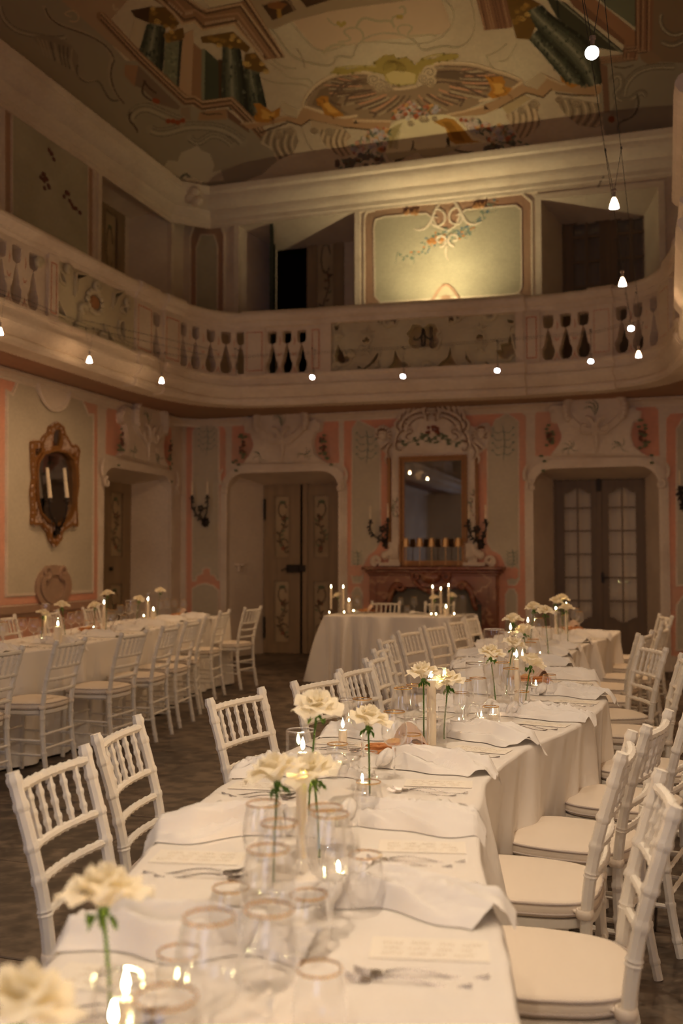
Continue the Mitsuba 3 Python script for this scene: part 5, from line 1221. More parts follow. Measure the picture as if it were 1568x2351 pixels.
ENT = q3([(380, -20), (650, -20), (800, 80), (1110, 15), (1180, -20), (1480, 465), (1300, 490), (1060, 200), (800, 252), (730, 178), (640, 205), (480, 45)])
paint('painted_entablature', ENT, BROWN)
paint('painted_entablature', q3([(800, -20), (1110, -20), (1100, 12), (855, 58)]), (.56, .45, .31))
for P, w, c in (([(440, -10), (560, 100), (640, 195), (735, 170), (800, 245), (1060, 195), (1300, 485)], 5, LIGHT), ([(470, -20), (600, 110), (650, 160), (740, 140), (810, 215), (1075, 165), (1320, 470)], 3, DARK), ([(560, -20), (660, 90), (745, 80), (820, 140), (1090, 105), (1350, 465)], 4, (.40, .24, .15)),
                ([(640, -20), (750, 70), (830, 110), (1110, 50), (1400, 460)], 3, DARK), ([(660, -20), (840, 85), (1115, 30), (1430, 460)], 4, LIGHT), ([(1140, -10), (1455, 462)], 3, DARK), ([(1165, -10), (1475, 462)], 3, LIGHT)):
    paint('painted_entablature', LineString(q3(P)).buffer(w / 2, join_style=2), c)
for a, b, n_ in (((815, 190), (1065, 148), 12), ((1085, 168), (1300, 450), 15), ((520, 15), (635, 115), 6), ((655, 112), (725, 98), 4)):
    for k in range(n_):
        t = (k + .5) / n_; c = q3([(a[0] + (b[0] - a[0]) * t, a[1] + (b[1] - a[1]) * t)])[0]
        paint('painted_dentil', sbox(c[0] - 1.8, c[1] - 3.2, c[0] + 1.8, c[1] + 3.2), (.50, .36, .26)); LAYER[0] -= 1
LAYER[0] += 1
LEDGE = [(-30, 130), (290, 470), (660, 820), (735, 815), (800, 862), (1035, 830), (1200, 995), (1290, 1100)]
paint('painted_ledge', LineString(q3(LEDGE)).buffer(11, join_style=2), BROWN)
for o, c, w in ((-8, LIGHT, 3), (-3, DARK, 2), (3, (.44, .28, .18), 3), (8, DARK, 3)): paint('painted_ledge', LineString([(x, y + o) for x, y in q3(LEDGE)]).buffer(w / 2, join_style=2), c)
for P, c in (([(165, 525), (275, 535), (245, 710), (158, 610)], (.36, .20, .12)), ([(275, 535), (620, 870), (600, 900), (440, 850), (300, 720), (245, 700)], (.22, .15, .11)), ([(622, 880), (702, 868), (705, 985), (622, 965)], (.30, .21, .15)), ([(775, 915), (1000, 890), (1000, 975), (760, 985)], (.36, .21, .12)), ([(1000, 890), (1175, 1045), (1190, 1090), (1010, 965)], (.20, .11, .07))): paint('painted_pedestal', q3(P), c)
ln('painted_pedestal', q3([(800, 920), (860, 935), (900, 930), (960, 935)]), 3, DARK)
# grey stucco scrolls on the left
def scroll_band(P, w, base=(.36, .30, .225), n=3):
    P = smooth_path(P, 26); paint('painted_scroll', LineString(P).buffer(w), base)
    t = np.gradient(P, axis=0); t /= np.linalg.norm(t, axis=1, keepdims=True); N = np.c_[-t[:, 1], t[:, 0]]
    for k in range(n):
        o = (k / max(1, n - 1) - .5) * 1.6 * w; paint('painted_scroll', LineString(P + N * o).buffer(.9), (.13, .10, .075))
    paint('painted_scroll', LineString(P + N * w * .3).buffer(1.6), (.46, .39, .29))
scroll_band(q3([(380, 1060), (520, 1075), (640, 1040), (800, 1030), (950, 1050), (1060, 1100), (1130, 1160)]), 12, n=4)
scroll_band(q3([(215, 960), (260, 900), (340, 880), (430, 910), (520, 950), (620, 990)]), 13, n=4)
scroll_band(q3([(700, 1130), (800, 1150), (860, 1110), (960, 1120), (1040, 1180)]), 9)
for P in ([(210, 920), (215, 1000), (250, 1040), (265, 1080)], [(330, 660), (310, 760), (380, 820)], [(320, 660), (340, 690), (420, 760)]): ln('painted_scroll', q3(P), 4, DARK)
for x, y in ((430, 830), (410, 820), (560, 990), (600, 1000), (640, 985), (520, 990)): paint('painted_scroll', Point(q3([(x, y)])[0]).buffer(6), (.30, .07, .03))
c2 = lambda P: pts_(P, 0, 0, 2)
paint('painted_shell', c2([(745, 775), (770, 735), (815, 740), (830, 700), (880, 680), (905, 665), (925, 690), (965, 705), (985, 760), (975, 790), (1015, 780), (1030, 830), (960, 838), (870, 836)]), (.50, .42, .32))
ln('painted_shell', c2([(830, 815), (850, 800), (880, 835)]), 6, (.16, .14, .11))
scroll_band(c2([(0, 30), (20, 90), (90, 145), (150, 160), (230, 175), (300, 170)]), 6, n=2)
paint('painted_shell', c2([(140, 165), (200, 160), (270, 175), (330, 210), (360, 260), (350, 330), (310, 260), (250, 230), (190, 220)]), (.27, .21, .155))
for k in range(9): ln('painted_shell', c2([(170 + k * 20, 175 + k * 6), (190 + k * 17, 215 + k * 8), (200 + k * 17, 250 + k * 9)]), 3, rf.choice([(.12, .09, .07), (.42, .34, .25)]))
ln('painted_shell', c2([(355, 300), (360, 350), (400, 375), (440, 370), (480, 420), (540, 460)]), 4, (.15, .115, .085)); ln('painted_shell', c2([(360, 345), (400, 372), (440, 366)]), 2.5, (.46, .37, .28))
for P in ([(200, 30), (240, 90), (330, 130), (420, 165), (500, 230), (515, 265)], [(515, 270), (500, 340), (520, 410), (560, 465)]): ln('painted_scroll', c2(P), 7, (.40, .32, .235)); ln('painted_scroll', [(x + 4, y + 4) for x, y in c2(P)], 3, DARK)
ln('painted_scroll', c2([(325, 75), (300, 60), (340, 50), (360, 80), (320, 95)]), 3, LIGHT)
ln('painted_ledge', c2([(520, 20), (530, 45), (540, 40)]), 5, (.5, .38, .26))
# oval arch in the middle
OV = [(697, 243), (706, 223), (728, 198), (756, 181), (798, 171), (840, 169), (870, 180), (905, 197), (960, 200), (985, 188), (990, 160), (1034, 152), (1090, 156), (1132, 166), (1163, 174), (1194, 187), (1180, 202), (1120, 230), (1030, 268), (900, 277), (800, 270)]
paint('painted_arch', OV, (.30, .205, .135)); ovp = Polygon(OV).buffer(-2)
paint('painted_arch', Polygon([(715, 240), (735, 205), (790, 182), (850, 178), (872, 190), (800, 200), (770, 240), (800, 262), (760, 258)]).intersection(ovp), (.20, .13, .085)); paint('painted_arch', Polygon([(1000, 165), (1090, 162), (1150, 178), (1120, 205), (1060, 185), (1000, 178)]).intersection(ovp), (.15, .10, .07))
for k in range(64):
    a = math.radians(163 + 214 * k / 63) ; ca, sa = math.cos(a), -math.sin(a)
    r0, r1 = rf.uniform(.48, .62), rf.uniform(.80, .99)
    cx_, cy_ = 945 + (k / 63 - .5) * 36, 172 - (k / 63 - .5) * 30
    bend_ = -.16 if k < 32 else .16
    P = [(cx_ + 205 * rr * math.cos(a + bend_ * t), cy_ + 98 * rr * -math.sin(a + bend_ * t)) for t, rr in zip(np.linspace(0, 1, 7), np.linspace(r0, r1, 7))]
    g = LineString(P).buffer(rf.uniform(1.2, 2.6)).intersection(ovp)
    paint('painted_acanthus', g, (.14, .085, .06) if k % 2 else (.50, .27, .17) if k % 4 else (.42, .33, .23))
for P in ([(825, 500), (850, 440), (920, 400), (1030, 385)], [(700, 460), (740, 490), (790, 500)], [(760, 400), (850, 340), (980, 320)], [(720, 430), (800, 340), (960, 300)], [(1030, 560), (1080, 580), (1060, 600)]): ln('painted_acanthus', q1(P), 4, (.13, .08, .06))
for P in ([(170, 320), (350, 330), (470, 380), (590, 440)], [(180, 230), (400, 230), (560, 290)], [(370, 470), (410, 450), (380, 510)]): ln('painted_acanthus', q2(P), 4, (.13, .08, .06))
rimL, rimR = [(697, 243), (706, 221), (728, 196), (756, 179), (798, 169), (840, 168), (862, 176)], [(984, 160), (996, 150), (1034, 146), (1090, 150), (1132, 163), (1163, 172), (1196, 187)]
for R_ in (rimL, rimR):
    ln('painted_rim', R_, 11, (.50, .36, .24), 40); ln('painted_rim', [(x, y - 3) for x, y in R_], 3, (.66, .52, .37), 40); ln('painted_rim', [(x, y + 5) for x, y in R_], 2.5, (.15, .09, .06), 40)
ln('painted_rim', [(880, 200), (920, 204), (955, 198)], 6, (.58, .44, .30))
GC = [(759, 167), (770, 156), (782, 153), (798, 159), (820, 155), (840, 151), (863, 153), (859, 142), (871, 135), (880, 127), (905, 126), (911, 135), (933, 131), (944, 140), (953, 150), (967, 136), (1000, 134), (1017, 124), (1050, 123), (1053, 132), (1035, 138), (1000, 142), (985, 152), (962, 168), (955, 192), (920, 196), (893, 192), (880, 170), (840, 161), (790, 171)]
paint('painted_cartouche', GC, (.36, .27, .085)); paint('painted_cartouche', [(885, 170), (910, 160), (940, 165), (955, 170), (952, 190), (920, 194), (895, 190)], (.58, .46, .22))
for k in range(5): ln('painted_cartouche', [(905 - 5 * k - 4, 152 + 2 * k), (905, 143 - k), (905 + 5 * k + 6, 150 + 2 * k), (905 + 5 * k, 162 + k)], 1.6, (.17, .11, .03))
for a, b in ((GC[1], GC[6]), (GC[15], GC[17])): ln('painted_cartouche', [a, ((a[0] + b[0]) / 2, (a[1] + b[1]) / 2 - 3), b], 3, (.50, .40, .16))
for k in range(40):
    p = Polygon(GC).exterior.interpolate(k / 40, True); paint('painted_cartouche', Point(p).buffer(rf.uniform(1.5, 3.4), 4), rf.choice([(.20, .15, .04), (.46, .36, .13)])); LAYER[0] -= 1
LAYER[0] += 1
def volute_paint(c, r_, base=(.54, .42, .29), hand=1):
    paint('painted_volute', Point(c).buffer(r_), base)
    sp = [(c[0] + hand * r_ * (1 - t * .85) * math.cos(t * 11), c[1] + r_ * .85 * (1 - t * .85) * math.sin(t * 11)) for t in np.linspace(0, 1, 30)]
    ln('painted_volute', sp, 2.2, (.20, .13, .085), 60)
for c, r_ in (((858, 182), 15), ((872, 197), 13), ((890, 200), 10), ((986, 166), 17), ((972, 180), 13), ((990, 187), 12)): volute_paint(c, r_)
# entablature of the arch
for P, c in ((q1([(-20, 655), (120, 640), (350, 592), (430, 612), (485, 505), (700, 575), (820, 602), (1200, 632), (1200, 710), (1110, 712), (810, 684), (540, 624), (470, 672), (350, 632), (40, 700)]), (.43, .26, .15)),
             (q2([(250, 585), (400, 560), (560, 505), (720, 440), (870, 300), (905, 345), (1010, 372), (1050, 245), (1120, 275), (1210, 322), (1540, 320), (1535, 395), (1480, 432), (1130, 382), (1060, 442), (920, 405), (720, 522), (560, 582), (300, 602)]), (.42, .26, .15))): paint('painted_cornice', P, c)
for P, w, c in ((q1([(-20, 655), (120, 640), (350, 592)]), 4, LIGHT), (q1([(490, 510), (700, 580), (820, 606), (920, 590)]), 6, (.62, .46, .31)), (q1([(900, 630), (1200, 634)]), 5, (.60, .43, .28)), (q1([(350, 632), (470, 672), (540, 624), (810, 684), (1110, 712)]), 3, DARK), (q1([(130, 730), (350, 650)]), 3, DARK),
                (q2([(270, 582), (400, 556), (580, 508)]), 5, (.60, .43, .28)), (q2([(540, 470), (720, 420), (880, 320)]), 6, (.62, .46, .31)), (q2([(700, 525), (920, 402), (1060, 440), (1125, 375)]), 3, DARK), (q2([(1060, 260), (1120, 290), (1210, 330), (1540, 335)]), 4, (.56, .42, .29)), (q2([(1160, 405), (1300, 422), (1480, 425)]), 3, DARK)): paint('painted_cornice', LineString(P).buffer(w / 2, join_style=2), c)
for P, c in ((q1([(320, 470), (440, 545), (430, 605), (335, 575), (300, 500)]), (.50, .39, .27)), (q1([(440, 545), (495, 500), (485, 520), (432, 608)]), (.60, .48, .34)), (q2([(900, 330), (1040, 230), (1090, 285), (1010, 375)]), (.50, .39, .27)), (q1([(540, 625), (700, 655), (810, 685), (800, 720), (560, 690)]), (.46, .33, .22)), (q2([(720, 520), (900, 420), (960, 445), (770, 580)]), (.46, .34, .20)), (q1([(895, 655), (912, 625), (940, 655)]), DARK), (q2([(575, 540), (575, 500), (620, 535)]), DARK)): paint('painted_block', P, c)
# orange putti and vases
for P in (q1([(590, 450), (640, 425), (690, 430), (695, 480), (740, 520), (800, 565), (822, 592), (740, 602), (660, 580), (640, 520), (600, 500)]), q1([(80, 490), (130, 487), (190, 530), (230, 560), (300, 520), (290, 590), (200, 645), (100, 642), (80, 600), (110, 560)]), q2([(575, 265), (640, 272), (720, 265), (752, 310), (740, 350), (810, 365), (760, 420), (650, 452), (600, 420), (640, 380), (610, 310)]), q2([(1190, 230), (1250, 188), (1290, 220), (1340, 270), (1400, 320), (1290, 362), (1210, 310)])):
    paint('painted_figure', P, (.44, .19, .04)); g = Polygon(P).buffer(0)
    paint('painted_figure', affinity.translate(affinity.scale(g, .55, .5), 2, 3).intersection(g), (.62, .34, .09)); b = g.bounds
    for k in range(4):
        x = rf.uniform(b[0], b[2] - 8); y = rf.uniform(b[1], b[3]); ln('painted_figure', [(x, y), (x + 6, y + 3), (x + 8, y + 9)], 2, (.18, .065, .02))
# cream shell at the foot
SH = [(894, 292), (905, 279), (922, 274), (953, 270), (985, 264), (1020, 263), (1043, 268), (1060, 284), (1085, 312), (1121, 327), (1062, 333), (1030, 337), (961, 344), (885, 352), (890, 330), (897, 312)]
paint('painted_shell', SH, (.70, .60, .40)); paint('painted_shell', q2([(160, 640), (260, 605), (330, 620), (400, 690), (480, 790), (560, 805), (340, 825), (290, 790), (260, 690), (200, 660)]), (.44, .22, .05)); paint('painted_shell', q2([(230, 640), (300, 640), (380, 730), (420, 800), (330, 790), (280, 700)]), (.30, .14, .03))
paint('painted_shell', q1([(1205, 690), (1300, 645), (1240, 760), (1190, 870), (1180, 800)]), (.42, .34, .17))
for k in range(6): ln('painted_shell', q1([(1215 + 14 * k, 690 + 4 * k), (1215 + 10 * k, 770), (1195 + 12 * k, 860)]), 1.2, (.30, .24, .11))
for c, r_ in ((q1([(1365, 650)])[0], 8), (q1([(1490, 620)])[0], 8), (q2([(70, 620)])[0], 8), (q2([(170, 610)])[0], 7)): volute_paint(c, r_, (.68, .58, .38))
for P in (q1([(1385, 800), (1380, 850), (1350, 900), (1240, 960)]), q1([(1390, 860), (1440, 900), (1500, 910)]), q2([(275, 770), (285, 830), (340, 870), (490, 890)]), q2([(270, 840), (230, 880), (150, 890), (60, 910)]), q2([(285, 780), (290, 840)])): ln('painted_shell', P, 3.5, (.075, .05, .03))
paint('painted_shell', [(885, 352), (961, 344), (1062, 333), (1040, 345), (1000, 358), (975, 361), (955, 349), (930, 362), (895, 368)], (.45, .37, .24))  # foot of the cream shell, the cornice shadow put into its colour
# acanthus scrolls
for P, c in ((q1([(620, 690), (700, 690), (800, 690), (870, 760), (830, 800), (872, 900), (800, 920), (700, 860), (640, 780)]), (.47, .34, .225)), (q2([(760, 590), (880, 540), (950, 480), (1030, 500), (1000, 560), (1030, 640), (980, 720), (880, 780), (830, 700)]), (.47, .34, .225)), (q1([(130, 780), (200, 720), (330, 700), (420, 720), (440, 800), (400, 890), (270, 950), (240, 850)]), (.32, .245, .175)), (q2([(1160, 460), (1260, 450), (1400, 480), (1530, 500), (1540, 660), (1480, 680), (1350, 660), (1250, 580)]), (.34, .26, .18))):
    g = Polygon(P).buffer(0).buffer(2); paint('painted_acanthus', g, c); b = g.bounds; lw = b[0] < 900
    for k in range(11):
        x = b[0] + (b[2] - b[0]) * (k + .3) / 11; P_ = [(x, b[1] + 6), (x + (-9 if lw else 9), (b[1] + b[3]) / 2), (x + (8 if lw else -8), b[3] - 3)]
        paint('painted_acanthus', LineString(smooth_path(P_, 12)).buffer(1.5).intersection(g), (.17, .115, .075) if k % 2 else (.60, .46, .32))
for c, r_ in ((q1([(575, 710)])[0], 9), (q1([(700, 720)])[0], 11), (q2([(985, 495)])[0], 11), (q2([(880, 545)])[0], 10), (q2([(1190, 460)])[0], 9), (q2([(1330, 490)])[0], 11), (q1([(290, 750)])[0], 10), (q1([(380, 715)])[0], 10)): volute_paint(c, r_, (.44, .34, .235))
# swags of flowers
def flowers(P, n, dark=False):
    g = Polygon(P).buffer(0); b = g.bounds; k = 0
    while k < n:
        c = (rf.uniform(b[0], b[2]), rf.uniform(b[1], b[3]))
        if not g.contains(Point(c)): continue
        k += 1
        if rf.random() < .38:
            a = rf.uniform(0, 3.1); e = affinity.rotate(affinity.scale(Point(c).buffer(1, 3), rf.uniform(4, 8), rf.uniform(1.2, 2.2)), math.degrees(a)); paint('painted_leaf', e, rf.choice([(.10, .13, .09), (.06, .075, .05), (.17, .20, .15)])); continue
        col = rf.choice([(.60, .42, .36), (.62, .50, .46), (.55, .30, .24), (.62, .56, .48), (.42, .12, .06), (.58, .33, .14), (.46, .42, .47)]); 
        if dark: col = tuple(v * .25 for v in col)
        r_ = rf.uniform(3, 6.5)
        for j in range(5): paint('painted_flower', Point(c[0] + r_ * .6 * math.cos(j * 1.257), c[1] + r_ * .6 * math.sin(j * 1.257)).buffer(r_ * .55, 3), tuple(v * (.75 + .07 * j) for v in col)); LAYER[0] -= 1
        LAYER[0] += 1; paint('painted_flower', Point(c).buffer(r_ * .28, 3), (.25, .10, .05))
flowers(q1([(860, 830), (1000, 740), (1110, 680), (1190, 680), (1205, 760), (1150, 870), (1080, 905), (900, 925)]), 95)
flowers(q1([(1230, 560), (1330, 465), (1400, 500), (1500, 490), (1568, 530), (1520, 600), (1300, 612), (1200, 610)]), 55); flowers(q2([(0, 490), (60, 510), (180, 500), (250, 530), (140, 570), (0, 590)]), 26)
flowers(q2([(370, 610), (430, 600), (560, 640), (650, 660), (760, 680), (800, 740), (850, 780), (650, 805), (560, 760), (450, 690)]), 95)
flowers(q1([(800, 940), (1000, 905), (1120, 900), (1190, 960), (1050, 1010), (700, 1020)]), 45, True); flowers(q2([(580, 860), (640, 810), (860, 790), (1000, 850), (960, 870), (600, 890)]), 40, True)  # swags below the cornice shadow line, its shade put into their colours
# right colonnade
paint('painted_entablature', q5([(40, -20), (262, -20), (312, 200), (102, 222)]), (.24, .12, .075))
for x in (60, 75, 110, 130, 165, 185, 215, 240): paint('painted_entablature', LineString(q5([(x - 6, -20), (x + 45, 210)])).buffer(1.1), (.12, .055, .035) if x % 2 else (.40, .24, .15))
paint('painted_pilaster', q5([(560, -20), (700, 20), (1135, 385), (900, 345), (640, 130)]), (.07, .065, .045)); paint('painted_pier', q5([(720, -20), (900, -20), (1222, 235), (1215, 335), (1135, 335), (760, 45)]), (.33, .17, .10)); paint('painted_pier', q5([(720, -20), (780, -20), (1140, 300), (1135, 335), (760, 45)]), (.22, .11, .07)); paint('painted_pilaster', q5([(940, -20), (1225, -20), (1222, 205), (1000, 42)]), (.17, .17, .12))
ln('painted_line', q5([(660, 10), (1110, 385)]), 3, (.28, .27, .2)); ln('painted_line', q5([(640, 0), (650, 130)]), 3, (.03, .03, .025))
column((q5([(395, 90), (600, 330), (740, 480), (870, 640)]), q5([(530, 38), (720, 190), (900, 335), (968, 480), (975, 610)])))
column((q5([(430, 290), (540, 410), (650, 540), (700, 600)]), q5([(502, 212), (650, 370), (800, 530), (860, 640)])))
capital(q5([(262, -20), (420, -20), (520, 30), (420, 80), (480, 195), (440, 290), (340, 282), (285, 80)]), 8)
FRM = q5([(1215, -20), (1352, -20), (1342, 372), (1242, 392), (1232, 442), (965, 475), (955, 420), (1130, 402), (1132, 340), (1222, 332)])
paint('painted_frame', FRM, (.26, .13, .085))
for P in ([(1235, -20), (1235, 345), (1145, 352), (1145, 412), (960, 430)], [(1275, -20), (1270, 360), (1165, 375), (1165, 425), (960, 445)], [(1320, -20), (1315, 372), (1235, 380), (1225, 430), (965, 465)]): paint('painted_frame', LineString(q5(P)).buffer(1.3, join_style=2), (.44, .28, .18)); paint('painted_frame', LineString([(x - 5, y + 3) for x, y in q5(P)]).buffer(1.1, join_style=2), (.09, .045, .03))
paint('painted_frame', q5([(955, 475), (1010, 480), (1030, 830), (985, 830), (975, 640)]), (.20, .11, .075)); paint('painted_block', q5([(1245, 395), (1340, 378), (1420, 440), (1330, 490), (1260, 440)]), (.27, .17, .11))
scroll_band(q5([(1130, 700), (1160, 600), (1250, 520), (1380, 490), (1500, 490)]), 8, (.28, .23, .175)); scroll_band(q5([(1040, 590), (1100, 560), (1110, 640), (1070, 700), (1150, 740), (1270, 680), (1290, 700)]), 7, (.27, .22, .17))
paint('painted_shell', q5([(1060, 770), (1130, 740), (1230, 730), (1200, 830), (1130, 890), (1080, 860), (1030, 850)]), (.25, .20, .15)); ln('painted_scroll', q5([(1230, 700), (1235, 790), (1180, 870), (1110, 900), (1100, 980)]), 4, (.08, .06, .045))
scroll_band(q5([(1410, 110), (1420, 200), (1480, 250), (1560, 240)]), 5, (.22, .17, .13)); scroll_band(q5([(1420, 310), (1480, 330), (1568, 300)]), 7, (.22, .17, .13))
paint('painted_flower', Point(q5([(1040, 880)])[0]).buffer(8), (.24, .07, .03)); 
for x, y in ((1310, 1035), (1345, 1000), (1375, 1035)): paint('painted_flower', Point(q5([(x, y)])[0]).buffer(7), (.42, .34, .26)); paint('painted_flower', Point(q5([(x, y)])[0]).buffer(2.5), (.16, .08, .04))
ln('painted_scroll', q5([(1060, 490), (1130, 500), (1200, 480)]), 3, DARK)
# crack lines
ln('painted_crack', q1([(430, 40), (470, 100), (490, 160), (500, 200)]), 1.0, (.22, .15, .1)); ln('painted_crack', q1([(470, 680), (510, 790), (570, 890)]), .9, (.28, .2, .14))
FRESCO = {}
_bd = np.array([p.bounds for _, p, _, _ in SHAPES])
for i, (part, p, col, step) in enumerate(SHAPES):
    b = _bd[i]; later = np.nonzero((_bd[i + 1:, 0] < b[2]) & (_bd[i + 1:, 2] > b[0]) & (_bd[i + 1:, 1] < b[3]) & (_bd[i + 1:, 3] > b[1]))[0] + i + 1
    q = p.difference(unary_union([SHAPES[j][1] for j in later])) if len(later) else p
    for g in polys(q):
        if g.area < 1.2: continue
        for w in polys(g.buffer(.22)):
            w = w.simplify(.12).segmentize(step)
            try: v, f = trimesh.creation.triangulate_polygon(w, engine='earcut')
            except Exception: continue
            if len(f) == 0: continue
            v = np.c_[v, np.zeros(len(v))]
            if w.area > 90: v, f = trimesh.remesh.subdivide_to_size(v, f, step * 1.5, max_iter=10)
            FRESCO.setdefault(part, []).append((v[:, :2], f, col))
for part, L_ in FRESCO.items():
    V, Fc, Cc, off = [], [], [], 0
    for v, f, c in L_:
        V.append(v); Fc.append(np.asarray(f) + off); Cc.append(np.tile(c, (len(v), 1))); off += len(v)
    X, N = vault_hit(np.vstack(V))
    m = trimesh.Trimesh(X + N * .0045, np.vstack(Fc), process=False)
    scene[fresh('ceiling__' + part)] = mikit.ply(m, 'mat_paint', True, color=np.vstack(Cc))
# ================================================================ THINGS ON THE TABLES
ORD = ['first', 'second', 'third', 'fourth', 'fifth', 'sixth', 'seventh', 'eighth', 'ninth', 'tenth', 'eleventh', 'twelfth', 'thirteenth', 'fourteenth', 'fifteenth', 'sixteenth', 'seventeenth', 'eighteenth', 'nineteenth', 'twentieth']
def ordinal(i): return ORD[i] if i < 20 else ('twenty-' + ORD[i - 20] if i < 29 else 'thirtieth' if i == 29 else 'thirty-' + ORD[i - 30] if i > 29 else '')
TABLES = {'main': (ZT, 'serpentine table', 'from its near end'), 'left': (ZT, 'wall-side table', 'from its near end'), 'head': (.785, 'head table', 'from the left')}
ITEMS = []          # (proto name, proto, x, y, z, rz, scale, table, noun, category)
def keep(xy, table):
    """slide a measured spot along its line of sight until it stands on the table"""
    x, y = float(xy[0]), float(xy[1])
    if table == 'main':
        y = min(max(y, .45), 9.4); c = centre(y); return min(max(x, c - .40), c + .40), y
    for _ in range(80):
        if table == 'left':
            q = min(max(y, 3.1), 10.5); c = float(_ly(q))
            if x < c - .33 or y > 10.5: x, y = x * .995, y * .995
            elif x > c + .40: x, y = x * 1.005, y * 1.005
            else: break
        else:
            if y > 11.58: x, y = x * .998, y * .998
            elif y < 11.02: x, y = x * 1.002, y * 1.002
            else: break
    return x, y
def drop(name, pr, xy, table, noun, cat, rz=0.0, s=1.0, z=None): xy = keep(xy, table); ITEMS.append((name, pr, float(xy[0]), float(xy[1]), TABLES[table][0] + .0008 if z is None else z, rz, s, table, noun, cat))
rs = random.Random(21)
# ---- glassware: single-walled bowls with solid stems, gilt lips
def dbl(P, n=28, t=.0016):
    q = [(max(r_ - t, .002), z_ + (t if i == 0 else 0)) for i, (r_, z_) in enumerate(P)]
    return cat_([lathe(P, n), lathe(q, n)])
def rim(r, z, w=.0009): return lathe([(r, z - .0022), (r + w, z - .0012), (r + w, z), (r, z + w), (r - w, z), (r - w, z - .0012)], 28) if w == .0009 else tube([(r * math.cos(a), r * math.sin(a), z) for a in np.linspace(0, 2 * math.pi, 29)[:-1]], w, 6, closed=True)
bowl = [(.006, .088), (.018, .092), (.029, .101), (.036, .114), (.0385, .130), (.037, .150), (.0335, .172), (.0305, .190)]
foot = [(0, .001), (.031, .001), (.033, .0022), (.020, .0045), (.007, .009)]
stem = [(0, .0085), (.006, .0085), (.0042, .018), (.0036, .045), (.0045, .074), (.0075, .087), (.004, .092), (0, .093)]
WINE = proto([('bowl', dbl(bowl, 30), 'mat_crystal', True), ('foot', lathe(foot, 22), 'mat_sheet', True), ('stem', lathe(stem, 18), 'mat_glass', True), ('gilt_rim', rim(.0305, .190), 'mat_gold', True)])
bowl2 = [(.006, .088), (.020, .092), (.034, .104), (.0415, .121), (.0425, .138), (.0395, .162), (.0345, .184), (.0305, .200)]
BALLOON = proto([('bowl', dbl(bowl2, 30), 'mat_crystal', True), ('foot', lathe(foot, 22), 'mat_sheet', True), ('stem', lathe(stem, 18), 'mat_glass', True), ('gilt_rim', rim(.0305, .200), 'mat_gold', True)])
tmb = [(.022, .010), (.030, .014), (.036, .030), (.037, .048), (.034, .072), (.0295, .095)]
tbs = [(0, 0), (.024, 0), (.029, .006), (.030, .014), (.022, .011), (0, .010)]
TUMBLER = proto([('bowl', dbl(tmb, 28), 'mat_crystal', True), ('base', lathe(tbs, 18), 'mat_sheet', True), ('gilt_rim', rim(.0295, .095), 'mat_gold', True)])
def cylinder_vase(r, h): 
    return proto([('wall', lathe([(r, .008), (r, h)], 28), 'mat_sheet', True), ('lip', rim(r - .0018, h, .0026), 'mat_glass', True), ('base', lathe([(0, 0), (r, 0), (r + .0005, .006), (r - .002, .010), (0, .009)], 20), 'mat_sheet', True)])
VASE = {}
def vase(px, py, Z, r, table, kind='glass cylinder'):
    p = at_depth(px, py, Z); h = round(max(.08, min(.30, p[2] - TABLES[table][0])) / .02) * .02; k = (round(r, 3), h)
    if k not in VASE: VASE[k] = cylinder_vase(*k)
    drop('glass_cylinder', VASE[k], p[:2], table, 'clear glass cylinder' if r > .035 else 'slim glass cylinder', 'glass vase'); return p[:2]
# ---- candles
def flame(z, s=1.0): 
    return lathe([(0, z), (.0035 * s, z + .004 * s), (.0062 * s, z + .011 * s), (.0055 * s, z + .018 * s), (.003 * s, z + .027 * s), (0, z + .036 * s)], 8)
FLAMES = []
def candle_proto(r, h, s=1.0):
    return proto([('wax', lathe([(0, 0), (r, 0), (r, h - .004), (r * .9, h), (r * .5, h - .002), (0, h - .004)], 16), 'mat_wax', 30), ('wick', tube([(0, 0, h - .004), (.001, 0, h + .009)], .0008, 5), 'mat_wick', False)])
CANDLE = {}
def candle(px, py, Z, r, table, foot=0.0, holder=False, z0=None):
    """py: row of the candle's top"""
    p = at_depth(px, py, Z); h = max(.03, round((p[2] - TABLES[table][0] - foot) / .02) * .02); s = 1.0
    if (r, h) not in CANDLE: CANDLE[r, h] = (candle_proto(r, h), {**mikit.ply(flame(h + .006, .72 if r <= .010 else 1.0), 'mat_wax', True), 'emitter': {'type': 'area', 'radiance': rgb(*FLAME), 'sampling_weight': .7}})
    noun = 'lit ivory pillar candle' if r > .015 else 'lit ivory taper candle'
    pr = CANDLE[r, h][0] + [('flame', CANDLE[r, h][1])]
    drop('candle', pr, p[:2], table, noun, 'candle', z=TABLES[table][0] + .0008 + foot)
    if holder: drop('candle_holder', HOLDER, p[:2], table, 'low glass candle holder', 'candle holder')
    return p[:2]
HOLDER = proto([('foot', lathe([(0, 0), (.030, 0), (.031, .004), (.014, .012), (.008, .024), (.016, .036), (.022, .048), (.013, .050), (.0125, .038), (0, .037)], 18), 'mat_crystal', True)])
tl = {**mikit.ply(flame(.020, .62), 'mat_wax', True), 'emitter': {'type': 'area', 'radiance': rgb(*FLAME), 'sampling_weight': .7}}
TEA = proto([('cup', lathe([(.018, .001), (.020, .004), (.025, .036)], 20), 'mat_sheet', True), ('base', lathe([(0, 0), (.018, 0), (.019, .004), (0, .004)], 14), 'mat_sheet', True), ('wax', lathe([(0, .005), (.017, .005), (.018, .017), (0, .016)], 14), 'mat_wax', 30)]) + [('flame', tl)]
def tealight(px, py, table):
    drop('tealight', TEA, at_z(px, py, TABLES[table][0] + .03)[:2], table, 'lit tealight in a small glass cup', 'tealight')
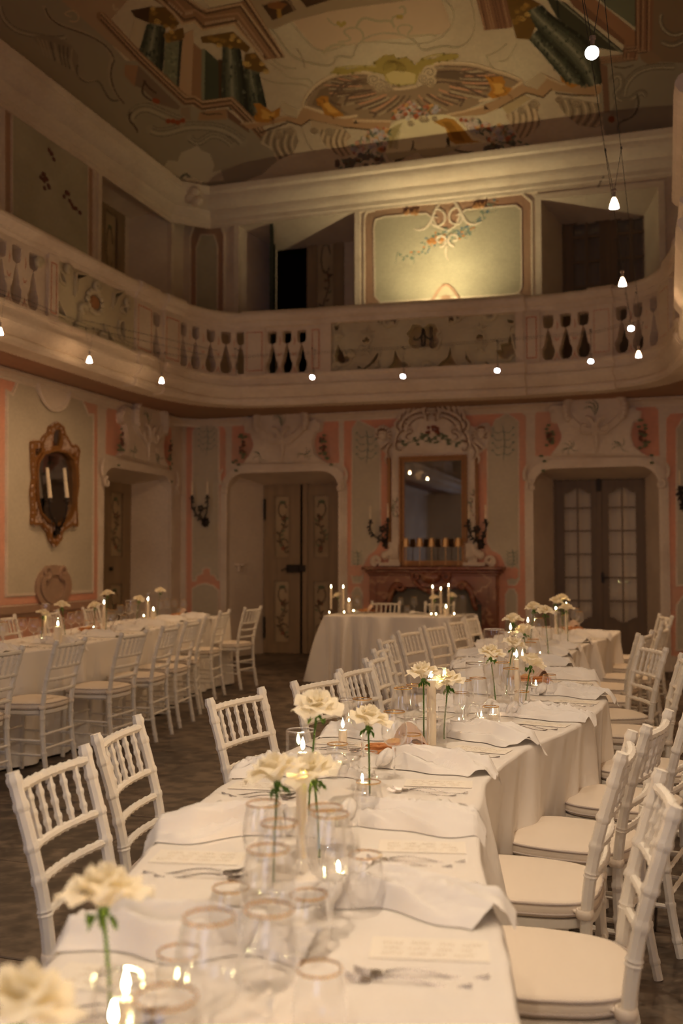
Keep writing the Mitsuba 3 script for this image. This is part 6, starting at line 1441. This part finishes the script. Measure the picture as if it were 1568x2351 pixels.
# ---- roses
def petal(R, H, wid, curl, ang, ruf, seed, nu=7, nv=6):
    r = np.random.default_rng(seed); V = []
    for j in range(nv):
        v = j / (nv - 1)
        w = wid * math.sin(math.pi * min(.5, .12 + v * .62)) * (1 if v < .8 else 1 - .35 * (v - .8) / .2)
        rr = R * (.16 + .84 * v ** 1.15); z = H * v ** .85
        if v > .7: rr += curl * (v - .7) * 3.3; z -= curl * .55 * ((v - .7) * 3.3) ** 2
        for i in range(nu):
            u = i / (nu - 1) * 2 - 1
            a = ang + u * w
            tip = -.013 * u * u * v ** 2 + .6 * ruf * math.sin(u * 5 + seed) * v ** 2
            V.append((rr * math.cos(a), rr * math.sin(a), z + tip + .004 * abs(u) * (1 - v)))
    Fc = []
    for j in range(nv - 1):
        for i in range(nu - 1):
            a = j * nu + i; Fc += [(a, a + 1, a + nu + 1), (a, a + nu + 1, a + nu)]
    return trimesh.Trimesh(V, Fc, process=False)
def rose_proto(seed, h, lean, separate=False):
    """bloom on a stem of height h standing at the origin"""
    r = random.Random(seed); pet = []; ga = 2.39996
    n = 22
    for i in range(n):
        o = i / (n - 1)
        R = .006 + .045 * o ** 1.2; H = .060 - .030 * o ** 1.8; w = 1.25 - .60 * o
        pet.append(petal(R, H, w, .002 + .013 * o, i * ga + r.uniform(-.25, .25), .0015 + .003 * o, seed * 50 + i))
    top = np.array([lean[0], lean[1], h - .02])
    tilt = trimesh.transformations.rotation_matrix(r.uniform(.1, .45), [math.cos(seed), math.sin(seed), 0])
    for m in pet: m.apply_transform(tilt); m.apply_translation(top)
    sep = []
    for k in range(5):
        s = petal(.017, -.012, .24, .003, k * 1.2566, .001, k); s.apply_transform(tilt); s.apply_translation(top + [0, 0, -.002]); sep.append(s)
    hip = ell(top - [0, 0, .004], (.008, .008, .009), 1)
    P = smooth_path(np.array([(0, 0, .01), (lean[0] * .2, lean[1] * .25, h * .35), (lean[0] * .75, lean[1] * .7, h * .75), tuple(top)]), 12)
    parts = []
    if separate:
        for m in pet[8:]: parts.append(('petal', m, 'mat_petal', True))
        parts.append(('bud', cat_(pet[:8]), 'mat_petal', True))
    else: parts.append(('bloom', cat_(pet), 'mat_petal', True))
    parts += [('stem', tube(P, .0026, 6), 'mat_stem', True), ('calyx', cat_(sep + [hip]), 'mat_stem', True)]
    lf = petal(.022, .012, .3, .002, seed, .001, seed, 5, 5); lf.apply_translation(P[10]); parts.append(('leaf', lf, 'mat_stem', True))
    return [(nm, d) for nm, d in zip(numbered([p[0] for p in parts]), [d for _, d in proto(parts)])]
def rose(px, py, Z, table, seed, near=False, bud=True, size=1.0):
    p = at_depth(px, py, Z); h = max(.12, min(.42, p[2] - TABLES[table][0]))
    lean = np.array([rs.uniform(-.03, .03), rs.uniform(-.03, .03)]); xy = p[:2] - lean
    drop('white_rose', rose_proto(seed, h, lean, near), xy, table, 'cream white rose on a tall green stem', 'rose')
    if bud:
        k = ('bud', round(h * .55 / .02) * .02)
        if k not in VASE: VASE[k] = proto([('wall', lathe([(.020, .010), (.020, k[1])], 18), 'mat_sheet', True), ('lip', rim(.0195, k[1], .0012), 'mat_glass', True), ('base', lathe([(0, 0), (.020, 0), (.0205, .008), (.018, .012), (0, .011)], 14), 'mat_sheet', True)])
        drop('bud_vase', VASE[k], xy, table, 'slim clear bud vase holding a rose', 'bud vase')
# ---- near end of the serpentine table
for i, (x, y, Z) in enumerate(((238, 2050, 1.30), (637, 1772, 1.92), (722, 1768, 2.10), (726, 1618, 2.35), (845, 1650, 2.64), (40, 2305, .98))): rose(x, y, Z, 'main', 10 + i, near=i < 5)
for i, (x, y, Z) in enumerate(((972, 1545, 3.30), (1028, 1562, 3.45), (1126, 1499, 4.20), (1175, 1478, 4.60), (1218, 1519, 4.20), (1178, 1422, 5.60), (1204, 1447, 5.30), (1225, 1393, 6.8), (1251, 1402, 6.6), (1275, 1380, 7.9), (1290, 1373, 8.1), (1300, 1396, 7.4))): rose(x, y, Z, 'main', 30 + i)
for (x, y, Z, r) in ((775, 1738, 2.17, .050), (691, 1678, 2.75, .041), (797, 1602, 3.38, .034), (1100, 1527, 3.60, .050), (1134, 1449, 4.80, .050), (1002, 1530, 3.40, .030), (1190, 1448, 4.35, .030), (1222, 1400, 6.9, .034), (1275, 1407, 7.2, .040), (1276, 1386, 8.3, .032), (1158, 1448, 5.2, .034), (270, 2235, 1.16, .030)): vase(x, y, Z, r, 'main')
for (x, y, Z, r) in ((692, 1790, 2.12, .0115), (787, 1676, 3.35, .0145), (695, 1724, 2.75, .0145), (989, 1563, 3.42, .016), (1186, 1516, 4.36, .011), (1172, 1448, 5.25, .011), (1212, 1428, 6.9, .012), (1276, 1400, 8.3, .012), (1300, 1395, 8.0, .012), (289, 2282, 1.20, .009), (260, 2372, 1.12, .010), (118, 2370, 1.06, .010)): candle(x, y, Z, r, 'main')
for p in ((832, 1786), (777, 1990), (1138, 1633), (1105, 1640), (1230, 1567), (1060, 1655), (1317, 1448), (1240, 1500)): tealight(*p, 'main')
for x, y in ((760, 1853), (640, 1897), (605, 1845), (623, 2086), (905, 1634), (895, 1602), (1083, 1564), (1153, 1521), (1146, 1507), (1227, 1502), (1238, 1419), (1298, 1412), (1090, 1558), (1218, 1475), (1255, 1440), (1330, 1404)): drop('wine_glass', WINE, at_z(x, y, ZT + .190)[:2], 'main', 'gold-rimmed stemmed wine glass', 'wine glass')
for x, y in ((752, 1868), (616, 1950), (480, 2106), (380, 2290), (928, 1586), (1166, 1535), (1321, 1397), (1224, 1468), (970, 1574)): drop('wine_glass', BALLOON, at_z(x, y, ZT + .200)[:2], 'main', 'large gold-rimmed balloon wine glass', 'wine glass')
for x, y in ((825, 1965), (555, 2036), (690, 2046), (412, 2186), (728, 2226), (775, 1708), (846, 1795), (1115, 1624), (1198, 1588), (1254, 1549), (940, 1680), (1060, 1590)): drop('tumbler', TUMBLER, at_z(x, y, ZT + .095)[:2], 'main', 'gold-rimmed stemless water glass', 'water glass')
# ---- table along the left wall
for i, (x, y, Z) in enumerate(((142, 1389, 7.95), (247, 1363, 8.9), (218, 1390, 8.6), (368, 1356, 10.6), (319, 1375, 10.0), (99, 1409, 7.7))): rose(x, y, Z, 'left', 60 + i)
for (x, y, Z, r) in ((133, 1418, 7.5, .048), (105, 1388, 7.75, .030), (18, 1421, 7.3, .060), (129, 1400, 8.3, .030), (340, 1357, 10.3, .030), (239, 1366, 9.0, .030), (300, 1380, 9.4, .050)): vase(x, y, Z, r, 'left')
for (x, y, Z, r) in ((133, 1437, 7.5, .030), (104, 1414, 7.75, .011), (239, 1387, 9.0, .012), (340, 1378, 10.3, .012), (352, 1404, 9.8, .025)): candle(x, y, Z, r, 'left')
for p in ((372, 1417), (330, 1412), (215, 1440), (95, 1465)): tealight(*p, 'left')
for x, y in ((51, 1419), (164, 1406), (242, 1398), (277, 1389), (367, 1378), (403, 1375), (310, 1385), (10, 1428), (340, 1384), (255, 1408)): drop('wine_glass', WINE, at_z(x, y, ZT + .190)[:2], 'left', 'gold-rimmed stemmed wine glass', 'wine glass')
for x, y in ((78, 1419), (183, 1402), (260, 1400), (297, 1385), (383, 1375), (421, 1376)): drop('wine_glass', BALLOON, at_z(x, y, ZT + .200)[:2], 'left', 'large gold-rimmed balloon wine glass', 'wine glass')
for x, y in ((97, 1440), (200, 1425), (285, 1412), (330, 1402), (410, 1395)): drop('tumbler', TUMBLER, at_z(x, y, ZT + .095)[:2], 'left', 'gold-rimmed stemless water glass', 'water glass')
# ---- head table
for i, (x, y, Z) in enumerate(((775, 1367, 11.9), (997, 1372, 11.65), (1037, 1367, 11.75))): rose(x, y, Z, 'head', 80 + i)
for (x, y, Z, r) in ((801, 1364, 11.9, .042), (1062, 1367, 11.9, .045), (993, 1344, 11.75, .030), (1012, 1352, 11.7, .030), (1031, 1346, 11.75, .030), (1045, 1375, 11.8, .034)): vase(x, y, Z, r, 'head')
for (x, y, Z, r, f, hd) in ((760, 1351, 11.95, .0125, .038, True), (788, 1351, 11.85, .0125, .038, True), (801, 1381, 11.9, .028, 0, False), (993, 1353, 11.75, .0125, 0, False), (1012, 1354, 11.7, .0125, 0, False), (1030, 1349, 11.75, .0125, 0, False), (1024, 1397, 11.5, .030, 0, False)): candle(x, y, Z, r, 'head', f, hd)
for p in ((756, 1407), (790, 1405), (814, 1402), (990, 1409), (1001, 1411), (1043, 1409)): tealight(*p, 'head')
for x, y in ((823, 1369), (928, 1370)): drop('wine_glass', WINE, at_z(x, y, .785 + .19)[:2], 'head', 'gold-rimmed stemmed wine glass', 'wine glass')
for x, y in ((841, 1367), (944, 1367)): drop('wine_glass', BALLOON, at_z(x, y, .785 + .20)[:2], 'head', 'large gold-rimmed balloon wine glass', 'wine glass')
for x, y in ((933, 1389), (1010, 1380)): drop('tumbler', TUMBLER, at_z(x, y, .785 + .095)[:2], 'head', 'gold-rimmed stemless water glass', 'water glass')
# ---- napkins, cards, cutlery. Local frame: +x from the table's middle towards the guest
def napkin_proto(seed, L=.40, over=.035):
    """knotted cloth whose tail fans out in creases and hangs over the edge at x = 0"""
    r = np.random.default_rng(seed); nu, nv = 54, 33; V = []
    ph = r.uniform(0, 6, 5); sway = r.uniform(-.05, .05)
    ridge = lambda a, b, s: 1 - abs(2 * float(meshkit.noise(np.array([a, b, s * 3.7]), seed + s)) - 1)
    for i in range(nu):
        u = i / (nu - 1); x = -L + (L + over) * u
        if u < .17: w = .062 - .20 * u; hgt = .030
        elif u < .27: w = .026; hgt = .034
        else: w = .026 + .070 * ((u - .27) / .73) ** .7 + .012 * math.sin(9 * u + ph[4]); hgt = .050 - .022 * (u - .27)
        for j in range(nv):
            v = j / (nv - 1) * 2 - 1
            q = v * (2.4 - u * .6) + .5 * math.sin(u * 5 + ph[0]) + .35 * u
            f = .62 * ridge(q * 1.25 + ph[1], u * 1.3, 1) ** 3 + .38 * ridge(q * 2.6 + u * 2.4, u * 3.6 + ph[2], 2) ** 3
            z = .0015 + (hgt * 1.45 * f + .014 * math.sin(math.pi * min(1, max(0, (u - .3) / .7)))) * (1 - abs(v) ** 3)
            y = v * w * (1 + .22 * math.sin(u * 13 + 2 * v + ph[3])) + sway * math.sin(u * 3.4)
            xx = x + (.05 * v * math.sin(ph[1]) - .035 * abs(v)) * u
            if xx > 0: z -= 1.2 * xx; xx *= .75
            V.append((xx, y, z))
    Fc = []
    for i in range(nu - 1):
        for j in range(nv - 1):
            a = i * nv + j; Fc += [(a, a + nv, a + nv + 1), (a, a + nv + 1, a + 1)]
    kx = -L + (L + over) * .21
    knot = [tube(smooth_path(np.array([(kx - .02, -.03 + .004 * k, .010), (kx + .004 * k, -.02, .040), (kx + .01, .012, .046), (kx + .012, .034, .012)]), 12), [.004, .010, .013, .014, .014, .013, .013, .012, .011, .010, .008, .004], 7) for k in (0, 4)]
    return proto([('cloth', trimesh.Trimesh(V, Fc, process=False), 'mat_napkin', True), ('knot', cat_(knot), 'mat_napkin', True)])
NAP = [napkin_proto(s) for s in range(5)]
def flat_napkin():
    r = np.random.default_rng(4); n = 22; V = []
    for i in range(n):
        for j in range(n):
            u, v = i / (n - 1), j / (n - 1); z = .004 + .03 * max(0, math.sin(u * 5 + v * 2)) * math.sin(v * 3.1) + .02 * math.sin(u * 3.1) * meshkit.noise(np.array([u * 4, v * 4, 2.0]), 3)
            V.append((-.16 + .18 * u, -.11 + .22 * v + .02 * math.sin(u * 6), z))
    Fc = []
    for i in range(n - 1):
        for j in range(n - 1):
            a = i * n + j; Fc += [(a, a + n, a + n + 1), (a, a + n + 1, a + 1)]
    return proto([('cloth', trimesh.Trimesh(V, Fc, process=False), 'mat_napkin', True)])
FNAP = flat_napkin()
def card_proto(seed):
    r = random.Random(seed); ms = []
    for k, yy in enumerate((-.026, -.004, .018)):
        x = -.075
        while x < .07:
            l = r.uniform(.018, .04); n = int(l / .0035); P = [(x + i * .0035, yy + (.006 if i % 2 else -.003) * r.uniform(.3, 1.3)) for i in range(n)]
            if len(P) > 2: ms.append(ext(LineString(P).buffer(.0006), .0004, .0012))
            x += l + .008
    return proto([('sheet', cbox(-.095, .095, -.045, .045, 0, .0012, .0004), 'mat_card', False), ('handwriting', cat_(ms), 'mat_ink', False)])
CARD = [card_proto(s) for s in range(3)]
def fork():
    P = smooth_path(np.array([(-.105, 0, .010), (-.085, 0, .003), (-.06, 0, .004), (-.03, 0, .009), (.02, 0, .004), (.10, 0, .003)]), 18)
    h = tube(P[4:], np.interp(np.linspace(0, 1, 14), [0, .2, .6, 1], [.0042, .0022, .0026, .0042]), 6, flat=.45)
    ms = [h]
    hd = Polygon([(-.060, -.003), (-.066, -.010), (-.080, -.0115), (-.080, .0115), (-.066, .010), (-.060, .003)])
    ms.append(ext(hd, .0018, .0022))
    for k in range(4):
        y = -.0098 + k * .0065; ms.append(tube([(-.079, y, .003), (-.092, y, .0045), (-.105, y, .010)], [.0018, .0015, .0008], 5))
    return proto([('handle', cat_(ms[:1]), 'mat_steel', True), ('head', cat_(ms[1:]), 'mat_steel', 30)])
def knife():
    bl = Polygon([(-.11, .004), (-.100, -.004), (-.06, -.008), (-.01, -.007), (-.005, .004)])
    return proto([('handle', tube([(-.008, 0, .004), (.03, 0, .0045), (.10, 0, .0045), (.108, 0, .004)], [.003, .0042, .005, .002], 7, flat=.7), 'mat_steel', True), ('blade', ext(bl, .0016, .003), 'mat_steel', False)])
FORK, KNIFE = fork(), knife()
def setting(pt, n, table, i, seed, reverse=False, far=False):
    """pt: a point on the table's edge, n: outward direction"""
    rz = math.atan2(n[1], n[0]); tng = np.array([-n[1], n[0]]); sg = 1 if tng[1] > 0 else -1
    P = lambda inn, al: pt - n * inn + tng * sg * al
    k = 1 if not reverse else -1
    drop('fork', FORK, P(.135, -.020), table, 'steel fork at a setting', 'fork', rz + .03)
    drop('fork', FORK, P(.155, -.048), table, 'small steel fork at a setting', 'fork', rz - .05, .92)
    if not far:
        drop('table_knife', KNIFE, P(.135, .405), table, 'steel knife at a setting', 'knife', rz + .02)
    drop('menu_card', CARD[seed % 3], P(.125, .085), table, 'cream menu card with pale handwriting', 'menu card', rz + rs.uniform(-.06, .06))
    drop('napkin', NAP[seed % 5], P(.0, .265), table, 'knotted white linen napkin', 'napkin', rz + rs.uniform(-.12, .12))
for i, y in enumerate((1.47, 2.03, 2.68, 3.27, 3.90, 4.52, 5.20, 5.85, 6.50, 7.12, 7.75, 8.38)):
    pt, n = edge_pt(y, 1); setting(pt, n, 'main', i, i, far=y > 6)
for i, y in enumerate((1.30, 1.92, 2.55, 3.2, 3.85, 4.5, 5.1, 5.75, 6.4, 7.05, 7.7, 8.4)):
    pt, n = edge_pt(y, -1); setting(pt, n, 'main', i, i + 2, far=y > 6)
for i, y in enumerate((4.9, 5.6, 6.3, 7.0, 7.7, 8.4, 9.1, 9.75)):
    pt, n = ledge(y, 1); setting(pt, n, 'left', i, i + 1, far=True)
for (x, y) in ((972, 1403), (835, 1398)): drop('napkin', FNAP, at_z(x, y, .80)[:2], 'head', 'crumpled white napkin lying on the cloth', 'napkin', rs.uniform(0, 3))
# ---- bread plates
PLATE = proto([('dish', lathe([(0, .003), (.05, .003), (.075, .008), (.100, .014), (.101, .016), (.075, .011), (.05, .007), (0, .006)], 26), 'mat_plate', True)])
def stick(seed, L=.20, r=.0075):
    rr = np.random.default_rng(seed); f = np.linspace(-1, 1, 14)
    P = np.c_[f * L / 2, .006 * np.sin(f * 2 + seed), .004 * rr.random(14)]
    return proto([('crust', tube(P, r * (.75 + .5 * rr.random(14)) * np.minimum(1, 1.25 - np.abs(f) ** 6), 7), 'mat_bread', True)])
STICK = [stick(s) for s in range(4)]
def roll(seed):
    m = ell((0, 0, 0), (.038, .028, .020), 3); v = m.vertices; m.vertices = v * (1 + .12 * (meshkit.fbm(v * 40, 3, seed) - .5))[:, None]
    return proto([('crust', m, 'mat_crust', True)])
ROLL = roll(3)
def liner(seed):
    n = 18; V = []
    for i in range(n):
        for j in range(n):
            u, v = i / (n - 1) - .5, j / (n - 1) - .5
            V.append((u * .15, v * .13 + .02 * u, .055 + .035 * math.cos(u * 5) - .10 * v * v - .25 * abs(u) ** 2 + .012 * math.sin(9 * u + 4 * v + seed)))
    Fc = []
    for i in range(n - 1):
        for j in range(n - 1):
            a = i * n + j; Fc += [(a, a + n, a + n + 1), (a, a + n + 1, a + 1)]
    return proto([('cloth', trimesh.Trimesh(V, Fc, process=False), 'mat_linen_pink', True)])
LINER = [liner(0), liner(2)]
BR = 0
def bread(px, py, table, rz, white=False):
    global BR
    p = at_z(px, py, TABLES[table][0])[:2]; z = TABLES[table][0] + .0008; d = np.array([math.cos(rz), math.sin(rz)]); q = np.array([-d[1], d[0]])
    drop('bread_plate', PLATE, p, table, 'white plate with breadsticks', 'plate', rz)
    for k in range(5): drop('breadstick', STICK[k % 4], p - q * (.045 - .017 * k) - d * .005 * k, table, 'golden brown breadstick on a plate', 'breadstick', rz + .06 * (k - 2), 1.0, z + .022 + (.013 if k % 2 else 0))
    drop('bread_roll', ROLL, p + q * .035 - d * .02, table, 'small brown bread roll on a plate', 'bread roll', rz + .5, 1, z + .033)
    drop('bread_napkin', LINER[BR % 2], p + q * .045 + d * .03, table, 'folded linen napkin covering the bread on a plate', 'napkin', rz + .3, 1, z + .004); BR += 1
bread(922, 1738, 'main', .35); bread(1222, 1572, 'main', .2); bread(1312, 1450, 'main', .3); bread(415, 1418, 'left', .5); bread(208, 1452, 'left', .3); bread(845, 1407, 'head', .2)
# ---- nothing stands inside anything else
RAD = {'wine_glass': .043, 'tumbler': .038, 'candle': .015, 'tealight': .026, 'bud_vase': .022, 'candle_holder': .031, 'bread_plate': .102, 'white_rose': .006}
NEST = ({'candle', 'glass_cylinder'}, {'white_rose', 'bud_vase'}, {'candle', 'candle_holder'})
FIX = {'glass_cylinder': 6, 'candle': 6, 'bread_plate': 6, 'bud_vase': 4, 'white_rose': 4, 'candle_holder': 6, 'wine_glass': 1, 'tumbler': 1, 'tealight': 1}
cyl_r = {id(v): k[0] for k, v in VASE.items() if k[0] != 'bud'}
XY = np.array([(t[2], t[3]) for t in ITEMS]); rad = [cyl_r.get(id(t[1]), .05) if t[0] == 'glass_cylinder' else RAD.get(t[0], 0) for t in ITEMS]
idx = [i for i, t in enumerate(ITEMS) if rad[i] > 0]
for _ in range(40):
    for n_, i in enumerate(idx):
        for j in idx[:n_]:
            A, B = ITEMS[i], ITEMS[j]
            if A[7] != B[7] or {A[0], B[0]} in NEST: continue
            d = XY[i] - XY[j]; l = float(np.hypot(*d)); need = rad[i] + rad[j] + .002
            if l < need:
                u = d / l if l > 1e-6 else np.array([1.0, 0]); wa, wb = 1 / FIX[A[0]], 1 / FIX[B[0]]
                XY[i] += u * (need - l) * wa / (wa + wb); XY[j] -= u * (need - l) * wb / (wa + wb)
ITEMS = [t[:2] + (float(p[0]), float(p[1])) + t[4:] for t, p in zip(ITEMS, XY)]
# ---- put everything down, labelled by its order along its table
by = {}
for it in ITEMS: by.setdefault((it[7], it[8]), []).append(it)
for (table, noun), L_ in by.items():
    L_.sort(key=lambda t: t[2] if table == 'head' else t[3])
    for i, (name, pr, x, y, z, rz, s, _, _, cat) in enumerate(L_):
        _, tn, how = TABLES[table]
        txt = f'{noun}, {ordinal(i)} {how} on the {tn}' if len(L_) > 1 else f'{noun} on the {tn}'
        w = txt.split()
        if len(w) > 16: txt = f'{noun}, {ordinal(i)} along the {tn}'
        place(name, pr, TM(x, y, z, rz, s), txt, cat, f'{cat}s on the {tn}' if len(L_) > 1 else None)
# ================================================================ CABLE LAMPS
ZL = 3.45
DIM, DIM_NEAR = .255, .80
LAMPS_PX = [(0, 768), (205, 832), (371, 879), (720, 872), (927, 870), (1143, 857), (1357, 836), (1466, 820), (1449, 762), (1429, 656), (1410, 478), (1361, 145)]
WHERE = ['cut by the left edge, before the left gallery front', 'before the scroll panel of the left gallery front', 'at the left corner of the gallery front', 'left of the middle of the gallery front', 'below the large scroll panel, its left half', 'below the large scroll panel, its right half', 'below the balusters on the right of the gallery front', 'at the right corner, lowest of the right row', 'second from the far end of the right row', 'third from the far end of the right row', 'second nearest of the right row, before the dark gallery door', 'nearest of the right row, high before the ceiling fresco']
spots = [at_z(x, y, ZL)[:2] for x, y in LAMPS_PX]
unseen_lamps = [(-5.65, 6.0), (-5.65, 4.4), (-5.65, 2.6), (-.27, 2.6), (-.27, .9), (-.27, -1.0)]  # lamps out of view, placed and set to light the near table and left side
lens = mikit.ply(lathe([(0, 0), (.029, 0)], 12), 'mat_wax', False)
shade = mikit.ply(lathe([(.030, .001), (.027, .018), (.018, .045), (.010, .062)], 14), 'mat_wax', True)
socket = mikit.ply(cat_([tube([(0, 0, .060), (0, 0, .10)], .009, 8), tube([(0, 0, .10), (0, 0, .112)], .014, 8)]), 'mat_chrome', 40)
ZW = 3.80
wires_l = mikit.ply(cat_([tube([(-.004, 0, .11), (-.045, 0, ZW - ZL)], .0015, 4), tube([(-.045, -.012, ZW - ZL), (-.045, .012, ZW - ZL)], .006, 5)]), 'mat_wire', False)
wires_r = mikit.ply(cat_([tube([(.004, 0, .11), (.045, 0, ZW - ZL)], .0015, 4), tube([(.045, -.012, ZW - ZL), (.045, .012, ZW - ZL)], .006, 5)]), 'mat_wire', False)
for i, (x, y) in enumerate(list(spots) + unseen_lamps):
    k = fresh('cable_lamp')
    rz = math.pi / 2 if 3 <= i <= 6 else 0.0
    tilt = i in (3, 4, 5, 6, 8, 11)      # these lamps are turned towards the room
    M = TM(x, y, ZL, rz); d = DIM if i < len(spots) else DIM_NEAR if x > -2 else DIM
    if i in (10, 11): d = .30
    M2 = M @ T().translate([0, 0, .062]).rotate([math.cos(rz), -math.sin(rz), 0], -48).translate([0, 0, -.062]) if tilt else M
    scene[k + '__lens'] = {**lens, 'to_world': M2, 'emitter': {'type': 'area', 'radiance': rgb(*[v * d for v in (WARM if i < 10 or x < -2 else LAMP)]), 'sampling_weight': 22.0 * d + .3}}
    scene[k + '__shade'] = {**shade, 'to_world': M2, 'bsdf': {'type': 'ref', 'id': 'mat_chrome'}} if tilt else {**shade, 'to_world': M, 'emitter': {'type': 'area', 'radiance': rgb(*SHADE), 'sampling_weight': .12}}
    scene[k + '__socket'] = {**socket, 'to_world': M}
    scene[k + '__wire'] = {**wires_l, 'to_world': M}; scene[k + '__wire_001'] = {**wires_r, 'to_world': M}
    lab(k, 'small halogen cable lamp, ' + (WHERE[i] if i < 12 else ['left row outside the frame, farthest', 'left row outside the frame, middle one', 'left row outside the frame, nearest', 'over the serpentine table, unseen above the frame, lighting it', 'unseen above the near end of the serpentine table, lighting it', 'unseen behind the camera'][i - 12]), 'lamp', 'cable lamps strung round the hall')
# one unlit lamp in the back row
x, y = at_z(543, 873, ZL)[:2]; k = fresh('cable_lamp'); M = TM(x, y, ZL, math.pi / 2)
scene[k + '__shade'] = {**shade, 'to_world': M, 'bsdf': {'type': 'ref', 'id': 'mat_sheet'}}; scene[k + '__socket'] = {**socket, 'to_world': M}; scene[k + '__wire'] = {**wires_l, 'to_world': M}; scene[k + '__wire_001'] = {**wires_r, 'to_world': M}
lab(k, 'unlit cable lamp before the curved balusters at the left corner', 'lamp', 'cable lamps strung round the hall')
# the two parallel cables of the loop
xr = float(np.mean([p[0] for p in spots[7:]])); yb = float(np.mean([p[1] for p in spots[3:7]])); xl = float(np.mean([p[0] for p in spots[:3]]))
for o, nm in ((.045, 'outer'), (-.045, 'inner')):
    P = [(xl - o, -2.5, ZW), (xl - o, yb - .6, ZW), (xl + .35, yb + o - .1, ZW)] + [(xl + .35 + (xr - xl - .35) * q, yb + o - .05, ZW - .03 * math.sin(3.14 * q)) for q in np.linspace(.1, .92, 12)] + [(xr + o, yb - .4, ZW), (xr + o, -2.5, ZW)]
    key = add('lamp_cable', tube(P, .0019, 5), 'mat_wire')
    lab(key, f'thin dark low-voltage cable strung round the hall, the {nm} one of the pair', 'cable', 'lamp cables')
for (a, b, c, d) in ((190, 735, 470, 800), (170, 745, 460, 815)):
    key = add('lamp_cable', tube([at_x(a, b, xl - .2), at_y(c + 30, d + 5, yb + .3)], .003, 5), 'mat_wire')
    lab(key, 'thin dark stay wire crossing the left gallery corner, the ' + ('upper' if b == 735 else 'lower') + ' one', 'cable', 'stay wires at the gallery corner')
# floodlight standing on the gallery, washing the panel and the vault
ux = at_y(984, 640, 12.56)[0]
k = 'floodlight'
lab(k, 'flat dark floodlight behind the gallery rail below the lit panel', 'lamp')
add('housing', cat_([cbox(ux - .13, ux + .13, 12.60, 12.80, 4.70, 4.76), cbox(ux - .02, ux + .02, 12.67, 12.73, ZG, 4.70), cbox(ux - .12, ux + .12, 12.60, 12.81, ZG, ZG + .02)]), 'mat_chrome', parent=k)
scene[k + '__beam'] = {'type': 'spot', 'to_world': T().look_at(origin=[float(ux), 12.70, 4.80], target=[float(ux), 13.28, 6.9], up=[0, 1, 0]), 'intensity': rgb(*UPLIGHT), 'cutoff_angle': 80.0, 'beam_width': 22.0, 'sampling_weight': 14.0}
